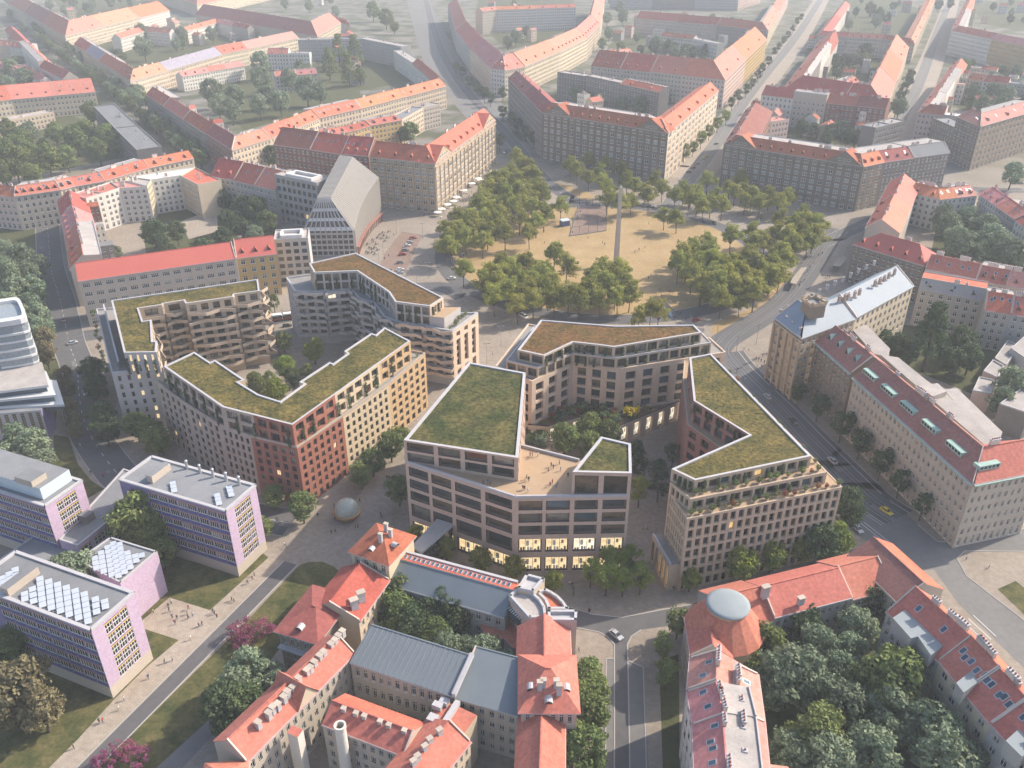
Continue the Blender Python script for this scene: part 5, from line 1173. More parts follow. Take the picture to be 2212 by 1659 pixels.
# stepped front: floors as white bands with mullions between
fr2 = MB(); gl2 = MB(); lw_ = MB()
def fpt(u, v):   # u 0..1 across, v 0..1 up the front (0 ground, .48 shoulder, 1 top)
    if v < .48: a, b = F_[0].lerp(F_[1], v/.48), F_[5].lerp(F_[4], v/.48)
    else: k = (v-.48)/.52; a, b = F_[1].lerp(F_[2], k), F_[4].lerp(F_[3], k)
    return a.lerp(b, u)
fn = Vector((wv.y,-wv.x,0)).normalized()
if fn.y > 0: fn = -fn
vs = [.02,.12,.22,.32,.42,.49,.62,.66,.79,.83,.94,1.0]
gl2.face([fpt(0,0),fpt(1,0),fpt(1,.48),fpt(0,.48)], m('g2')); gl2.face([fpt(0,.48),fpt(1,.48),fpt(1,1),fpt(0,1)], m('g5')); gl2.build('glass_front', ac)
for v_ in (.0,.1,.2,.3,.4): 
    a, b = fpt(0,v_)+fn*.06, fpt(1,v_)+fn*.06; fr2.beam(a, b, .5, 1.1, m('c_ash'), 0)
for va, vb in ((.47,.53),(.63,.68),(.79,.84),(.94,1.0)):
    fr2.face([fpt(.0,va)+fn*.5+Vector((0,0,.2)), fpt(1,va)+fn*.5+Vector((0,0,.2)), fpt(1,vb)+fn*.25+Vector((0,0,.2)), fpt(0,vb)+fn*.25+Vector((0,0,.2))], m('r_white'))
for i in range(10):
    u_ = i/9*.98+.01
    for va, vb in ((0,.48),(.48,1)):
        a, b = fpt(u_,va)+fn*.12, fpt(u_,vb)+fn*.12; d_ = Vector((-fn.y,fn.x,0))*.28; o3 = fn*.75
        fr2.face([a-d_+o3,a+d_+o3,b+d_+o3,b-d_+o3] if True else [], m('c_ash')); fr2.face([a-d_,a-d_+o3,b-d_+o3,b-d_], m('c_ash')); fr2.face([a+d_+o3,a+d_,b+d_,b+d_+o3], m('c_ash'))
fr2.build('front_frame', ac)
cl = MB(); p0 = [prof(t/20,.35)[5] for t in range(21)]
for i in range(20):
    a, b = p0[i]+nrm*1.2, p0[i+1]+nrm*1.2; cl.beam((a.x,a.y,4.6), (b.x,b.y,4.6), 1.6, .7, m('r_brown')); cl.box((a.x,a.y,0), (.5,.5,4.6), m('r_brown'))
cl.build('colonnade', ac)
# ------------------------------------------------------------------ white tower at the left edge
TWZ = 38
top = pts('t', [(-140,345),(40,325),(245,290),(252,250),(222,170),(188,100),(150,86),(60,98),(-140,130)], TWZ)
wt_ = base('glass_tower', 'white rounded glass tower on a stepped white podium', 'office tower', top)
rw = smooth([v2(p) for p in top], 1); wb = MB(); wg = MB(); ins_ = [p for p in rw]
cc = sum(rw, Vector((0,0)))/len(rw)
shr = lambda k: [cc+(p-cc)*k for p in rw]
MAT['tglass'] = glass('tower_glass', (.36,.40,.42), .12, (.26,.30,.33)); MAT['twhite'] = M_('tower_white', (.55,.56,.56), .5, (.60,.60,.60), .3, .6)
wg.prism(shr(.955), 0, TWZ-1.2, m('tglass')); wg.build('glass_wall', wt_)
for z_ in [19.2+3.2*i for i in range(5)]:
    jig = .985+.02*((int(z_*10) % 3)-1); wb.prism(shr(jig), z_, z_+.75, m('twhite'), None, True)
wb.build('floor_band', wt_)
cr_ = MB(); outer, inn_ = shr(1.0), shr(.74); n_ = len(rw)
for i in range(n_):
    a, b, q, p = outer[i], outer[(i+1)%n_], inn_[(i+1)%n_], inn_[i]
    f = lambda P_, z_: (P_.x,P_.y,z_)
    s_ = area2(outer) > 0
    for fc, mt in (([f(a,TWZ-2),f(b,TWZ-2),f(b,TWZ),f(a,TWZ)],'twhite'),([f(a,TWZ),f(b,TWZ),f(q,TWZ),f(p,TWZ)],'twhite'),([f(p,TWZ),f(q,TWZ),f(q,TWZ-2.6),f(p,TWZ-2.6)],'twhite')): cr_.face(fc if s_ else fc[::-1], m(mt))
cr_.poly([(p.x,p.y,TWZ-2.6) for p in shr(.75)], m('r_light')); cr_.poly([(p.x,p.y,TWZ-1.2) for p in shr(.96)][::1], m('twhite')) if False else None
cr_.build('roof_crown', wt_)
for ps, z0, z1, mt in ((((-420,1050),(465,935),(405,715),(-300,640)),16.0,18.8,'r_light'), (((-420,1115),(540,1030),(445,800),(-300,700)),13.2,15.9,'twhite'), (((-420,1165),(620,1122),(545,890),(-300,800)),10.6,13.0,'twhite')):
    q = [v2(x) for x in pts('t', ps, z1)]; b_ = MB(); b_.prism(q, z1-.9, z1, m('twhite'), m(mt), True); b_.build('podium_slab', wt_)
    g_ = MB(); g_.prism(inset(ccw(q),.7), z0-.2, z1-.9, m('g4')); g_.build('podium_glass', wt_)
# old slab half hidden under the podium
sa, sb_ = v2(at('t',-300,1232,12.2)), v2(at('t',392,1178,12.2)); sn = (sb_-sa).normalized(); sn = Vector((-sn.y,sn.x))
ob_ = base('office_slab', 'old slab block with brown vertical window strips under the white podium', 'office building', [sa, sb_], None)
b_ = MB(); ws = []; facade(b_, sa, sb_, 0, 12.2, [(.6,11.4)], even((sb_-sa).length, 9, .5), m('c_ash'), .25, ws); facade(b_, sb_, sb_+sn*9, 0, 12.2, [], [], m('w_violet2')); facade(b_, sb_+sn*9, sa+sn*9, 0, 12.2, [], [], m('c_ash')); facade(b_, sa+sn*9, sa, 0, 12.2, [], [], m('c_ash'))
b_.poly([(p.x,p.y,12.2) for p in (sa,sb_,sb_+sn*9,sa+sn*9)], m('r_grey')); put_windows(ob_, ws, [('strip','g5',1)], 12); b_.build('wall', ob_)
# ------------------------------------------------------------------ lilac campus
CG = 'lilac campus blocks'
Uv = (v2(at('j',1735,553,23.5))-v2(at('j',930,315,23.5))).normalized(); Vv = Vector((-Uv.y,Uv.x))
VI = m('w_violet')
def slab(corner, L, W, z, label, nb=8, nr=5, blank=.27, plinth=3.6, end_cols=3, name='school_block', roofm='r_grey', windows=True):
    c = v2(corner); a = c-Uv*L; P = [a, c, c+Vv*W, a+Vv*W]; r = base(name, label, 'school building', P, CG)
    wm = MB(); w1, w2 = [], []
    bl = MB(); bl_ = m('w_warm')
    for i in range(4):
        p, q = P[i], P[(i+1)%4]
        wm.face([(p.x,p.y,0),(q.x,q.y,0),(q.x,q.y,plinth),(p.x,p.y,plinth)], bl_)
    rows_ = [(plinth+(z-plinth-.9)*i/nr+.15, plinth+(z-plinth-.9)*(i+1)/nr-.10) for i in range(nr)]
    facade(wm, P[0], P[1], plinth, z, rows_ if windows else [], [(L*blank+L*(1-blank)*(i+.04)/nb, L*blank+L*(1-blank)*(i+.96)/nb) for i in range(nb)], m('w_violet2'), .12, w1)  # deeper violet puts the shade of this front into the wall colour
    rows2 = [(plinth+(z-plinth-.9)*i/nr+.10, plinth+(z-plinth-.9)*(i+1)/nr-.12) for i in range(nr)]
    e0, e1 = .25, .78
    facade(wm, P[1], P[2], plinth, z, rows2 if windows else [], [(W*(e0+(e1-e0)*(i+.05)/end_cols), W*(e0+(e1-e0)*(i+.95)/end_cols)) for i in range(end_cols)], VI, .12, w2)
    for i in (2,3): facade(wm, P[i], P[(i+1)%4], plinth, z, [], [], VI)
    put_windows(r, w1, [('school','g1',3),('school','g2',2),('school','g3',1)], 80); put_windows(r, w2, [('schooly','g1',3),('schooly','g2',1)], 20)
    wm.build('wall', r)
    rf = MB(); inn = inset(P,.7)
    for i in range(4):
        p, q, s_, t_ = P[i], P[(i+1)%4], inn[(i+1)%4], inn[i]
        n2 = (q-p).normalized(); n2 = Vector((n2.y,-n2.x))*.25
        rf.face([(p.x+n2.x,p.y+n2.y,z),(q.x+n2.x,q.y+n2.y,z),(q.x+n2.x,q.y+n2.y,z+.5),(p.x+n2.x,p.y+n2.y,z+.5)], m('parapet'))
        rf.face([(p.x+n2.x,p.y+n2.y,z+.5),(q.x+n2.x,q.y+n2.y,z+.5),(s_.x,s_.y,z+.5),(t_.x,t_.y,z+.5)], m('parapet')); rf.face([(t_.x,t_.y,z+.5),(s_.x,s_.y,z+.5),(s_.x,s_.y,z),(t_.x,t_.y,z)], m('parapet'))
    rf.poly([(p.x,p.y,z+.05) for p in inn], m(roofm)); ro = rf.build('roof', r)
    return r, P, ro
def roofbox(ro, p, w, d, h, z, mt='r_grey', name='roof_hut'):
    b_ = MB(); b_.box((p.x,p.y,z), (w,d,h), m('w_warm'), math.atan2(Uv.y,Uv.x), top=m(mt)); b_.build(name, ro)
pn = MB(); pn.face([(-.8,-.88,.5),(.8,-.88,.5),(.8,.88,.75),(-.8,.88,.75)], m('panel'))
for x_ in (-.7,.7): pn.box((x_,.8,0), (.08,.08,.7), m('steel')); pn.box((x_,-.8,0), (.08,.08,.5), m('steel'))
pn.face([(-.8,1.0,.75),(.8,1.0,.75),(.8,1.0,.62),(-.8,1.0,.62)], m('steel')); PANEL = pn.mesh('solar_panel')
def panels(ro, r, t, strips, z, step):
    for (x0, y0, x1, y1) in strips:
        a, b = v2(at(t,x0,y0,z+.6)), v2(at(t,x1,y1,z+.6)); L = (b-a).length; k = max(1, int(round(L/2.06))); an_ = math.atan2((b-a).y,(b-a).x)+math.pi/2
        for i in range(k):
            q = a+(b-a)*((i+.5)/k); place(ro, 'solar_panel', PANEL, (q.x,q.y,z+.05), an_)
r2, P2, ro2 = slab(at('j',1735,553,23.5), 38.5, 13.2, 23.5, 'lilac school block in the middle, white pipes along the roof edge', nb=8)
panels(ro2, r2, 'j', [(1325,320,1340,400),(1755,350,1780,432),(1665,412,1685,498)], 23.5, 2)
roofbox(ro2, at('j',1225,275,23.5), 2.2, 7.5, 2.4, 23.5)
vp = MB(); vp.lathe([(.42,0),(.42,2.6),(.5,2.8),(.36,3.1),(0,3.1)], (0,0,0), m('zinc'), 10); VP = vp.mesh('vent_pipe', smooth=True)
for x_, y_ in ((1440,222),(1540,255),(1640,286),(1740,315),(1840,345)): q = at('j',x_,y_,23.5); place(ro2, 'vent_pipe', VP, (q.x,q.y,23.52))
r1, P1, ro1 = slab(at('j',700,1470,22.5), 40, 13.6, 22.5, 'lilac school block nearest the bottom left, its roof covered with solar panels', nb=8, blank=.22)
panels(ro1, r1, 'k', [(15,185,32,322),(70,150,85,308),(115,115,125,245),(190,305,192,378),(248,262,262,400),(305,188,330,425),(373,208,398,448),(440,232,468,472),(508,255,535,500),(575,280,608,525),(645,305,680,552),(730,340,745,482),(802,365,812,435)], 22.5, 2)
roofbox(ro1, at('k',165,245,22.5), 2.6, 9, 2.4, 22.5)
r0, P0, ro0 = slab(at('j',345,515,22.0), 40, 13.4, 22.0, 'lilac school block at the left edge with a pale blue penthouse', nb=8, blank=.30)
q0 = [v2(at('j',-420,215,26)), v2(at('j',312,472,26)) , v2(at('j',492,268,26)), v2(at('j',-240,20,26))]
q0 = [P0[0]+Vv*2.2, P0[1]-Uv*3.0+Vv*2.2, P0[2]-Uv*3.0-Vv*.9, P0[3]-Vv*.9]; pb = MB(); MAT['paleblue'] = M_('penthouse_blue', (.46,.54,.58), .7, (.50,.58,.62), .2, .7); pb.prism(q0, 22.1, 26.0, m('paleblue'), m('r_grey')); pb.build('penthouse', ro0)
roofbox(ro0, at('j',245,310,26.0), 6.5, 5, 2.0, 26.02)
def lowblock(t, ps, z, label, wall='w_warm', roof='r_grey', rows_=None):
    q = [v2(x) for x in pts(t, ps, z)]; r = base('link_block', label, 'school building', q, CG); b_ = MB(); q = ccw(q); n = len(q); ws = []
    for i in range(n):
        L = (q[(i+1)%n]-q[i]).length; facade(b_, q[i], q[(i+1)%n], 0, z, floors(.8, z-.3, 2, .66) if L > 8 else [], even(L, max(1,int(L/4.5)), .8), m(wall), .12, ws)
    put_windows(r, ws, [('schooly','g1',2),('schooly','g2',1)], 30); b_.build('wall', r)
    rf = MB(); inn = inset(q,.5)
    for i in range(n):
        p, q2, s_, t_ = q[i], q[(i+1)%n], inn[(i+1)%n], inn[i]; rf.face([(p.x,p.y,z),(q2.x,q2.y,z),(q2.x,q2.y,z+.4),(p.x,p.y,z+.4)], m('parapet')); rf.face([(p.x,p.y,z+.4),(q2.x,q2.y,z+.4),(s_.x,s_.y,z+.4),(t_.x,t_.y,z+.4)], m('parapet')); rf.face([(t_.x,t_.y,z+.4),(s_.x,s_.y,z+.4),(s_.x,s_.y,z),(t_.x,t_.y,z)], m('parapet'))
    rf.poly([(p.x,p.y,z+.04) for p in inn], m(roof)); ro = rf.build('roof', r); return r, ro
lk, lro = lowblock('j', [(598,818),(1085,432),(1010,330),(1010,245),(950,224),(455,770)], 10, 'low grey roofed link between the lilac school blocks', 'w_violet')
b_ = MB(); c_ = at('j',650,610,10); b_.box((c_.x,c_.y,10.05), (5.5,3.2,2.6), m('w_dark'), math.atan2(Uv.y,Uv.x), top=m('r_grey')); b_.build('roof_hut', lro)
lowblock('j', [(-60,985),(345,1035),(598,825),(450,772),(270,738),(-60,960)], 7, 'lowest grey roofed link wing between the two lilac blocks at the left', 'w_warm')
au = [v2(at('j',x_,y_,14.5)) for x_, y_ in ((925,1105),(1210,860),(850,750),(590,930))]
ar = base('lecture_hall', 'windowless lilac lecture hall with solar panels facing a paved forecourt', 'school building', au, CG)
b_ = MB(); b_.prism(au, 0, 14.5, m('w_violet'), m('r_grey')); b_.build('wall', ar); rb = MB(); qa = ccw(au)
for i in range(4): rb.beam((*qa[i],14.504), (*qa[(i+1)%4],14.504), .5, .4, m('parapet'), -.26)
ro = rb.build('roof_edge', ar)
panels(ro, ar, 'j', [(725,890,745,1000),(775,850,800,1025),(825,808,862,1052),(868,780,912,1060),(915,785,960,1030),(975,850,1005,995),(1035,875,1050,942),(1085,865,1090,905)], 14.5, 2)
# ------------------------------------------------------------------ red roofed school in front
SC = base('school_complex', 'sprawling old school with coral roofs, grey metal roof and courtyards at the bottom', 'school building', pts('h', [(600,900),(900,1200)], 0))
KW = dict(root=SC, group=None, chim=0, dorm=0, sky=0, shop=False)
def wing(pa, pb, z, wall, roof, k=.7, rp=None, half=None, depth=None, df=2.0, style='gable', nf=4, nb=None, over=.5, **kw):
    a, b = v2(at(*pa, z)), v2(at(*pb, z)); 
    if rp: half = rdepth(a, b, z, k, rp)
    depth = depth or half*df; n = (b-a).normalized(); n = Vector((-n.y,n.x)); d = dict(KW); d.update(kw)
    g0 = len(SC.children)
    house((a, b, b+n*depth, a+n*depth), z, k, style, m(wall), m(roof), nf, '', d.pop('group'), half=half, nb=nb, over=over, **d)
    return a, b, n, depth, half, [o for o in SC.children if o.name.startswith('roof')][-1]
w1_ = wing(('y',480,1300), ('y',1450,325), 16, 'w_warm', 'r_coral', .75, ('y',830,612), nb=16)
ro = w1_[5]
HC = MB(); HC.box((0,0,-.8),(1.2,1.0,2.0),m('parapet')); HC.box((0,0,1.2),(1.5,1.3,.25),m('w_warm')); HC = HC.mesh('chimney')
for x_, y_ in ((590,965),(683,880),(720,830),(765,800),(820,735),(852,690),(900,650),(950,570),(1025,500),(1055,475),(1092,425),(1140,370),(1175,335),(1240,265),(1275,230),(1305,190),(1342,150)):
    q = at('y',x_,y_,16+w1_[4]*.75*.85); place(ro, 'chimney', HC, (q.x,q.y,16+w1_[4]*.75*.72), math.atan2(w1_[2].y,w1_[2].x))
a, b = w1_[0], w1_[1]
cross_gable(SC, a+(b-a)*.44, a+(b-a)*.62, 16, 4.6, 8, m('w_cream'), m('r_coral'))
wing(('y',400,1760), ('y',500,1296), 15.7, 'w_warm', 'r_coral', .55, ('y',275,1340), nb=6, style='hip1')
wing(('y',-60,1180), ('y',-420,1700), 15.6, 'w_warm', 'r_coral', .55, half=8, nb=6) if False else None
w2_ = wing(('z',58,1258), ('z',968,1556), 16.2, 'w_warm', 'r_seam', .24, ('z',760,1092), nb=12, nf=3, df=1.09)
wing(('z',985,1572), ('z',1560,1735), 15.2, 'w_warm', 'r_seam', .2, half=13, depth=14.5, nb=6, nf=4)
def seams(wg, k, n):
    a, b, nn, dp, hf, ro = wg; u = (b-a).normalized(); sm = MB(); L = (b-a).length; z = 16.2
    for i in range(n):
        p = a+(b-a)*((i+.5)/n)-nn*.4; q = p+nn*(hf+.4); sm.beam((p.x,p.y,z-.4*k+.01), (q.x,q.y,z+hf*k+.01), .14, .13, m('r_grey'))
    sm.build('seam', ro)
seams(w2_, .24, 19)
g_ = MB(); a, b, nn, dp = w2_[1], w2_[1]+w2_[2]*w2_[3], None, None
g_.beam((*(w2_[1]-w2_[2]*.5),16.2-.1), (*(w2_[1]+w2_[2]*w2_[4]),16.2+w2_[4]*.24-.0), .9, 1.0, m('parapet'), .5); g_.build('fire_wall', SC)
w3_ = wing(('h',1466,1085), ('h',1455,790), 15, 'w_pink', 'r_coral', .7, ('h',1305,940), nb=9)
wing(('h',1422,1900), ('h',1426,1345), 14.5, 'w_warm', 'r_coral', .75, ('h',1283,1500), nb=12)
pv_ = wing(('h',1163,1302), ('h',1505,1304), 19, 'w_pink', 'r_coral', .6, half=7.5, depth=15, style='hip', nb=6, over=.8)
for x_, y_ in ((1278,1120),(1300,1108),(1380,1110),(1397,1140)): q = at('h',x_,y_,24); place(pv_[5], 'chimney', HC, (q.x,q.y,21.6), 0, (.9,.9,1.5))
lv = MB()
for i in range(6): t_ = math.pi*i/6; t2 = math.pi*(i+1)/6; lv.face([(math.cos(t_)*.9,-.9,math.sin(t_)*.9),(math.cos(t_)*.9,.9,math.sin(t_)*.9),(math.cos(t2)*.9,.9,math.sin(t2)*.9),(math.cos(t2)*.9,-.9,math.sin(t2)*.9)][::-1], m('parapet'))
lv.face([(math.cos(math.pi*i/6)*.9,-.9,math.sin(math.pi*i/6)*.9) for i in range(7)], m('g1')); DOME = lv.mesh('dormer')
for x_, y_ in ((1222,1155),(1440,1160),(1332,1235)): q = at('h',x_,y_,21.2); place(pv_[5], 'dormer', DOME, (q.x,q.y,20.6))
w5_ = wing(('z',372,560), ('z',1432,862), 13.0, 'w_grey', 'r_seam', .55, ('z',1000,492), nb=12, nf=3, backroof=m('r_orange'))
st_ = MB(); a, b, n_ = w5_[0], w5_[1], w5_[2]; zt = 13+w5_[4]*.55
p, q = a+n_*(w5_[4]+.1), b+n_*(w5_[4]+.1)
st_.face([(*p,zt+.25),(*q,zt+.25),(*(q+n_*2.6),zt+.22),(*(p+n_*2.6),zt+.22)], m('r_orange')); st_.beam((*(p+n_*3.0),zt-.3), (*(q+n_*3.0),zt-.3), .8, .9, m('parapet')); st_.build('roof_ridge_walk', SC)
for i in range(24): s_ = p+(q-p)*((i+.7)/25)+n_*1.3; place(w5_[5], 'skylight', cached(_skylight,.02), (s_.x,s_.y,zt+.3), math.atan2((q-p).y,(q-p).x), (.75,.75,1))
tw6 = wing(('z',62,272), ('z',396,388), 19.5, 'w_cream', 'r_red', .6, half=6.2, depth=12.4, style='hip', nb=4, over=.7)
for x_, y_, s_ in ((322,115,1.8),(372,40,2.2),(410,70,1.6)): q = at('z',x_,y_,25); place(tw6[5], 'chimney', HC, (q.x,q.y,22.3), R_(-20), (.8,.8,s_))
for x_, y_ in ((243,250),(455,212)): q = at('z',x_,y_,21.8); place(tw6[5], 'dormer', DOME, (q.x,q.y,21.3), R_(-20) if x_ < 300 else R_(60), (.9,.9,.9))
w7_ = wing(('h',165,755), ('h',350,500), 14.5, 'w_cream', 'r_red', .42, ('h',70,530), nb=6, df=1.7)
for x_, y_ in ((132,615),(175,570)): q = at('h',x_,y_,19); place(w7_[5], 'chimney', HC, (q.x,q.y,16.6), R_(30), (1.5,1.3,1.5))
w8_ = wing(('g',1708,808), ('g',1945,880), 14.8, 'w_brown', 'r_dark', .28, half=8, depth=16, style='hip', nb=5, over=.9, nf=3)
q = at('g',1845,790,16); place(w8_[5], 'dormer', DOME, (q.x,q.y,15.6), R_(-20))
cn = MB(); cn.beam((*(w8_[0]-w8_[2]*.1),9.6), (*(w8_[1]-w8_[2]*.1),9.6), 1.4, .5, m('parapet'), .6); cn.build('cornice', SC)
w9_ = wing(('y',1163,958), ('y',1898,1242), 14.5, 'w_warm', 'r_coral', .62, ('y',1650,902), nb=9, nf=4, backroof=m('r_orange'))
for x_, y_ in ((1345,755),(1455,795),(1530,820),(1672,868),(1750,900),(1890,950)): q = at('y',x_,y_+20,19); place(w9_[5], 'chimney', HC, (q.x,q.y,14.5+w9_[4]*.62-.6), R_(-20), (.8,.8,.7))
w10 = wing(('h',560,1850), ('h',850,1492), 14.8, 'w_cream', 'r_coral', .55, ('h',560,1560), nb=8)
for x_, y_ in ((660,1420),(600,1475),(570,1520),(525,1580),(500,1610)): q = at('h',x_,y_,19); place(w10[5], 'chimney', HC, (q.x,q.y,18.0), R_(40), (.9,.9,.8))
fl_ = MB(); qf = [v2(x) for x in pts('h', [(545,1390),(690,1240),(892,1335),(780,1495)], 14.2)]; fl_.prism(qf, 0, 14.2, m('w_cream'), m('r_coral')); fl_.build('court_block', SC)
for x_, y_, w_, d_ in ((650,1290,2.2,1.5),(620,1370,2.2,2.0),(725,1345,1.2,7.5),(690,1265,2.0,1.6)): b_ = MB(); q = at('h',x_,y_,14.2); b_.box((q.x,q.y,14.21), (w_,d_,1.3), m('parapet'), R_(-25)); b_.build('roof_vent', SC)
# rotunda corner
for ps, z_, wl, rf in ((((1625,497),(1790,540),(1690,655),(1545,625)),17,'w_cream','parapet'), (((1815,822),(2080,822),(2076,915),(1820,912)),17,'w_pink','parapet'), (((1715,660),(1790,628),(1850,655),(1910,695),(1960,745),(2005,815),(1820,815),(1790,735)),15,'w_pink','r_orange'),
                   (((1470,692),(1545,620),(1640,648),(1700,675),(1755,725),(1795,790),(1808,890),(1650,892)),16,'w_pink','r_light'), (((1250,742),(1400,822),(1590,985),(1585,1140),(1500,1142),(1425,1055),(1350,1065),(1285,1040),(1235,990),(1212,930),(1240,872),(1190,792)),8,'w_grey','r_coral')):
    q = [v2(x) for x in pts('z', ps, z_)]; b_ = MB(); b_.prism(q, 0, z_, m(wl), m(rf))
    q = ccw(q)
    if z_ != 8:
        for i in range(len(q)): b_.beam((*q[i],z_+.004), (*q[(i+1)%len(q)],z_+.004), .7, .9, m('parapet'), -.36)
    b_.build('rotunda_wing', SC)
lg_ = MB(); a, b = at('z',1415,760,11), at('z',1600,925,11); lg_.beam(a, b, 3.2, 2.6, m('g4'))
for i in range(12): q = a.lerp(b, i/11); lg_.box((q.x,q.y,13.6), (.25,3.3,.25), m('wframe'), R_(-45))
lg_.build('glass_loggia', SC)
sb = MB(); qs = [v2(x) for x in pts('y', [(850,1042),(942,1085),(992,1012),(892,972)], 15.9)]; sb.prism(qs, 0, 15.9, m('w_white'), m('r_coral')); sb.build('stair_turret', SC)
ch = MB(); q = at('y',1318,972,20); ch.lathe([(1.35,0),(1.15,18.8),(1.3,19.2),(1.3,20),(.9,20),(.9,19)], (q.x,q.y,0), m('w_white'), 20); o = ch.build('tall_chimney', SC, smooth=False)
# ------------------------------------------------------------------ seminary with the round roof, right foreground
SM = base('seminary', 'red roofed seminary with a round grey domed corner', 'seminary', pts('i', [(400,640),(900,560)], 0))
SC_, SC = SC, SM; KW['root'] = SM
sm_ = wing(('i',676,732), ('i',1156,608), 12.5, 'w_grey', 'r_coral', .62, ('i',860,480), nb=10, nf=3, over=.3)
q = at('i',845,612,16); place(sm_[5], 'chimney', HC, (q.x,q.y,14.6), R_(20), (1.3,1.1,1.1)); q = at('i',625,560,18); place(sm_[5], 'chimney', HC, (q.x,q.y,16.5), R_(20), (1.5,1.2,1.8))
n_ = sm_[2]; a, b = sm_[0], sm_[1]; u = (b-a).normalized()
house((a-u*13, a-u*.05, a-u*.05+n_*15, a-u*13+n_*15), 11.6, .62, 'gable', m('w_grey'), m('r_coral'), 3, '', None, half=7.5, nb=3, root=SM, chim=0, dorm=0, sky=0)
house((b+u*.05, b+u*13, b+u*13+n_*15, b+u*.05+n_*15), 11.9, .62, 'gable', m('w_grey'), m('r_coral'), 3, '', None, half=7.5, nb=3, root=SM, chim=0, dorm=0, sky=0)
wing(('i',1135,345), ('i',1440,642), 13.5, 'w_warm', 'r_brown', .6, ('i',1478,412), nb=8, nf=3, backroof=m('r_orange'))
MAT['disc'] = M_('dome_sheet', (.22,.255,.27), .75, (.27,.305,.32), .15, .7)
cd = at('i',395,640,20.5); ez = at('i',530,640,20.5); R0 = abs(ez.x-cd.x); rt = MB(); NS = 16
R1 = R0*1.75; base_ = [Vector((cd.x+R1*math.cos(2*math.pi*i/NS), cd.y+R1*math.sin(2*math.pi*i/NS))) for i in range(NS)]
rt.prism(base_, 0, 12.5, m('w_tan')); rt.build('rotunda_wall', SM)
rr = MB()
for i in range(NS):
    t0, t1 = 2*math.pi*i/NS, 2*math.pi*(i+1)/NS
    P_ = lambda r, t, z: (cd.x+r*math.cos(t), cd.y+r*math.sin(t), z)
    rr.face([P_(R1+.5,t0,12.2),P_(R1+.5,t1,12.2),P_(R0*.92,t1,19.0),P_(R0*.92,t0,19.0)], m('r_coral'))
rr.build('cone_roof', SM)
dm = MB(); dm.lathe([(R0*.92,18.6),(R0*.94,19.6),(R0*1.0,19.8),(R0*1.0,20.0),(R0*.8,20.25),(R0*.5,20.5),(R0*.2,20.62),(0.01,20.65)], (cd.x,cd.y,0), m('r_teal'), 48, [m('w_tan')]*2+[m('disc')]*5); dm.build('dome', SM, smooth=True)
P_ = [v2(at('i',*x,12.8)) for x in ((168,972),(416,985))]; u = (P_[1]-P_[0]); n_ = Vector((-u.y,u.x)).normalized()
a, b, c, d = P_[0]+n_*13, P_[0], P_[1], P_[1]+n_*13
house((a,b,c,d), 12.8, .8, 'gable', m('w_warm'), m('r_coral'), 3, '', None, root=SM, chim=0, dorm=0, sky=0, nb=3)
SC = SC_
# pink roofed houses below it
row('i', [(165,985),(148,1185),(182,1380),(200,1800)], 21, 9, [[H('white','peach',sky=2)],[H('white','pink',sky=2)],[H('white','coral',sky=5)]], 'the pale pink pair of rows', half=5, k=.8, group=TB, end='far', nf=5, style=None) if False else None
row('i', [(165,985),(148,1185),(182,1380),(200,1800)], 21, 12.5, [[H('white','pink','gable',sky=2)],[H('white','pink','flatback',sky=2)],[H('white','pink','flatback',sky=5)]], 'the pale pink rows below the dome', half=5.5, k=.7, dorm=0, group=TB, end='top', nf=5)
row('i', [(655,1800),(612,1372),(572,1080)], 21, 8, [[H('white','pink',sky=2)],[H('white','pink',sky=2)]], 'the pink court side row', dorm=0, half=4.5, k=.5, group=TB, end='bottom', nf=5)
row('i', [(1370,692),(1692,1004),(2010,1388),(2330,1740)], 18.5, 14, [[H('grey','coral',sky=2,backroof=m('r_orange'),nb=8)],[H('cream','coral',sky=5,backroof=m('r_orange')),H('cream','coral',sky=5,backroof=m('r_orange'))],[H('grey','coral',sky=3,backroof=m('r_orange'))]], 'the striped right edge row', rp=(1,('i',2010,985)), group=TB, end='top', nf=5, chim=3, dorm=0)
RR_ = [o for o in bpy.data.objects if str(o.get('label','')).endswith('in the striped right edge row')]
for ps, z_, k_ in (([(1405,735),(1530,655),(1738,890),(1640,965),(1560,850),(1518,862)], 20.6, 0), ([(1795,1135),(1885,1062),(1955,1112),(1842,1195)], 21.2, 1), ([(2100,1490),(2200,1400),(2330,1480),(2200,1590)], 21, 3)):
    q = [v2(x) for x in pts('i', ps, z_)]; b_ = MB(); b_.prism(q, z_-4, z_, m('w_grey'), m('disc')); b_.build('roof_box', RR_[min(k_,len(RR_)-1)])
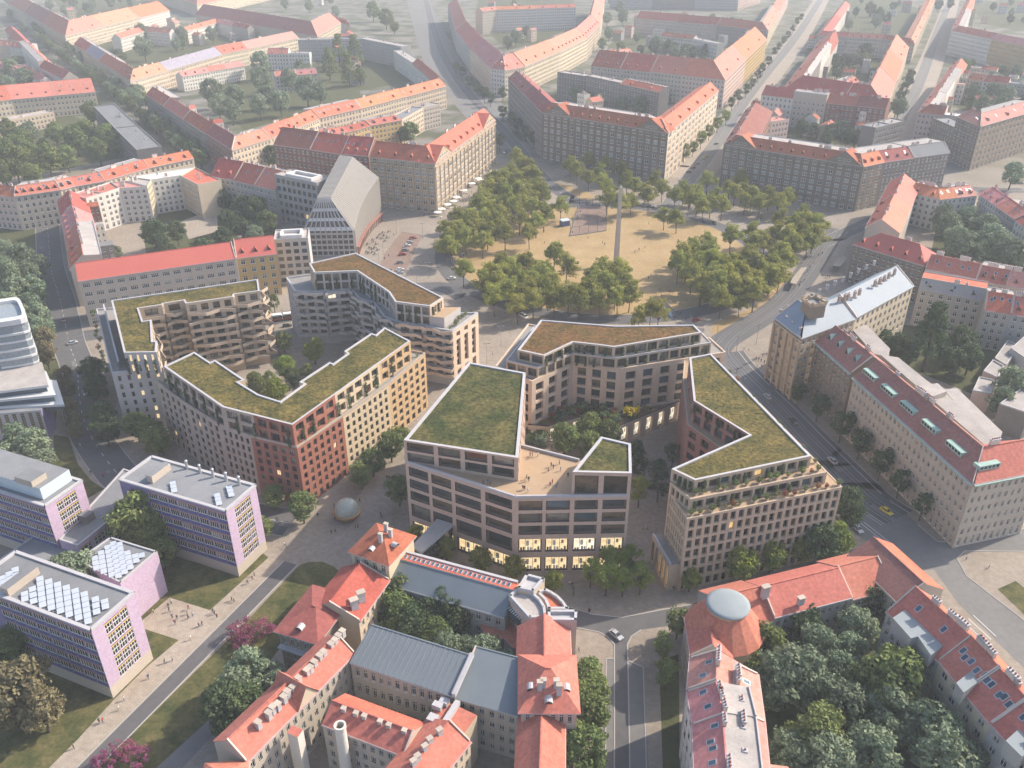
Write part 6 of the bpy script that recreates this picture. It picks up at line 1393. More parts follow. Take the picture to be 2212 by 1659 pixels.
# ------------------------------------------------------------------ trees and plants
def leafmat(name, c1, c2, c3, sc=.35, tr=.25):
    mt = bpy.data.materials.new(name); mt.use_nodes = True; N = mt.node_tree.nodes; L = mt.node_tree.links
    b = N['Principled BSDF']; b.inputs['Roughness'].default_value = .75; b.inputs['Specular IOR Level'].default_value = .25
    tc = N.new('ShaderNodeTexCoord'); nz = N.new('ShaderNodeTexNoise'); nz.inputs['Scale'].default_value = sc; nz.inputs['Detail'].default_value = 5; nz.inputs['Roughness'].default_value = .7
    L.new(tc.outputs['Object'], nz.inputs['Vector'])
    cr = N.new('ShaderNodeValToRGB'); e = cr.color_ramp.elements; e[0].position = .33; e[1].position = .68; e[0].color = (*c1,1); e[1].color = (*c3,1)
    k = cr.color_ramp.elements.new(.5); k.color = (*c2,1)
    L.new(nz.outputs['Fac'], cr.inputs[0])
    oi = N.new('ShaderNodeObjectInfo'); hs = N.new('ShaderNodeHueSaturation'); mv = N.new('ShaderNodeMapRange'); mv.inputs[3].default_value = .78; mv.inputs[4].default_value = 1.22
    L.new(oi.outputs['Random'], mv.inputs[0]); L.new(mv.outputs[0], hs.inputs['Value']); L.new(cr.outputs[0], hs.inputs['Color'])
    mh = N.new('ShaderNodeMapRange'); mh.inputs[3].default_value = .485; mh.inputs[4].default_value = .515
    ml = N.new('ShaderNodeMath'); ml.operation = 'MULTIPLY'; ml.inputs[1].default_value = 9.7; fr = N.new('ShaderNodeMath'); fr.operation = 'FRACT'
    L.new(oi.outputs['Random'], ml.inputs[0]); L.new(ml.outputs[0], fr.inputs[0]); L.new(fr.outputs[0], mh.inputs[0]); L.new(mh.outputs[0], hs.inputs['Hue'])
    L.new(hs.outputs[0], b.inputs['Base Color'])
    t = N.new('ShaderNodeBsdfTranslucent'); mx = N.new('ShaderNodeMixShader'); mx.inputs[0].default_value = tr
    L.new(hs.outputs[0], t.inputs[0]); L.new(b.outputs[0], mx.inputs[1]); L.new(t.outputs[0], mx.inputs[2]); L.new(mx.outputs[0], N['Material Output'].inputs[0])
    return mt
LEAF = dict(olive=leafmat('leaves_olive', (0.15, 0.175, 0.03), (0.29, 0.305, 0.06), (0.43, 0.41, 0.11), tr=.4), green=leafmat('leaves_green', (0.085, 0.125, 0.038), (0.17, 0.215, 0.068), (0.265, 0.305, 0.10)),
            dark=leafmat('leaves_dark', (0.042, 0.068, 0.032), (0.082, 0.12, 0.052), (0.135, 0.175, 0.075)), bright=leafmat('leaves_bright', (0.131, 0.189, 0.029), (0.232, 0.29, 0.051), (0.348, 0.392, 0.087)),
            blue=leafmat('leaves_hazed_bluegreen', (.125,.17,.105), (.21,.265,.165), (.32,.365,.23)), brown=leafmat('leaves_brownish', (.12,.10,.055), (.19,.16,.085), (.26,.225,.125)),  # bluegreen leaves are paled, haze put into their colour
            magenta=leafmat('blossom_magenta', (.24,.05,.12), (.36,.10,.20), (.47,.18,.29), tr=.3), yellow=leafmat('blossom_yellow', (.45,.32,.02), (.60,.45,.03), (.70,.56,.08)),
            red=leafmat('leaves_red', (.20,.04,.03), (.30,.07,.04), (.34,.12,.06)))
def leaves(b, c, r, n, size, mat, rr, flat=1.0):
    mi = b.mi(mat)
    for _ in range(n):
        d = Vector((rr.gauss(0,1), rr.gauss(0,1), rr.gauss(0,1)))
        if d.length < 1e-3: continue
        d.normalize(); q = d*(r*(.55+.5*rr.random()**.6)); q.z *= flat; p = c+q
        nn = (d*.9+Vector((rr.gauss(0,.6), rr.gauss(0,.6), rr.gauss(.25,.6)))).normalized()
        x = nn.cross(Vector((rr.gauss(0,1), rr.gauss(0,1), rr.gauss(0,1)))).normalized(); y = nn.cross(x)
        s = size*rr.uniform(.65,1.35); k = len(b.v)
        b.v += [p-x*s-y*s*.25, p+y*s*.55+nn*s*.12, p+x*s+y*s*.1, p-y*s*.6+nn*s*.1]; b.f.append((k,k+3,k+2,k+1)); b.m.append(mi)
def tree_meshes(kind, seed):
    rr = random.Random(seed); t = MB(); c = MB(); bk = m('bark')
    if kind == 'plaza':      # tall, airy, bare trunk and several lobes
        H_ = 17.0; lean = Vector((rr.uniform(-.5,.5), rr.uniform(-.5,.5), 0)); fork = 6.2
        t.tube([(0,0,-.2),lean*.3+Vector((0,0,3)),lean+Vector((0,0,fork))], [.34,.25,.21], bk, 7)
        lobes = []
        for i in range(11):
            a = 2*math.pi*i/7+rr.uniform(-.4,.4); up = i >= 7
            e = lean+Vector((math.cos(a)*(rr.uniform(3.0,5.2) if not up else rr.uniform(.5,2.6)), math.sin(a)*(rr.uniform(3.0,5.2) if not up else rr.uniform(.5,2.6)), rr.uniform(8.0,11.8) if not up else rr.uniform(12.6,15.6)))
            s = lean+Vector((0,0,fork-rr.uniform(0,.6))); mid = s.lerp(e,.5)+Vector((0,0,.7)); t.tube([s,mid,e], [.14,.09,.04], bk, 5); lobes.append(e)
            f = mid+Vector((rr.uniform(-1.5,1.5), rr.uniform(-1.5,1.5), rr.uniform(.6,2.2)))
            if rr.random() < .6: t.tube([mid,f], [.06,.03], bk, 4); lobes.append(f)
        for e in lobes:
            for k in range(4):
                o_ = e+Vector((rr.gauss(0,1.0), rr.gauss(0,1.0), rr.gauss(.15,.7))); leaves(c, o_, rr.uniform(1.1,2.0), 62, .42, LEAF['olive'], rr, .72)
    elif kind == 'round':    # broad dense broadleaf, 12 m
        t.tube([(0,0,-.2),(.1,0,2.2),(.15,.1,5)], [.34,.26,.16], bk, 6)
        for i in range(6):
            a = i*1.05; t.tube([(.1,0,2.6+i*.25),(math.cos(a)*2.4,math.sin(a)*2.4,5.6+.4*i)], [.14,.04], bk, 4)
        for i in range(46):
            a = rr.uniform(0,6.28); zz = rr.uniform(-1,1); rad = math.sqrt(max(0,1-zz*zz))*rr.uniform(.55,1.05)
            o_ = Vector((math.cos(a)*rad*3.9, math.sin(a)*rad*3.9, 7.4+zz*4.0)); leaves(c, o_, rr.uniform(.9,1.7), 72, .38, LEAF['green'], rr, .8)
    elif kind == 'street':   # small round street tree, 9 m
        t.tube([(0,0,-.2),(.05,0,2.4),(0,.1,5)], [.2,.15,.08], bk, 6)
        for i in range(5): a = i*1.3; t.tube([(0,0,2.5+.3*i),(math.cos(a)*1.6,math.sin(a)*1.6,4.8+.3*i)], [.08,.03], bk, 4)
        for i in range(26):
            a = rr.uniform(0,6.28); zz = rr.uniform(-1,1); rad = math.sqrt(max(0,1-zz*zz))*rr.uniform(.5,1.05)
            o_ = Vector((math.cos(a)*rad*2.3, math.sin(a)*rad*2.3, 5.7+zz*2.7)); leaves(c, o_, rr.uniform(.6,1.1), 60, .28, LEAF['dark'], rr, .85)
    elif kind == 'tall':     # big dense conical crown, 22 m
        t.tube([(0,0,-.2),(0,0,6),(.2,.1,16)], [.5,.4,.12], bk, 7)
        for i in range(70):
            h = rr.random()**.8; rad = (1-h)**.75*5.4*rr.uniform(.55,1.08)+.5; a = rr.uniform(0,6.28)
            o_ = Vector((math.cos(a)*rad, math.sin(a)*rad, 3.6+h*17.5)); leaves(c, o_, rr.uniform(1.0,1.8), 66, .42, LEAF['dark'], rr, .7)
    elif kind == 'shrub':    # many stemmed bush, 5 m
        for i in range(9): a = i*.7; t.tube([(0,0,-.1),(math.cos(a)*1.2,math.sin(a)*1.2,1.7),(math.cos(a)*2.4,math.sin(a)*2.4,3.6)], [.07,.05,.02], bk, 4)
        for i in range(34):
            a = rr.uniform(0,6.28); rad = rr.random()**.5*3.2; o_ = Vector((math.cos(a)*rad, math.sin(a)*rad, 2.0+rr.uniform(0,2.6)*(1-rad/5))); leaves(c, o_, rr.uniform(.4,.9), 46, .17, LEAF['magenta'], rr, .8)
    elif kind == 'bush':
        for i in range(5): a = i*1.3; t.tube([(0,0,-.1),(math.cos(a)*.5,math.sin(a)*.5,.7)], [.04,.02], bk, 4)
        for i in range(12):
            a = rr.uniform(0,6.28); rad = rr.random()**.5*1.1; o_ = Vector((math.cos(a)*rad, math.sin(a)*rad, .5+rr.uniform(0,1.0))); leaves(c, o_, rr.uniform(.35,.6), 34, .17, LEAF['dark'], rr, .8)
    return t.mesh('trunk'), c.mesh('crown')
TM = {}
def tmesh(kind, v, col):
    key = (kind, v, col)
    if key not in TM:
        if (kind, v) not in TM: TM[(kind, v)] = tree_meshes(kind, 100+v*17+len(kind))
        t_, c_ = TM[(kind, v)]; c2 = c_.copy(); c2.materials.clear(); c2.materials.append(LEAF[col]); TM[key] = (t_, c2)
    return TM[key]
HT = dict(plaza=11.0, round=9.0, street=5.7, tall=11.0, shrub=2.4, bush=.9)
NAME = dict(plaza='plane_tree', round='broadleaf_tree', street='street_tree', tall='tall_tree', shrub='flowering_shrub', bush='bush')
def tree(kind, col, p, label, group, s=1.0, base_px=False):
    t_, c_ = tmesh(kind, rnd.randrange(4), col)
    o = thing('garden_tree' if kind == 'round' and ('court' in label or 'garden' in label) else NAME[kind], label, 'shrub' if kind in ('shrub','bush') else 'tree', (p.x,p.y,p.z if base_px else 0), group)
    link('trunk', t_, o); link('crown', c_, o)
    o.rotation_euler.z = rnd.uniform(0,6.28); q = s*rnd.uniform(.9,1.1)*(1.2 if kind == 'round' else 1.0); o.scale = (q*rnd.uniform(.93,1.08), q*rnd.uniform(.93,1.08), q); return o
def grove(kind, col, t, centres, label, group, s=1.0):
    for c in centres:
        sc = c[2] if len(c) > 2 else s; q = at(t, c[0], c[1], HT[kind]*sc); co = c[3] if len(c) > 3 else col
        tree(kind, co, Vector((q.x,q.y,0)), label, group, sc)
G1 = 'trees on the sandy square'
grove('plaza','olive','v',[(960,130),(1060,240),(880,250),(720,370),(960,380),(1140,330),(660,470),(860,520),(1060,520),(1210,500),(740,600),(560,620),(940,640),(1120,640),(350,720),(620,740),(800,710),(980,750),(1230,720),(1400,620),(220,870),(335,900),(520,880),(650,890),(830,900),(1080,890),(205,1050)], 'tall airy plane tree in the clump by the cafe side of the square', G1)
grove('plaza','olive','v',[(400,1270),(610,1420),(800,1210),(900,1290),(740,1420),(1040,1250),(1130,1400),(1250,1290),(1335,1110),(1460,1240),(870,1500),(1030,1540),(1210,1480),(1340,1580),(1480,1560),(960,1640)], 'tall airy plane tree in the front left clump of the sandy square', G1, .95)
grove('plaza','olive','v',[(1830,1230),(2020,1300),(1740,1400),(1890,1430),(2060,1430),(1680,1500),(1810,1570),(1990,1560),(2110,1520),(1590,1600)], 'plane tree in the clump just below the obelisk', G1, .95)
grove('plaza','olive','w',[(260,1330),(330,1380),(150,1390)], 'plane tree in the clump just below the obelisk', G1, .85)
grove('plaza','olive','v',[(1500,190),(1690,150),(1850,190),(1570,270),(1690,330),(1800,290),(2010,260),(1840,400),(1910,450),(2080,370),(1880,560),(2030,600)], 'tall plane tree in front of the middle brown palace', G1, .95)
grove('plaza','olive','w',[(100,170),(200,200),(300,120),(370,190),(70,300),(240,270),(30,120)], 'tall plane tree in front of the middle brown palace', G1, .9)
grove('plaza','olive','w',[(570,210),(700,220),(490,270),(620,310),(760,370),(390,440),(510,470),(940,350),(880,250),(1010,190),(1110,110),(1220,270),(1390,260),(1550,280),(800,130),(1060,230)], 'plane tree in front of the right brown palace', G1, .9)
grove('plaza','olive','w',[(1500,470),(1690,430),(1230,590),(1850,560),(1700,590),(1560,650),(1450,620),(1810,640),(1030,650),(790,680),(1250,720),(1640,740),(1510,780),(1400,900),(1560,860),(1180,850),(1240,900),(1490,1000),(1400,1030)], 'plane tree in the clump along the tram street', G1, .98)
grove('plaza','olive','w',[(570,830),(660,760),(800,800),(520,910),(700,920),(880,900),(1030,900),(650,1010),(820,1000),(960,1050),(1100,980),(740,1120),(880,1120),(1040,1130),(930,1250),(1180,1120),(1250,1180),(1110,1280,.7)], 'plane tree in the dense right clump of the square', G1, .98)
grove('plaza','olive','v',[(1010,190),(820,310),(1060,330),(1180,420),(600,560),(780,470),(960,470),(1120,470),(840,600),(1030,600),(660,650),(480,770),(500,830),(430,960),(730,810),(1150,780),(270,960),(280,1060),(600,980)], 'tall airy plane tree in the clump by the cafe side of the square', G1)
grove('plaza','olive','v',[(680,1340),(830,1340),(970,1370),(1080,1480),(1180,1350),(1300,1430),(1120,1590),(720,1560)], 'tall airy plane tree in the front left clump of the sandy square', G1, .95)
grove('plaza','olive','w',[(760,900),(950,930),(1030,1000),(820,1180),(1150,1000),(1300,960),(1350,700),(1560,720),(1760,700),(1650,520),(1750,510),(600,900),(1250,1060)], 'plane tree in the dense right clump of the square', G1, .95)
grove('plaza','olive','v',[(1900,1330),(1960,1500),(1780,1320)], 'plane tree in the clump just below the obelisk', G1, .95)
grove('plaza','olive','w',[(640,230),(700,320),(830,330),(1130,200),(1160,300),(1300,320),(1470,330)], 'plane tree in front of the right brown palace', G1, .9)
G2 = 'street trees'
grove('street','dark','c',[(420,620,1.58),(460,585,1.58),(505,545,1.58),(545,500,1.58),(580,455,1.58),(610,410,1.58),(645,370,1.58),(680,310,1.58),(705,280,1.58),(735,245,1.58),(765,210,1.58),(795,170,1.58),(820,130,1.58),(845,100,1.58)], 'small dark round tree in the row along the upper avenue', G2)
grove('street','bright','c',[(125,930,1.5),(180,895,1.5),(230,850,1.5),(280,800,1.5),(330,755,1.5),(385,710,1.5)], 'young bright green tree in the row beside the middle palace', G2)
grove('street','dark','c',[(1430,650,1.85),(1455,600,1.85),(1475,550,1.85),(1500,500,1.85),(1515,455,1.85)], 'dark round tree in the short row of the right side street', G2)
grove('street','dark','b',[(760,400,1.72),(800,440,1.72),(845,490,1.72),(890,530,1.72),(935,570,1.72),(975,590,1.72),(1050,560,1.72)], 'dark tree in the row under the crescent', G2)
grove('street','dark','b',[(1050,680,1.58),(1100,710,1.58),(1140,760,1.58),(1190,800,1.58),(1240,845,1.58),(1030,860,1.45)], 'dark tree on the shaded side street left of the middle palace', G2)
grove('round','blue','a',[(60,80,1.12),(140,170,1.12),(220,220,1.12),(290,270,1.12),(350,310,1.12),(470,400,1.12),(500,340,1.12),(560,430,1.12),(620,470,1.12),(660,540,1.12),(700,510,1.12),(740,580,1.12),(800,590,1.12),(850,610,1.12),(930,710,1.06),(1010,760,1.06),(1070,810,0.92),(1130,850,0.92),(1190,890,0.92),(1250,930,0.79),(850,560,1.12),(420,330,1.12)], 'bluish tree lining the avenue at the upper left', G2, .85)
grove('street','dark','f',[(835,870,1.3),(955,965,1.35),(1100,1080,1.4),(1215,1185,1.4),(1345,1310,1.4),(1460,1420,1.4),(1600,1560,1.3)], 'dark street tree in front of the long brown roofed terrace', G2)
G3 = 'trees of the new quarter'
grove('round','green','o',[(1600,1165,.8),(1690,1070,.8),(1830,950,.85),(1900,880,.75),(1150,1430,.75),(925,1340,.7),(850,1580,.6),(1895,1300,.75)], 'leafy tree on the paved lane below the terracotta block', G3)
grove('round','olive','l',[(415,945,.55),(680,1030,.6),(935,1100,.55),(1240,1190,.6),(180,830,.5)], 'small tree before the lit ground floor of the office block', G3)
grove('street','bright','l',[(1530,1110,1.25),(1650,1170,1.25),(1780,1180,1.25),(1915,1160,1.3),(1660,1010,1.25),(1830,1020,1.25),(1720,1090,1.2)], 'bright green tree in the clump beside the office block corner', G3)
grove('round','bright','r',[(560,1190,.6),(1050,1060,.8),(1350,960,.85),(1600,880,.8),(1960,830,.8)], 'sunlit tree along the front of the arrow shaped block', G3)
grove('round','dark','r',[(1800,850,1.0),(2040,520,1.0)], 'dark tree at the street corner of the arrow shaped block', G3)
grove('round','green','p',[(665,1170,.85),(865,1050,.9),(1040,1090,.8),(870,1200,.8)], 'tree in the open court below the planted podium', G3)
grove('street','dark','p',[(1270,1240,1.2),(1300,1400,1.2),(1480,1530,1.5),(1600,1280,1.2),(1460,1420,1.2)], 'dark tree in the lane left of the arrow shaped block', G3)
grove('street','bright','p',[(1310,1610,1.2)], 'bright yellow green tree at the left corner of the arrow shaped block', G3)
grove('round','green','o',[(1010,340,.8,'bright'),(800,480,.75),(955,530,.8,'bright'),(1240,210,.9,'bright'),(1010,160,.7,'green'),(1180,390,.6),(900,450,.7,'green'),(1080,430,.6,'dark'),(555,300,.6,'bright')], 'tree in the green court between the apartment blocks', G3)
grove('tall','green','o',[(410,225,.55)], 'slender tree rising before the zigzag balconies', G3)
G4 = 'trees along the left street'
grove('round','dark','d',[(570,760,.95),(590,840,.95),(620,1020,1.0),(640,1100,.9)], 'dark tree on the pavement west of the terracotta block', G4)
grove('round','brown','d',[(270,540,.8),(275,650,.85),(390,770,.6),(405,860,.65),(425,960,.6),(455,1050,.65),(460,1110,.6)], 'olive tree in the row beside the white podium', G4)
grove('round','green','d',[(830,1080,.85),(920,1110,.9),(960,1180,.8),(990,1210,.5)], 'green tree on the pavement by the V shaped block corner', G4)
grove('street','green','d',[(1680,330,1.1),(1650,400,1.0)], 'tree behind the end of the zigzag balconies', G4)
grove('round','blue','d',[(30,40,1.3),(120,60,1.2),(60,160,1.3),(170,160,1.1),(210,250,1.1),(100,260,1.2),(40,330,1.1),(180,340,1.1),(230,420,1.0),(120,420,1.1),(240,110,.9),(20,130,1.2),(260,500,.8)], 'large bluish tree in the park above the white tower', 'park trees at the left edge')
grove('round','blue','d',[(90,1160,1.0),(200,1220,1.0),(260,1300,.9),(60,1270,1.0)], 'bluish tree below the white podium', 'park trees at the left edge')
G5 = 'trees of the lilac campus'
grove('round','green','j',[(1050,590,1.55),(1170,680,1.1),(1235,850,.8),(1090,720,1.0)], 'big tree in the courtyard of the lilac school blocks', G5)
grove('round','blue','k',[(600,170,1.25),(720,260,1.0),(500,140,.9)], 'grey green tree behind the solar panel roof', G5)
grove('round','brown','k',[(150,1000,1.35),(300,1180,1.0),(60,1180,1.0)], 'huge brownish tree at the bottom left corner', G5)
grove('round','green','k',[(90,680,1.0),(10,760,.9)], 'tree against the end of the nearest lilac block', G5)
grove('round','blue','k',[(1890,880,1.0),(2040,960,.8),(1830,1020,.9)], 'grey green tree on the lawn by the old school', G5)
grove('round','dark','k',[(1740,1160,1.05),(1880,1120,.9),(1760,1270,.8)], 'dark tree shading the lawn beside the old school', G5)
grove('shrub','magenta','g',[(1480,815,1.25),(1600,800,1.1),(1500,880,1.0)], 'magenta blossoming shrub beside the campus road', 'magenta shrubs')
grove('shrub','magenta','g',[(720,1560,1.1),(640,1620,1.0),(840,1590,.9)], 'magenta blossoming shrub at the bottom of the campus lawn', 'magenta shrubs')
G6 = 'trees in the old school garden'
grove('round','green','h',[(420,560,1.05,'green'),(390,700,.95,'green'),(500,600,.8),(350,640,.8)], 'sunlit green tree in the upper corner of the school garden', G6)
grove('round','dark','h',[(690,640,1.05),(590,700,.9),(640,820,.9,'green'),(760,720,.9),(560,800,.8),(480,760,.9)], 'dark tree in the middle of the school garden', G6)
grove('round','blue','h',[(700,890,.8),(830,910,.65),(930,960,.8),(1050,1040,.75),(990,1030,.7)], 'bluish tree in the lower corner of the school garden', G6)
grove('round','green','h',[(1560,1080,.9),(1570,1290,.95),(1540,1540,.95),(1600,1180,.7)], 'tree on the pavement right of the old school', G2)
grove('street','green','h',[(2130,750,1.2),(2045,900,1.1),(2060,1060,1.2)], 'small tree on the kerb left of the seminary', G2)
G7 = 'trees in the seminary garden'
grove('round','dark','i',[(870,730,1.0),(1270,620,.95),(800,790,.8),(1190,560,.7),(700,830,.6)], 'dark tree close to the seminary wall', G7)
grove('round','blue','i',[(1200,770,1.0),(960,890,1.0),(820,1060,1.35),(1080,1050,1.0),(1110,1250,1.1),(1130,940,.9),(700,1130,1.1),(940,1180,1.1)], 'blue green tree in the middle of the seminary garden', G7)
grove('round','green','i',[(620,910,.95),(1420,1090,1.35),(1340,1180,1.1),(950,1420,1.25),(540,1010,.8),(1500,1000,.9),(1260,1150,1.0)], 'large green tree in the seminary garden', G7)
grove('round','blue','i',[(1380,1330,1.1),(1290,1530,1.2),(1740,1560,1.35),(1640,1450,1.1),(1560,1350,1.0),(1000,1600,1.1),(1850,1620,1.0),(760,1560,1.0)], 'pale blue green tree near the bottom of the seminary garden', G7)
G8 = 'trees right of the hotel'
grove('tall','dark','f',[(1640,560,1.35)], 'very large dense conical tree behind the brown roofed terrace', G8)
grove('round','dark','f',[(1840,560,1.1),(1890,650,1.1),(1780,680,1.0),(1350,560,.9),(1440,600,.9),(1500,640,.9)], 'dark tree beside the very large conical tree', G8)
grove('round','blue','f',[(2150,830,1.2),(2090,930,1.0)], 'tree between the flat rear houses at the right edge', G8)
grove('round','blue','c',[(1760,1390,1.45),(1870,1320,1.32),(2010,1480,1.52),(1960,1410,1.32),(1890,1520,1.32),(2130,1570,1.45),(1720,1330,1.19),(1800,1480,1.32),(1750,1290,1.06)], 'bluish tree in the curved white right court', G8)
grove('round','blue','c',[(2030,560,1.45),(1900,550,1.32),(2120,580,1.45),(1960,630,1.32),(2160,540,1.32),(2150,1050,1.45)], 'hazy tree in the far right garden court', 'trees of the upper right courts')
grove('round','dark','c',[(1120,370,1.65),(1240,310,1.58),(1070,430,1.32),(1160,440,1.19),(1320,80,1.58),(1270,50,1.58),(1370,110,1.32)], 'dark tree in a court right of the avenue', 'trees of the upper right courts')
grove('round','dark','c',[(850,770,1.12),(920,790,1.06),(1040,800,1.19),(1130,830,1.06),(1240,820,1.19),(1000,840,0.92),(1180,840,0.92)], 'dark tree in the court of the right palace', 'trees of the upper right courts')
grove('round','dark','c',[(40,290,1.45),(110,250,1.45),(310,270,1.32),(250,300,1.19),(180,320,1.19),(1690,30,1.32),(1760,20,1.32)], 'dark tree in the upper middle court', 'trees of the upper right courts')
grove('round','blue','b',[(1990,270,1.58),(2100,310,1.45),(1500,570,1.32),(1650,620,1.32),(1890,650,1.32),(1780,640,1.06)], 'dark tree in the court behind the middle palace', 'trees of the upper right courts')
grove('round','blue','b',[(1130,220,1.58),(1200,180,1.45),(1080,250,1.32),(1770,40,1.58),(1790,100,1.58),(1690,110,1.32),(1700,200,1.32),(1660,260,1.32)], 'hazy tree by the crescent', 'trees of the upper left courts')
grove('round','green','b',[(480,810,1.19),(440,830,0.92)], 'tree in the ochre inner court', 'trees of the upper left courts')
grove('tall','green','a',[(2080,310,1.65),(2180,330,1.65),(2140,430,1.58),(2020,400,1.45)], 'tall hazy tree beside the grey block', 'trees of the upper left courts')
grove('round','green','b',[(250,60,2.11),(330,100,2.11),(380,150,1.58)], 'hazy tree at the edge of the wide street', 'trees of the upper left courts')
grove('round','blue','a',[(870,190,1.85),(880,290,1.85),(1110,210,1.58),(1080,260,1.32),(1300,210,1.45),(1600,390,1.98),(1600,480,1.85),(1860,440,1.72),(1880,530,2.11),(1440,570,1.98),(1300,560,1.85),(1590,640,1.58),(1720,610,1.72),(1420,670,1.58),(1640,580,1.58),(1780,480,1.58),(1340,640,1.45),(1960,560,1.58)], 'blue green tree in the wedge block garden', 'trees of the upper left courts')
grove('round','blue','a',[(60,420,1.58),(140,470,1.58),(40,510,1.45),(200,480,1.32),(110,380,1.32),(300,20,1.58),(450,15,1.58),(560,25,1.58),(680,10,1.58),(800,5,1.58),(400,60,1.32),(1750,15,1.58),(1900,30,1.58),(2060,60,1.58)], 'pale hazy tree near the top left edge', 'trees of the upper left courts')
grove('round','green','a',[(120,850,1.58),(50,780,1.32),(330,800,1.52),(460,850,1.58),(560,690,1.45),(520,780,1.32),(650,830,1.45),(720,880,1.19),(90,1000,1.72),(290,970,1.58),(180,930,1.45),(20,900,1.45),(400,950,1.45),(600,920,1.32),(20,1050,1.32),(200,1060,1.32)], 'tree in the park by the grey terrace', 'trees of the upper left courts')
grove('street','green','a',[(195,665,1.06),(280,655,1.06),(405,640,1.06),(500,620,1.06),(70,700,1.06)], 'little tree on the forecourt of the peach terrace', 'trees of the upper left courts')
grove('round','dark','a',[(950,1430,1.25),(1080,1410,1.06),(1010,1510,1.06),(1240,1530,1.06),(1370,1210,1.19),(1400,1340,1.12),(1490,1250,1.19),(1580,1290,1.19),(1640,1360,1.19,'green'),(1450,1180,1.06),(1560,1430,1.06,'blue'),(690,1560,0.92),(1600,1240,1.06),(1370,1440,1.06),(1670,950,1.19),(1480,1380,1.06)], 'dark tree in the court beside the white balcony houses', 'trees of the upper left courts')
av = random.Random(12)
for off in (-8.5, 8.5):
    l_ = offset_line(S7, off)
    for a, b in zip(l_, l_[1:]):
        k_ = max(1, int((b-a).length/10))
        for i in range(k_):
            c_ = a.lerp(b, (i+av.random()*.5)/k_)
            if free([c_+Vector((math.cos(q_),math.sin(q_)))*2.2 for q_ in range(6)]): tree('street', av.choice(('blue','green','dark')), Vector((c_.x,c_.y,0)), 'leafy avenue tree in the long double row at the upper left', G2, av.uniform(1.3,1.8))
for c_, wh_ in INFT: tree('round', rnd.choice(('blue','green','dark','blue')), Vector((c_.x,c_.y,0)), f'leafy tree in the {wh_}', 'trees of the far courts', rnd.uniform(.8,1.35))
# plants on roofs and terraces
gr = random.Random(5)
def garden(ps, z, what, n):
    xs = [p.x for p in ps]; ys = [p.y for p in ps]; k = 0; tries = 0; nn = len(ps)
    while k < n and tries < 4000:
        tries += 1; x, y = gr.uniform(min(xs),max(xs)), gr.uniform(min(ys),max(ys)); ins = False
        for i in range(nn):
            a, b = ps[i-1], ps[i]
            if (a.y > y) != (b.y > y) and x < (b.x-a.x)*(y-a.y)/(b.y-a.y)+a.x: ins = not ins
        if not ins: continue
        col = gr.choice(['dark','dark','green','green','red','brown','blue']); tree('bush', col, Vector((x,y,z)), f'planted bush in the {what} bed' if what == 'court' else 'dark mixed bush on the planted podium of the pale stone block', 'garden bushes', gr.uniform(.9,1.7), True); k += 1
garden(inset(GARDENS[0][0],1.2), GARDENS[0][1], 'podium', 60); garden(GARDENS[1][0], GARDENS[1][1], 'court', 26)
soil = MB(); soil.poly([(p.x,p.y,GARDENS[0][1]+.02) for p in inset(GARDENS[0][0],.8)], m('soil')); soil.poly([(p.x,p.y,GARDENS[1][1]+.02) for p in inset(GARDENS[1][0],.3)], m('soil')); o = soil.build('soil_bed'); o['kind'] = 'structure'
fy = at('p',1250,935,9.6)
for i in range(1): tree('bush', 'yellow', Vector((fy.x,fy.y,ZP-.2)), 'bright yellow blossoming bush on the planted podium', 'garden bushes', 2.3, True)
vm = []
for sd_ in range(3):
    rr = random.Random(sd_+40); b = MB(); w_ = MB(); w_.tube([(0,0,0),(.05,.02,.5),(-.03,.03,1)], [.03,.025,.015], m('bark'), 4)
    for i in range(16): leaves(b, Vector((rr.gauss(0,.16),rr.gauss(0,.14),i/16*1.0*6)), .42, 22, .2, LEAF['dark'], rr, .9)
    for q in b.v: q.z = q.z/6.0
    vm.append((w_.mesh('stem'), b.mesh('foliage')))
for (x, y, z, h, blk) in VINES:
    s_, f_ = rnd.choice(vm); o = thing('climbing_plant', f'climbing plant on an upper terrace of the {blk} block', 'climbing plant', (x,y,z), 'climbing plants on the terraces')
    link('stem', s_, o); link('foliage', f_, o); o.scale = (1,1,h)
def pot(red):
    p_ = MB(); p_.lathe([(.22,0),(.36,.5),(.38,.55),(.30,.55),(.28,.45)], (0,0,0), m('stack'), 10); f = MB(); rr = random.Random(9+red)
    for i in range(6): leaves(f, Vector((rr.gauss(0,.25),rr.gauss(0,.25),.95+rr.gauss(0,.2))), .45, 26, .16, LEAF['red'] if red and i < 4 else LEAF['green'], rr)
    return p_.mesh('pot'), f.mesh('foliage')
PM = [pot(0), pot(1)]
for (x, y, z, red, blk) in POTS:
    p_, f_ = PM[int(red)]; o = thing('potted_plant', f'{"red flowering" if red else "green"} potted plant on a terrace of the {blk} block', 'potted plant', (x,y,z), 'potted plants on the terraces')
    link('pot', p_, o); link('foliage', f_, o); k = rnd.uniform(.9,1.5); o.scale = (k,k,k)
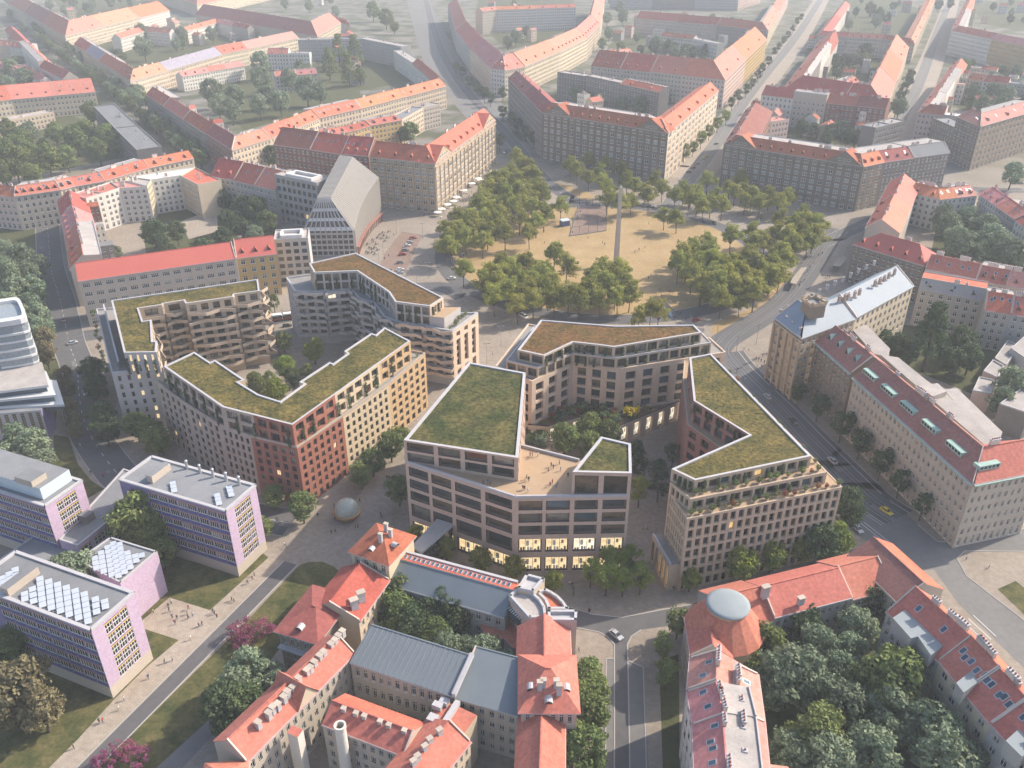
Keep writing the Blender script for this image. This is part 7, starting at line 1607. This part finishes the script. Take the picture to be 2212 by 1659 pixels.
# ------------------------------------------------------------------ cars and tram
PAINT = {k: M_('car_paint_'+k, c, .25, spec=.6) for k, c in dict(red=(.33,.03,.025), white=(.70,.70,.69), silver=(.40,.41,.43), grey=(.16,.17,.18), dark=(.05,.055,.06), yellow=(.70,.55,.04), orange=(.45,.20,.09), blue=(.10,.14,.22)).items()}
CG_ = m('g1'); LW = M_('headlamp', (.75,.75,.72), .2); LR_ = M_('tail_lamp', (.4,.02,.02), .3)
def car_parts(style):
    van = style == 'van'
    pr = [(2.12,.32),(2.18,.55),(2.0,.74),(1.0,.92),(-1.75,.96),(-2.08,.90),(-2.16,.5),(-2.1,.3)]
    if van: pr = [(2.3,.32),(2.35,.7),(2.2,.98),(1.7,1.15),(-2.4,1.15),(-2.45,.9),(-2.45,.3)]
    b = MB(); pm = m('rubber')
    for s in (-1,1):
        f = [(x, s*.84, z) for x, z in pr]; b.face(f if s < 0 else f[::-1], 'P') if False else None
    L0 = [(x,-.86 if z < .8 else -.80,z) for x, z in pr]; R0_ = [(x,-y,z) for x, y, z in L0]
    body = MB(); paint = m('white_metal')
    body.face([Vector(p) for p in L0][::-1], paint); body.face([Vector(p) for p in R0_], paint)
    n = len(pr)
    for i in range(n):
        a, b2, c, d_ = L0[i], L0[(i+1)%n], R0_[(i+1)%n], R0_[i]; body.face([a,b2,c,d_], paint)
    cab = MB(); roof = MB()
    if van: bx, tx, zb, zt, wb_, wt2 = (1.75,-2.4), (1.15,-2.3), 1.15, 1.98, .80, .72
    else: bx, tx, zb, zt, wb_, wt2 = (1.05,-1.75), (.3,-1.15), .93, 1.44, .78, .60
    A = [(bx[0],-wb_,zb),(bx[0],wb_,zb),(bx[1],wb_,zb),(bx[1],-wb_,zb)]; T_ = [(tx[0],-wt2,zt),(tx[0],wt2,zt),(tx[1],wt2,zt),(tx[1],-wt2,zt)]
    for i in range(4): cab.face([A[i],A[(i+1)%4],T_[(i+1)%4],T_[i]], CG_)
    roof.face(T_, paint); roof.face([(p[0]*1.0,p[1]*1.02,p[2]+.03) for p in T_], paint)
    for i in range(4):
        a, t_ = Vector(A[i]), Vector(T_[i]); roof.tube([a+Vector((0,0,.02)), t_+Vector((0,0,.02))], [.05,.05], paint, 4)
    wh = MB(); wh.lathe([(.0,-.11),(.2,-.11),(.32,-.10),(.33,-.06),(.33,.06),(.32,.10),(.2,.11),(0,.11)], (0,0,0), m('rubber'), 14, [m('zinc'),m('rubber'),m('rubber'),m('rubber'),m('rubber'),m('rubber'),m('zinc')])
    for p in wh.v: p.y, p.z = p.z, p.y
    hl = MB(); hl.box((0,0,0),(.12,.34,.14),LW); tl = MB(); tl.box((0,0,0),(.1,.3,.16),LR_)
    return body.mesh('body'), cab.mesh('windows'), roof.mesh('roof'), wh.mesh('wheel'), hl.mesh('headlight'), tl.mesh('taillight'), van
CARS = {}
def car(style, col, p, ang, label, group=None):
    if style not in CARS: CARS[style] = car_parts(style)
    body, cab, roof, wh, hl, tl, van = CARS[style]; key = (style, col)
    if key not in CARS:
        b2, r2_ = body.copy(), roof.copy()
        for q in (b2, r2_): q.materials.clear(); q.materials.append(PAINT[col])
        CARS[key] = (b2, r2_)
    b2, r2_ = CARS[key]
    o = thing('delivery_van' if van else 'parked_car' if group and 'parked' in group else 'car', label, 'van' if van else 'car', (p.x,p.y,.04), group, ang)
    link('body', b2, o); link('windows', cab, o); link('roof', r2_, o)
    k = 1.12 if van else 1.0
    for x in (1.32*k,-1.3*k):
        for y in (-.78,.78): link('wheel', wh, o, (x,y,.33))
    for y in (-.58,.58): link('headlight', hl, o, (2.12*k,y,.66)); link('taillight', tl, o, (-2.14*k,y,.74))
    return o
def heading(t, a, b): d_ = at(t,*b)-at(t,*a); return math.atan2(d_.y,d_.x)
PK = 'cars parked on the brick forecourt'
hx = heading('x', (760,1205), (870,1190))
for (x_, y_, c_, lb) in ((955,980,'red','dark red car parked first from the top on the brick forecourt'), (905,1040,'silver','pale grey car parked second from the top on the brick forecourt'), (870,1085,'white','white car parked just behind the pale grey one on the forecourt'), (845,1150,'grey','grey car parked directly behind the orange red car'),
        (808,1205,'red','orange red car parked in the middle of the forecourt row'), (778,1320,'grey','grey car parked with empty space on both sides on the forecourt'), (775,1415,'white','white car parked second last at the bottom of the forecourt row'), (770,1460,'silver','silver car parked last at the bottom of the forecourt row')):
    car('car', c_, at('x',x_,y_), hx, lb, PK)
car('car','orange', at('u',735,470), heading('u',(725,420),(745,510)), 'orange brown car driving down the wide left street')
car('car','silver', at('u',840,735), heading('u',(780,745),(900,720)), 'silver car crossing the junction at the left')
car('car','white', at('u',985,1310), heading('u',(970,1260),(1000,1350)), 'small white car under the dark trees of the left street')
hq = heading('q',(1150,410),(1700,960))
car('car','silver', at('q',1258,530), hq+math.pi, 'silver car with red lights highest on the tram street'); car('car','dark', at('q',1515,780), hq, 'dark car in the middle of the tram street'); car('car','silver', at('q',1900,1165), hq+math.pi, 'silver car with red rear lights beside the arrow shaped block')
car('car','silver', at('r',2150,745), heading('r',(2100,690),(2190,790)), 'silver car waiting at the kerb behind the street corner tree')
car('car','yellow', at('f',1365,1625), heading('f',(1330,1600),(1400,1650)), 'yellow taxi on the tram street before the crossing')
car('car','silver', at('h',1745,850), heading('h',(1715,825),(1775,875)), 'silver grey car turning at the bottom junction')
car('van','white', at('p',312,118), heading('p',(265,90),(360,140)), 'white delivery van on the roundabout road')
car('car','red', at('w',690,1458), heading('w',(640,1465),(740,1450)), 'red car on the roundabout behind the rusty green roof')
car('car','white', at('w',1055,1290), heading('w',(1010,1300),(1100,1270)), 'white car under the trees of the right roundabout bend')
car('car','dark', at('w',860,535), heading('w',(830,520),(890,545)), 'dark car under the trees behind the obelisk')
car('car','dark', at('w',255,378), heading('w',(220,375),(290,380)), 'dark car on the roundabout before the middle palace')
car('car','blue', at('v',400,1150), heading('v',(390,1110),(410,1190)), 'dark blue car half hidden on the left roundabout bend')
car('car','white', at('v',285,1385), heading('v',(250,1390),(320,1380)), 'white car entering the roundabout from the left')
PK2 = 'cars parked along the avenue'
for (x_, y_, c_, lb) in ((322,888,'grey','grey car standing alone in the avenue mouth'), (240,978,'white','white car parked first in the avenue row'), (258,968,'yellow','yellow car parked beside the first white one in the avenue'), (206,1010,'silver','silver car parked second in the avenue row'), (180,1035,'red','red car parked third in the avenue row'), (152,1062,'dark','dark car parked last in the avenue row near the square')):
    car('car', c_, at('c',x_,y_), heading('c',(140,1062),(190,1050)), lb, PK2)
for (x_, y_, c_, lb) in ((480,765,'dark','dark car parked furthest up by the narrow red roofed house'), (452,795,'grey','grey car parked beside the narrow red roofed house on the avenue'), (425,825,'dark','dark car parked lowest by the left corner of the right palace')):
    car('car', c_, at('c',x_,y_), heading('c',(425,825),(480,765)), lb, PK2)
car('car','white', at('b',1055,940), heading('b',(1035,920),(1075,965)), 'white car at the far corner of the tan palace')
car('car','dark', at('n',150,855), heading('n',(100,860),(200,845)), 'dark car on the road between the two balcony blocks')
car('car','grey', at('c',2190,1130), heading('c',(2120,1135),(2212,1130)), 'grey car on the road below the tall ministry block')
# tram
ta, tb2 = at('m',1995,775), at('m',2150,755); d_ = (tb2-ta).normalized(); an = math.atan2(d_.y,d_.x); tp = (ta+tb2)/2
tr_ = thing('tram', 'red and white tram passing between the two balcony blocks', 'tram', (tp.x,tp.y,.05), None, an)
for k in (-1,1):
    b = MB(); x0 = k*5.7
    b.box((x0,0,.55),(11.0,2.4,1.0),PAINT['red']); b.box((x0,0,1.553),(11.0,2.4,1.2),m('g1')); b.box((x0,0,2.757),(11.0,2.4,.55),m('white_metal'),taper=.94)
    b.build('carriage', tr_, local=True)
    u_ = MB(); u_.box((x0-3,0,.0),(2.2,2.0,.55),m('black')); u_.box((x0+3,0,.0),(2.2,2.0,.55),m('black')); u_.build('bogie', tr_, local=True)
b = MB(); b.tube([(0,0,3.3),(.8,0,4.3),(0,0,5.0)],[.05,.05,.05],m('black'),4); b.box((0,0,5.0),(.2,1.6,.08),m('black')); b.build('pantograph', tr_, local=True)
# ------------------------------------------------------------------ people
def person_mesh(i, top, leg, hair, skin):
    rr = random.Random(i); st = rr.choice((0,.12,.22,.3)); sw = st*.8
    V = [(0,0,.95),(0,0,1.2),(0,0,1.42),(0,.01,1.52),(0,.02,1.6),(0,.03,1.72),
         (.1,0,.9),(.11,st*.6,.5),(.12,st-.05,.09),(.13,st+.12,.05),(-.1,0,.9),(-.11,-st*.1,.5),(-.12,-st-.05,.1),(-.13,-st+.11,.05),
         (.19,0,1.42),(.26,-.03-sw*.3,1.15),(.27,.08-sw*.4,.91),(.26,.12-sw*.4,.82),(-.19,0,1.42),(-.26,-.03+sw*.3,1.15),(-.27,.08+sw*.5,.91),(-.26,.12+sw*.5,.82)]
    E = [(0,1),(1,2),(2,3),(3,4),(4,5),(0,6),(6,7),(7,8),(8,9),(0,10),(10,11),(11,12),(12,13),(2,14),(14,15),(15,16),(16,17),(2,18),(18,19),(19,20),(20,21)]
    Rr = [.15,.145,.15,.06,.095,.09,.105,.075,.05,.045,.105,.075,.05,.045,.07,.055,.04,.04,.07,.055,.04,.04]
    me = bpy.data.meshes.new('p'); me.from_pydata(V, E, []); o = bpy.data.objects.new('p', me); COL.objects.link(o)
    sk = o.modifiers.new('s', 'SKIN'); sb = o.modifiers.new('u', 'SUBSURF'); sb.levels = 1
    for k, v in enumerate(me.skin_vertices[0].data): v.radius = (Rr[k], Rr[k]*.8 if k < 3 else Rr[k]); v.use_root = k == 0
    dg = bpy.context.evaluated_depsgraph_get(); nm = bpy.data.meshes.new_from_object(o.evaluated_get(dg)); bpy.data.objects.remove(o); bpy.data.meshes.remove(me)
    nm.name = 'person'; nm.materials.clear()
    for q in (top, leg, hair, skin, m('black')): nm.materials.append(q)
    for p in nm.polygons:
        c = p.center; k = 0
        if c.z > 1.50: k = 2 if (c.z > 1.68 or c.y < .0) else 3
        elif c.z < .12: k = 4
        elif abs(c.x) > .2 and c.z < .92: k = 3
        elif c.z < .98 and abs(c.x) < .22: k = 1
        p.material_index = k; p.use_smooth = True
    return nm
CLO = dict(black=(.02,.02,.022), white=(.65,.64,.62), red=(.42,.05,.05), blue=(.05,.08,.18), grey=(.2,.2,.21), beige=(.45,.36,.26), green=(.08,.13,.07), denim=(.09,.13,.22))
CM = {k: M_('cloth_'+k, c, .9) for k, c in CLO.items()}
HR = [m('hair'), M_('hair_blond', (.35,.24,.12), .8), M_('hair_brown', (.12,.07,.04), .8)]
OUT = [('black','denim'),('black','black'),('white','denim'),('red','black'),('blue','grey'),('grey','black'),('beige','denim'),('white','beige'),('green','black'),('black','grey'),('blue','black'),('red','denim')]
PMESH = [(t_, l_, person_mesh(i, CM[t_], CM[l_], HR[i % 3], m('skin'))) for i, (t_, l_) in enumerate(OUT)]
for t_, l_, me in PMESH: pass
def people(t, ps, where, group, z=0.0, spread=0.0, sets=None):
    for p_ in ps:
        t_, l_, me = PMESH[rnd.choice(sets)] if sets else rnd.choice(PMESH)
        q = at(t, p_[0], p_[1], z); o = link('person', me, None, (q.x+rnd.uniform(-spread,spread), q.y+rnd.uniform(-spread,spread), z+.03)); o.rotation_euler.z = rnd.uniform(0,6.28)
        k = rnd.uniform(.94,1.06); o.scale = (k,k,k); tag(o, f'person in {t_} top and {l_} trousers {where}', 'person', group)
people('k', [(1180,470),(1318,400),(1295,425),(1303,460),(1325,510),(1362,515),(1347,555),(1440,480),(1450,440),(1448,515),(1482,495)], 'on the paved forecourt of the lilac hall', 'people on the forecourt')
people('k', [(1637,470),(1650,480),(1668,505),(1530,575),(1555,565),(1465,675),(1326,835),(1268,855),(1143,975),(955,1140),(915,1215),(765,1310),(795,1312),(570,1510),(1782,375),(1800,385),(1903,245),(1940,215),(1955,185)], 'walking on the pale campus footpath', 'people on the campus path')
people('l', [(1062,245),(1078,250),(1072,262),(1120,250),(1222,330),(1238,345),(1200,365),(1285,310),(1295,360),(1050,440),(1022,445),(1035,425),(1005,505),(1018,508),(1045,525)], 'standing in sunshine on the brown roof terrace', 'people on the roof terrace', ZT)
people('l', [(1215,480),(1232,460),(1262,490),(1275,465),(1352,410),(700,465),(735,460),(755,465)], 'standing in shade on the brown roof terrace', 'people on the roof terrace', ZT)
people('o', [(1400,1440),(1405,1535),(1275,1512),(1565,1600),(1582,1598),(1765,1520),(1758,1505),(1380,1645),(1410,1640),(1805,1220),(1820,1225),(1595,1400)], 'on the cobbled place round the glass dome', 'people round the glass dome')
people('j', [(2185,815),(2200,830),(700,265),(795,290),(620,55)], 'walking on the pavement behind the lilac blocks', 'people on the left pavements')
people('l', [(1030,1130),(1010,1135),(1365,1240),(1385,1250),(1395,1280),(1392,1320),(1515,1450),(800,1060),(1925,810),(1960,815)], 'before the lit ground floor of the office block', 'people by the office block')
people('p', [(550,1240),(1365,1310),(1420,1400),(1470,1085),(40,440),(1255,1260)], 'walking in the open court under the planted podium', 'people in the open court')
people('v', [(1680,970),(1828,1020),(1850,1040),(930,1165),(840,1165),(1235,1020),(2160,1115),(2200,1090),(1600,705),(1570,750),(1610,800),(1520,915)], 'strolling on the sandy square near the obelisk', 'people on the square')
people('w', [(103,812),(147,785),(200,765),(233,1060),(256,1030),(285,1055),(338,1170),(420,1180),(440,1190),(297,1265),(355,1230),(485,1440),(535,1395),(588,1450),(565,1310),(235,540),(1300,500),(515,705)], 'on the sand right of the obelisk', 'people on the square')
people('w', [(1940,700),(1955,690),(1850,840),(1875,830),(1888,825),(1810,910),(1770,960),(1750,995),(1715,1080),(1680,1100),(1668,1130),(1565,1180),(2000,950),(2012,945),(2035,960),(1940,1040),(1955,1050),(2010,1110),(2105,900),(2130,770),(375,265),(515,125)], 'waiting along the tram tracks right of the square', 'people along the tram street')
people('q', [(1025,65),(1072,70),(1145,155),(1175,150),(1210,130),(1250,115),(1155,235),(1170,170),(1200,230),(1225,195),(1195,180),(955,285),(1035,365)], 'on the pale pavement before the hotel arcade', 'people by the hotel')
people('x', [(1110,670),(690,940),(560,1265),(620,1230),(650,1435),(1760,350),(1720,420),(1735,400),(1790,380),(1700,375),(1810,400),(1255,610)], 'on the pavement before the tan palace', 'people by the cafes')
people('v', [(1300,190),(1380,210),(1250,180),(1230,200),(1360,195),(1450,345),(1470,340)], 'in the shade before the middle palace', 'people by the cafes')
people('r', [(2020,960),(395,1320),(190,130)], 'on the pavement by the arrow shaped block', 'people by the office block')
people('i', [(1855,380),(1995,430),(60,560),(1105,340)], 'on the wide pavement at the right junction', 'people at the right junction')
people('h', [(1578,700),(1515,940),(1640,1185)], 'on the pavement at the bottom junction', 'people at the right junction')
# ------------------------------------------------------------------ monuments and street furniture
ob0 = at('b',1745,1620); o = base('obelisk','tall pale stone obelisk standing in the middle of the sandy square','obelisk',[ob0])
b = MB(); b.box((ob0.x,ob0.y,0),(2.3,2.3,42.0),m('stone'),R_(20),taper=.60); b.box((ob0.x,ob0.y,42.0),(1.38,1.38,1.6),m('stone'),R_(20),taper=.05); b.build('shaft', o)
b = MB(); b.box((ob0.x,ob0.y,0),(4.2,4.2,.35),m('stone'),R_(20)); b.build('plinth', o)
gq = at('o',1505,1520); o = base('glass_dome','round glass dome lens in a tilted bronze rim on the cobbled place','sculpture',[gq])
MAT['bronze'] = M_('bronze_rim', (.45,.25,.11), .35, metal=.6); MAT['orb'] = glass('orb_glass', (.52,.54,.46), .06, (.68,.66,.54))
b = MB(); b.lathe([(.5,0),(1.6,.15),(3.2,.9),(4.1,2.0),(4.25,2.7),(4.0,2.9),(3.7,2.85)], (gq.x,gq.y,0), m('bronze'), 40); b.build('bronze_rim', o, smooth=True)
b = MB(); b.lathe([(3.6,1.6),(3.85,2.8),(3.8,3.9),(3.5,4.9),(2.9,5.8),(2.1,6.5),(1.1,6.9),(0.01,7.05)], (gq.x,gq.y,0), m('orb'), 40); b.build('glass_lens', o, smooth=True)
lp = MB(); lp.tube([(0,0,0),(0,0,1),(0,0,9.6)],[.13,.09,.06],m('steel'),6); LPOLE = lp.mesh('pole')
la = MB(); la.box((0,0,9.55),(2.6,.12,.12),m('steel')); la.box((1.1,0,9.42),(.7,.3,.13),m('zinc')); la.box((-1.1,0,9.42),(.7,.3,.13),m('zinc')); LARM = la.mesh('lamp_head')
for (t, x_, y_, lb) in (('x',730,920,'street lamp near the top of the brick forecourt wall'),('x',1090,985,'street lamp at the right end of the forecourt wall'),('x',545,1200,'street lamp among the dark cafe tables'),('x',960,1195,'street lamp beside the red parked cars'),('x',915,1425,'street lamp beside the lone grey parked car'),('x',1165,1545,'street lamp standing in tree shade left of the square'),('x',820,1555,'street lamp by the last silver parked car'),('x',1010,1640,'street lamp at the kerb above the green roof'),('x',490,1355,'street lamp close to the ribbed tower corner'),
        ('e',952,712,'street lamp on the pavement right of the boomerang block'),('e',1038,600,'street lamp between the van and the boomerang block'),('f',440,662,'street lamp left of two people by the tram street'),('f',566,590,'street lamp above two people by the tram street'),('f',322,560,'street lamp at the rusty roof corner'),('w',1010,620,'street lamp under trees behind the obelisk'),('v',1362,400,'street lamp before the middle palace'),('v',1165,220,'street lamp on the shaded corner of the middle palace'),('w',1900,1190,'street lamp beside the hotel tracks'),('x',1385,660,'street lamp at the tan palace corner'),('x',1650,500,'street lamp among the white parasols'),('f',1180,300,'street lamp beside the tram canopy'),('i',1115,240,'street lamp at the corner of the arrow shaped block'),('c',255,1060,'street lamp at the avenue mouth'),('c',20,1290,'street lamp at the top edge of the square')):
    q = at(t,x_,y_); o = thing('street_lamp', lb, 'street lamp', (q.x,q.y,0), 'street lamps', rnd.uniform(0,.6)); link('pole', LPOLE, o); link('lamp_head', LARM, o)
# tram shelters
for ps, lb in ((((1585,1095),(1610,1040),(1690,950),(1745,945),(1700,1010),(1640,1105)), 'long pale flat tram shelter on the square side of the tracks'), (((1990,925),(2030,860),(2110,840),(2130,860),(2060,940)), 'grey flat tram shelter by the tan house with the big roof')):
    q = [v2(x) for x in pts('w', ps, 3.4)]; o = base('tram_shelter', lb, 'shelter', q); b = MB(); b.prism(q, 3.1, 3.4, m('parapet'), m('paving2'), True); b.build('roof', o)
    for x in inset(q,.8)[::2]: b = MB(); b.box((x.x,x.y,0),(.25,.25,3.1),m('steel')); b.build('post', o)
q = [v2(x) for x in pts('w', ((375,1290),(490,1405),(440,1420),(330,1330)))]; o = base('fountain_basin','rectangular blue water basin with glass rail at the edge of the square','fountain',q)
b = MB(); b.prism(q, 0, .45, m('parapet'), m('g4')); b.build('basin', o); b = MB(); b.beam((*q[0],.454),(*q[1],.454),.08,1.1,m('tglass'),-.3); b.build('glass_rail', o)
# steel frame pavilion and kiosk
q = [at('v',x,y) for x, y in ((1495,945),(1865,890),(1860,640),(1590,640))]; o = base('frame_pavilion','open steel frame pavilion with a paved floor on the sand','pavilion',q)
b = MB(); b.poly([(p.x,p.y,.09) for p in q], m('brickpave')); b.build('floor', o)
b = MB()
for i in range(4):
    a, c = q[i], q[(i+1)%4]
    for j in range(4):
        p = a.lerp(c, j/4); hh = 5.5 if (i+j) % 3 else 8.0; b.tube([(p.x,p.y,0),(p.x,p.y,hh)],[.1,.1],m('black'),5)
        p2 = a.lerp(c, (j+1)/4); b.tube([(p.x,p.y,5.4),(p2.x,p2.y,5.4)],[.08,.08],m('black'),4)
        mm = a.lerp(c, (j+.5)/4); c0_ = (q[0]+q[2])/2; b.tube([(p.x,p.y,5.4),((p.x+c0_.x)/2,(p.y+c0_.y)/2,6.8)],[.07,.07],m('black'),4)
b.build('frame', o)
b = MB(); b.beam(q[0],q[1],.4,.5,m('steel'),0); b.beam(q[3],q[0],.4,.5,m('steel'),0); b.build('kerb', o)
q = at('v',1440,835); o = base('kiosk','small dark blue kiosk with pale roof beside the frame pavilion','kiosk',[q]); b = MB(); b.box((q.x,q.y,0),(5,4,3.4),m('w_blue'),R_(25)); b.build('wall', o); b = MB(); b.box((q.x,q.y,3.403),(5.6,4.6,.3),m('paleblue'),R_(25)); b.build('roof', o)
# cafe parasols and tables
b = MB(); n = 8
for i in range(n): t0, t1 = 2*math.pi*i/n, 2*math.pi*(i+1)/n; b.face([(2*math.cos(t0),2*math.sin(t0),2.35),(2*math.cos(t1),2*math.sin(t1),2.35),(0,0,2.95)], m('canvas')); b.face([(2*math.cos(t1),2*math.sin(t1),2.35),(2*math.cos(t0),2*math.sin(t0),2.35),(2*math.cos(t0),2*math.sin(t0),2.15),(2*math.cos(t1),2*math.sin(t1),2.15)], m('canvas'))
PC = b.mesh('canopy'); b = MB(); b.tube([(0,0,0),(0,0,2.9)],[.05,.04],m('steel'),6); b.lathe([(.4,0),(.4,.1),(.1,.15)],(0,0,0),m('black'),10); PP = b.mesh('pole')
for i, (x_, y_) in enumerate(((715,272),(672,290),(690,300),(555,355),(575,370),(490,405),(405,475),(330,545),(300,585),(240,620),(180,665),(140,700))):
    q = at('v',x_,y_,2.5); o = thing('cafe_parasol', f'white cafe parasol, {ORD[i]} from the far end along the tan palace', 'parasol', (q.x,q.y,0), 'cafe parasols'); link('canopy', PC, o); link('pole', PP, o); o.scale = (1.3,1.3,1.15)
def table_set(dark):
    tm = m('black') if dark else m('canvas'); b = MB(); b.lathe([(.06,0),(.06,.7),(.55,.72),(.55,.76),(0,.76)],(0,0,0),tm,12); tb_ = b.mesh('table_top'); ch = []
    b = MB(); b.box((0,0,.42),(.42,.42,.05),tm); b.box((0,-.2,.47),(.42,.04,.45),tm)
    for x in (-.18,.18):
        for y in (-.18,.18): b.box((x,y,0),(.04,.04,.42),tm)
    return tb_, b.mesh('chair')
TS = {k: table_set(k) for k in (True, False)}
def cafe(t, ps, dark, where, grp):
    tb_, ch_ = TS[dark]
    for p_ in ps:
        q = at(t,*p_); o = thing('cafe_table', f'{"dark" if dark else "white"} round cafe table {where}', 'table', (q.x,q.y,.0), grp, rnd.uniform(0,6)); link('table_top', tb_, o)
        for i in range(3):
            a = i*2.1+rnd.uniform(-.2,.2); c = link('cafe_chair', ch_, None, (q.x+.95*math.cos(a), q.y+.95*math.sin(a), 0)); c.rotation_euler.z = a+math.pi/2; tag(c, f'{"dark" if dark else "white"} cafe chair at a table {where}', 'chair', 'cafe chairs')
cafe('x', [(330,1060),(360,1110),(320,1170),(345,1185),(400,1000),(410,1030),(450,1060),(430,1110),(470,1140),(400,1170),(430,1200),(470,970),(500,930),(520,980),(560,940),(600,970),(620,890),(540,900),(570,1020),(390,1130)], True, 'before the ribbed tower', 'dark cafe tables')
cafe('x', [(1300,610),(1330,640),(1380,560),(1420,540),(1400,590),(1450,520),(1490,480),(1520,510),(1560,440),(1540,400),(1600,380),(1580,470),(1620,430),(1650,390),(1690,430),(1700,350),(1480,560),(1350,690),(1760,230),(1790,210)], False, 'along the tan palace', 'white cafe tables')
# pots on the office forecourt wall, bollards at the bridge
# ------------------------------------------------------------------ light, sky, air
SUN_EL, SUN_AZ = R_(37), R_(25)      # azimuth measured from +x towards +y
w = bpy.data.worlds.new('World'); scene.world = w; w.use_nodes = True
nt = w.node_tree; bg = nt.nodes['Background']
sk = nt.nodes.new('ShaderNodeTexSky'); sk.sky_type = 'NISHITA'; sk.sun_disc = False
sk.sun_elevation = SUN_EL; sk.sun_rotation = math.pi/2-SUN_AZ; sk.air_density = .9; sk.dust_density = 2.6; sk.ozone_density = 1.0; sk.altitude = 200
nt.links.new(sk.outputs[0], bg.inputs[0]); bg.inputs[1].default_value = .15
sd = bpy.data.lights.new('sun', 'SUN'); sd.energy = 3.6; sd.angle = R_(.6); sd.color = (1,.89,.74)
so = bpy.data.objects.new('sun', sd); COL.objects.link(so)
dv = Vector((math.cos(SUN_AZ)*math.cos(SUN_EL), math.sin(SUN_AZ)*math.cos(SUN_EL), math.sin(SUN_EL)))
so.rotation_euler = dv.to_track_quat('Z', 'Y').to_euler(); so.location = dv*800
if HAZE:
    hm = bpy.data.materials.new('haze_air'); hm.use_nodes = True; N = hm.node_tree.nodes; N.remove(N['Principled BSDF'])
    pv = N.new('ShaderNodeVolumePrincipled'); pv.inputs['Color'].default_value = (.93,.97,1,1); pv.inputs['Density'].default_value = HAZE; pv.inputs['Anisotropy'].default_value = 0.0
    hm.node_tree.links.new(pv.outputs[0], N['Material Output'].inputs['Volume'])
    b = MB(); b.box((0,1200,-1.0), (3600,3200,176.0), hm); o = b.build('haze'); o['kind'] = 'stuff'
scene.view_settings.view_transform = 'Standard'; scene.view_settings.look = 'None'; scene.view_settings.gamma = 1; scene.view_settings.exposure = EXPO
scene.cycles.max_bounces = 4; scene.cycles.diffuse_bounces = 2; scene.cycles.glossy_bounces = 2; scene.cycles.transmission_bounces = 2; scene.cycles.transparent_max_bounces = 4; scene.cycles.volume_bounces = 0
scene.cycles.use_adaptive_sampling = True; scene.cycles.adaptive_threshold = .015; scene.cycles.use_denoising = True
scene.cycles.sample_clamp_indirect = 6
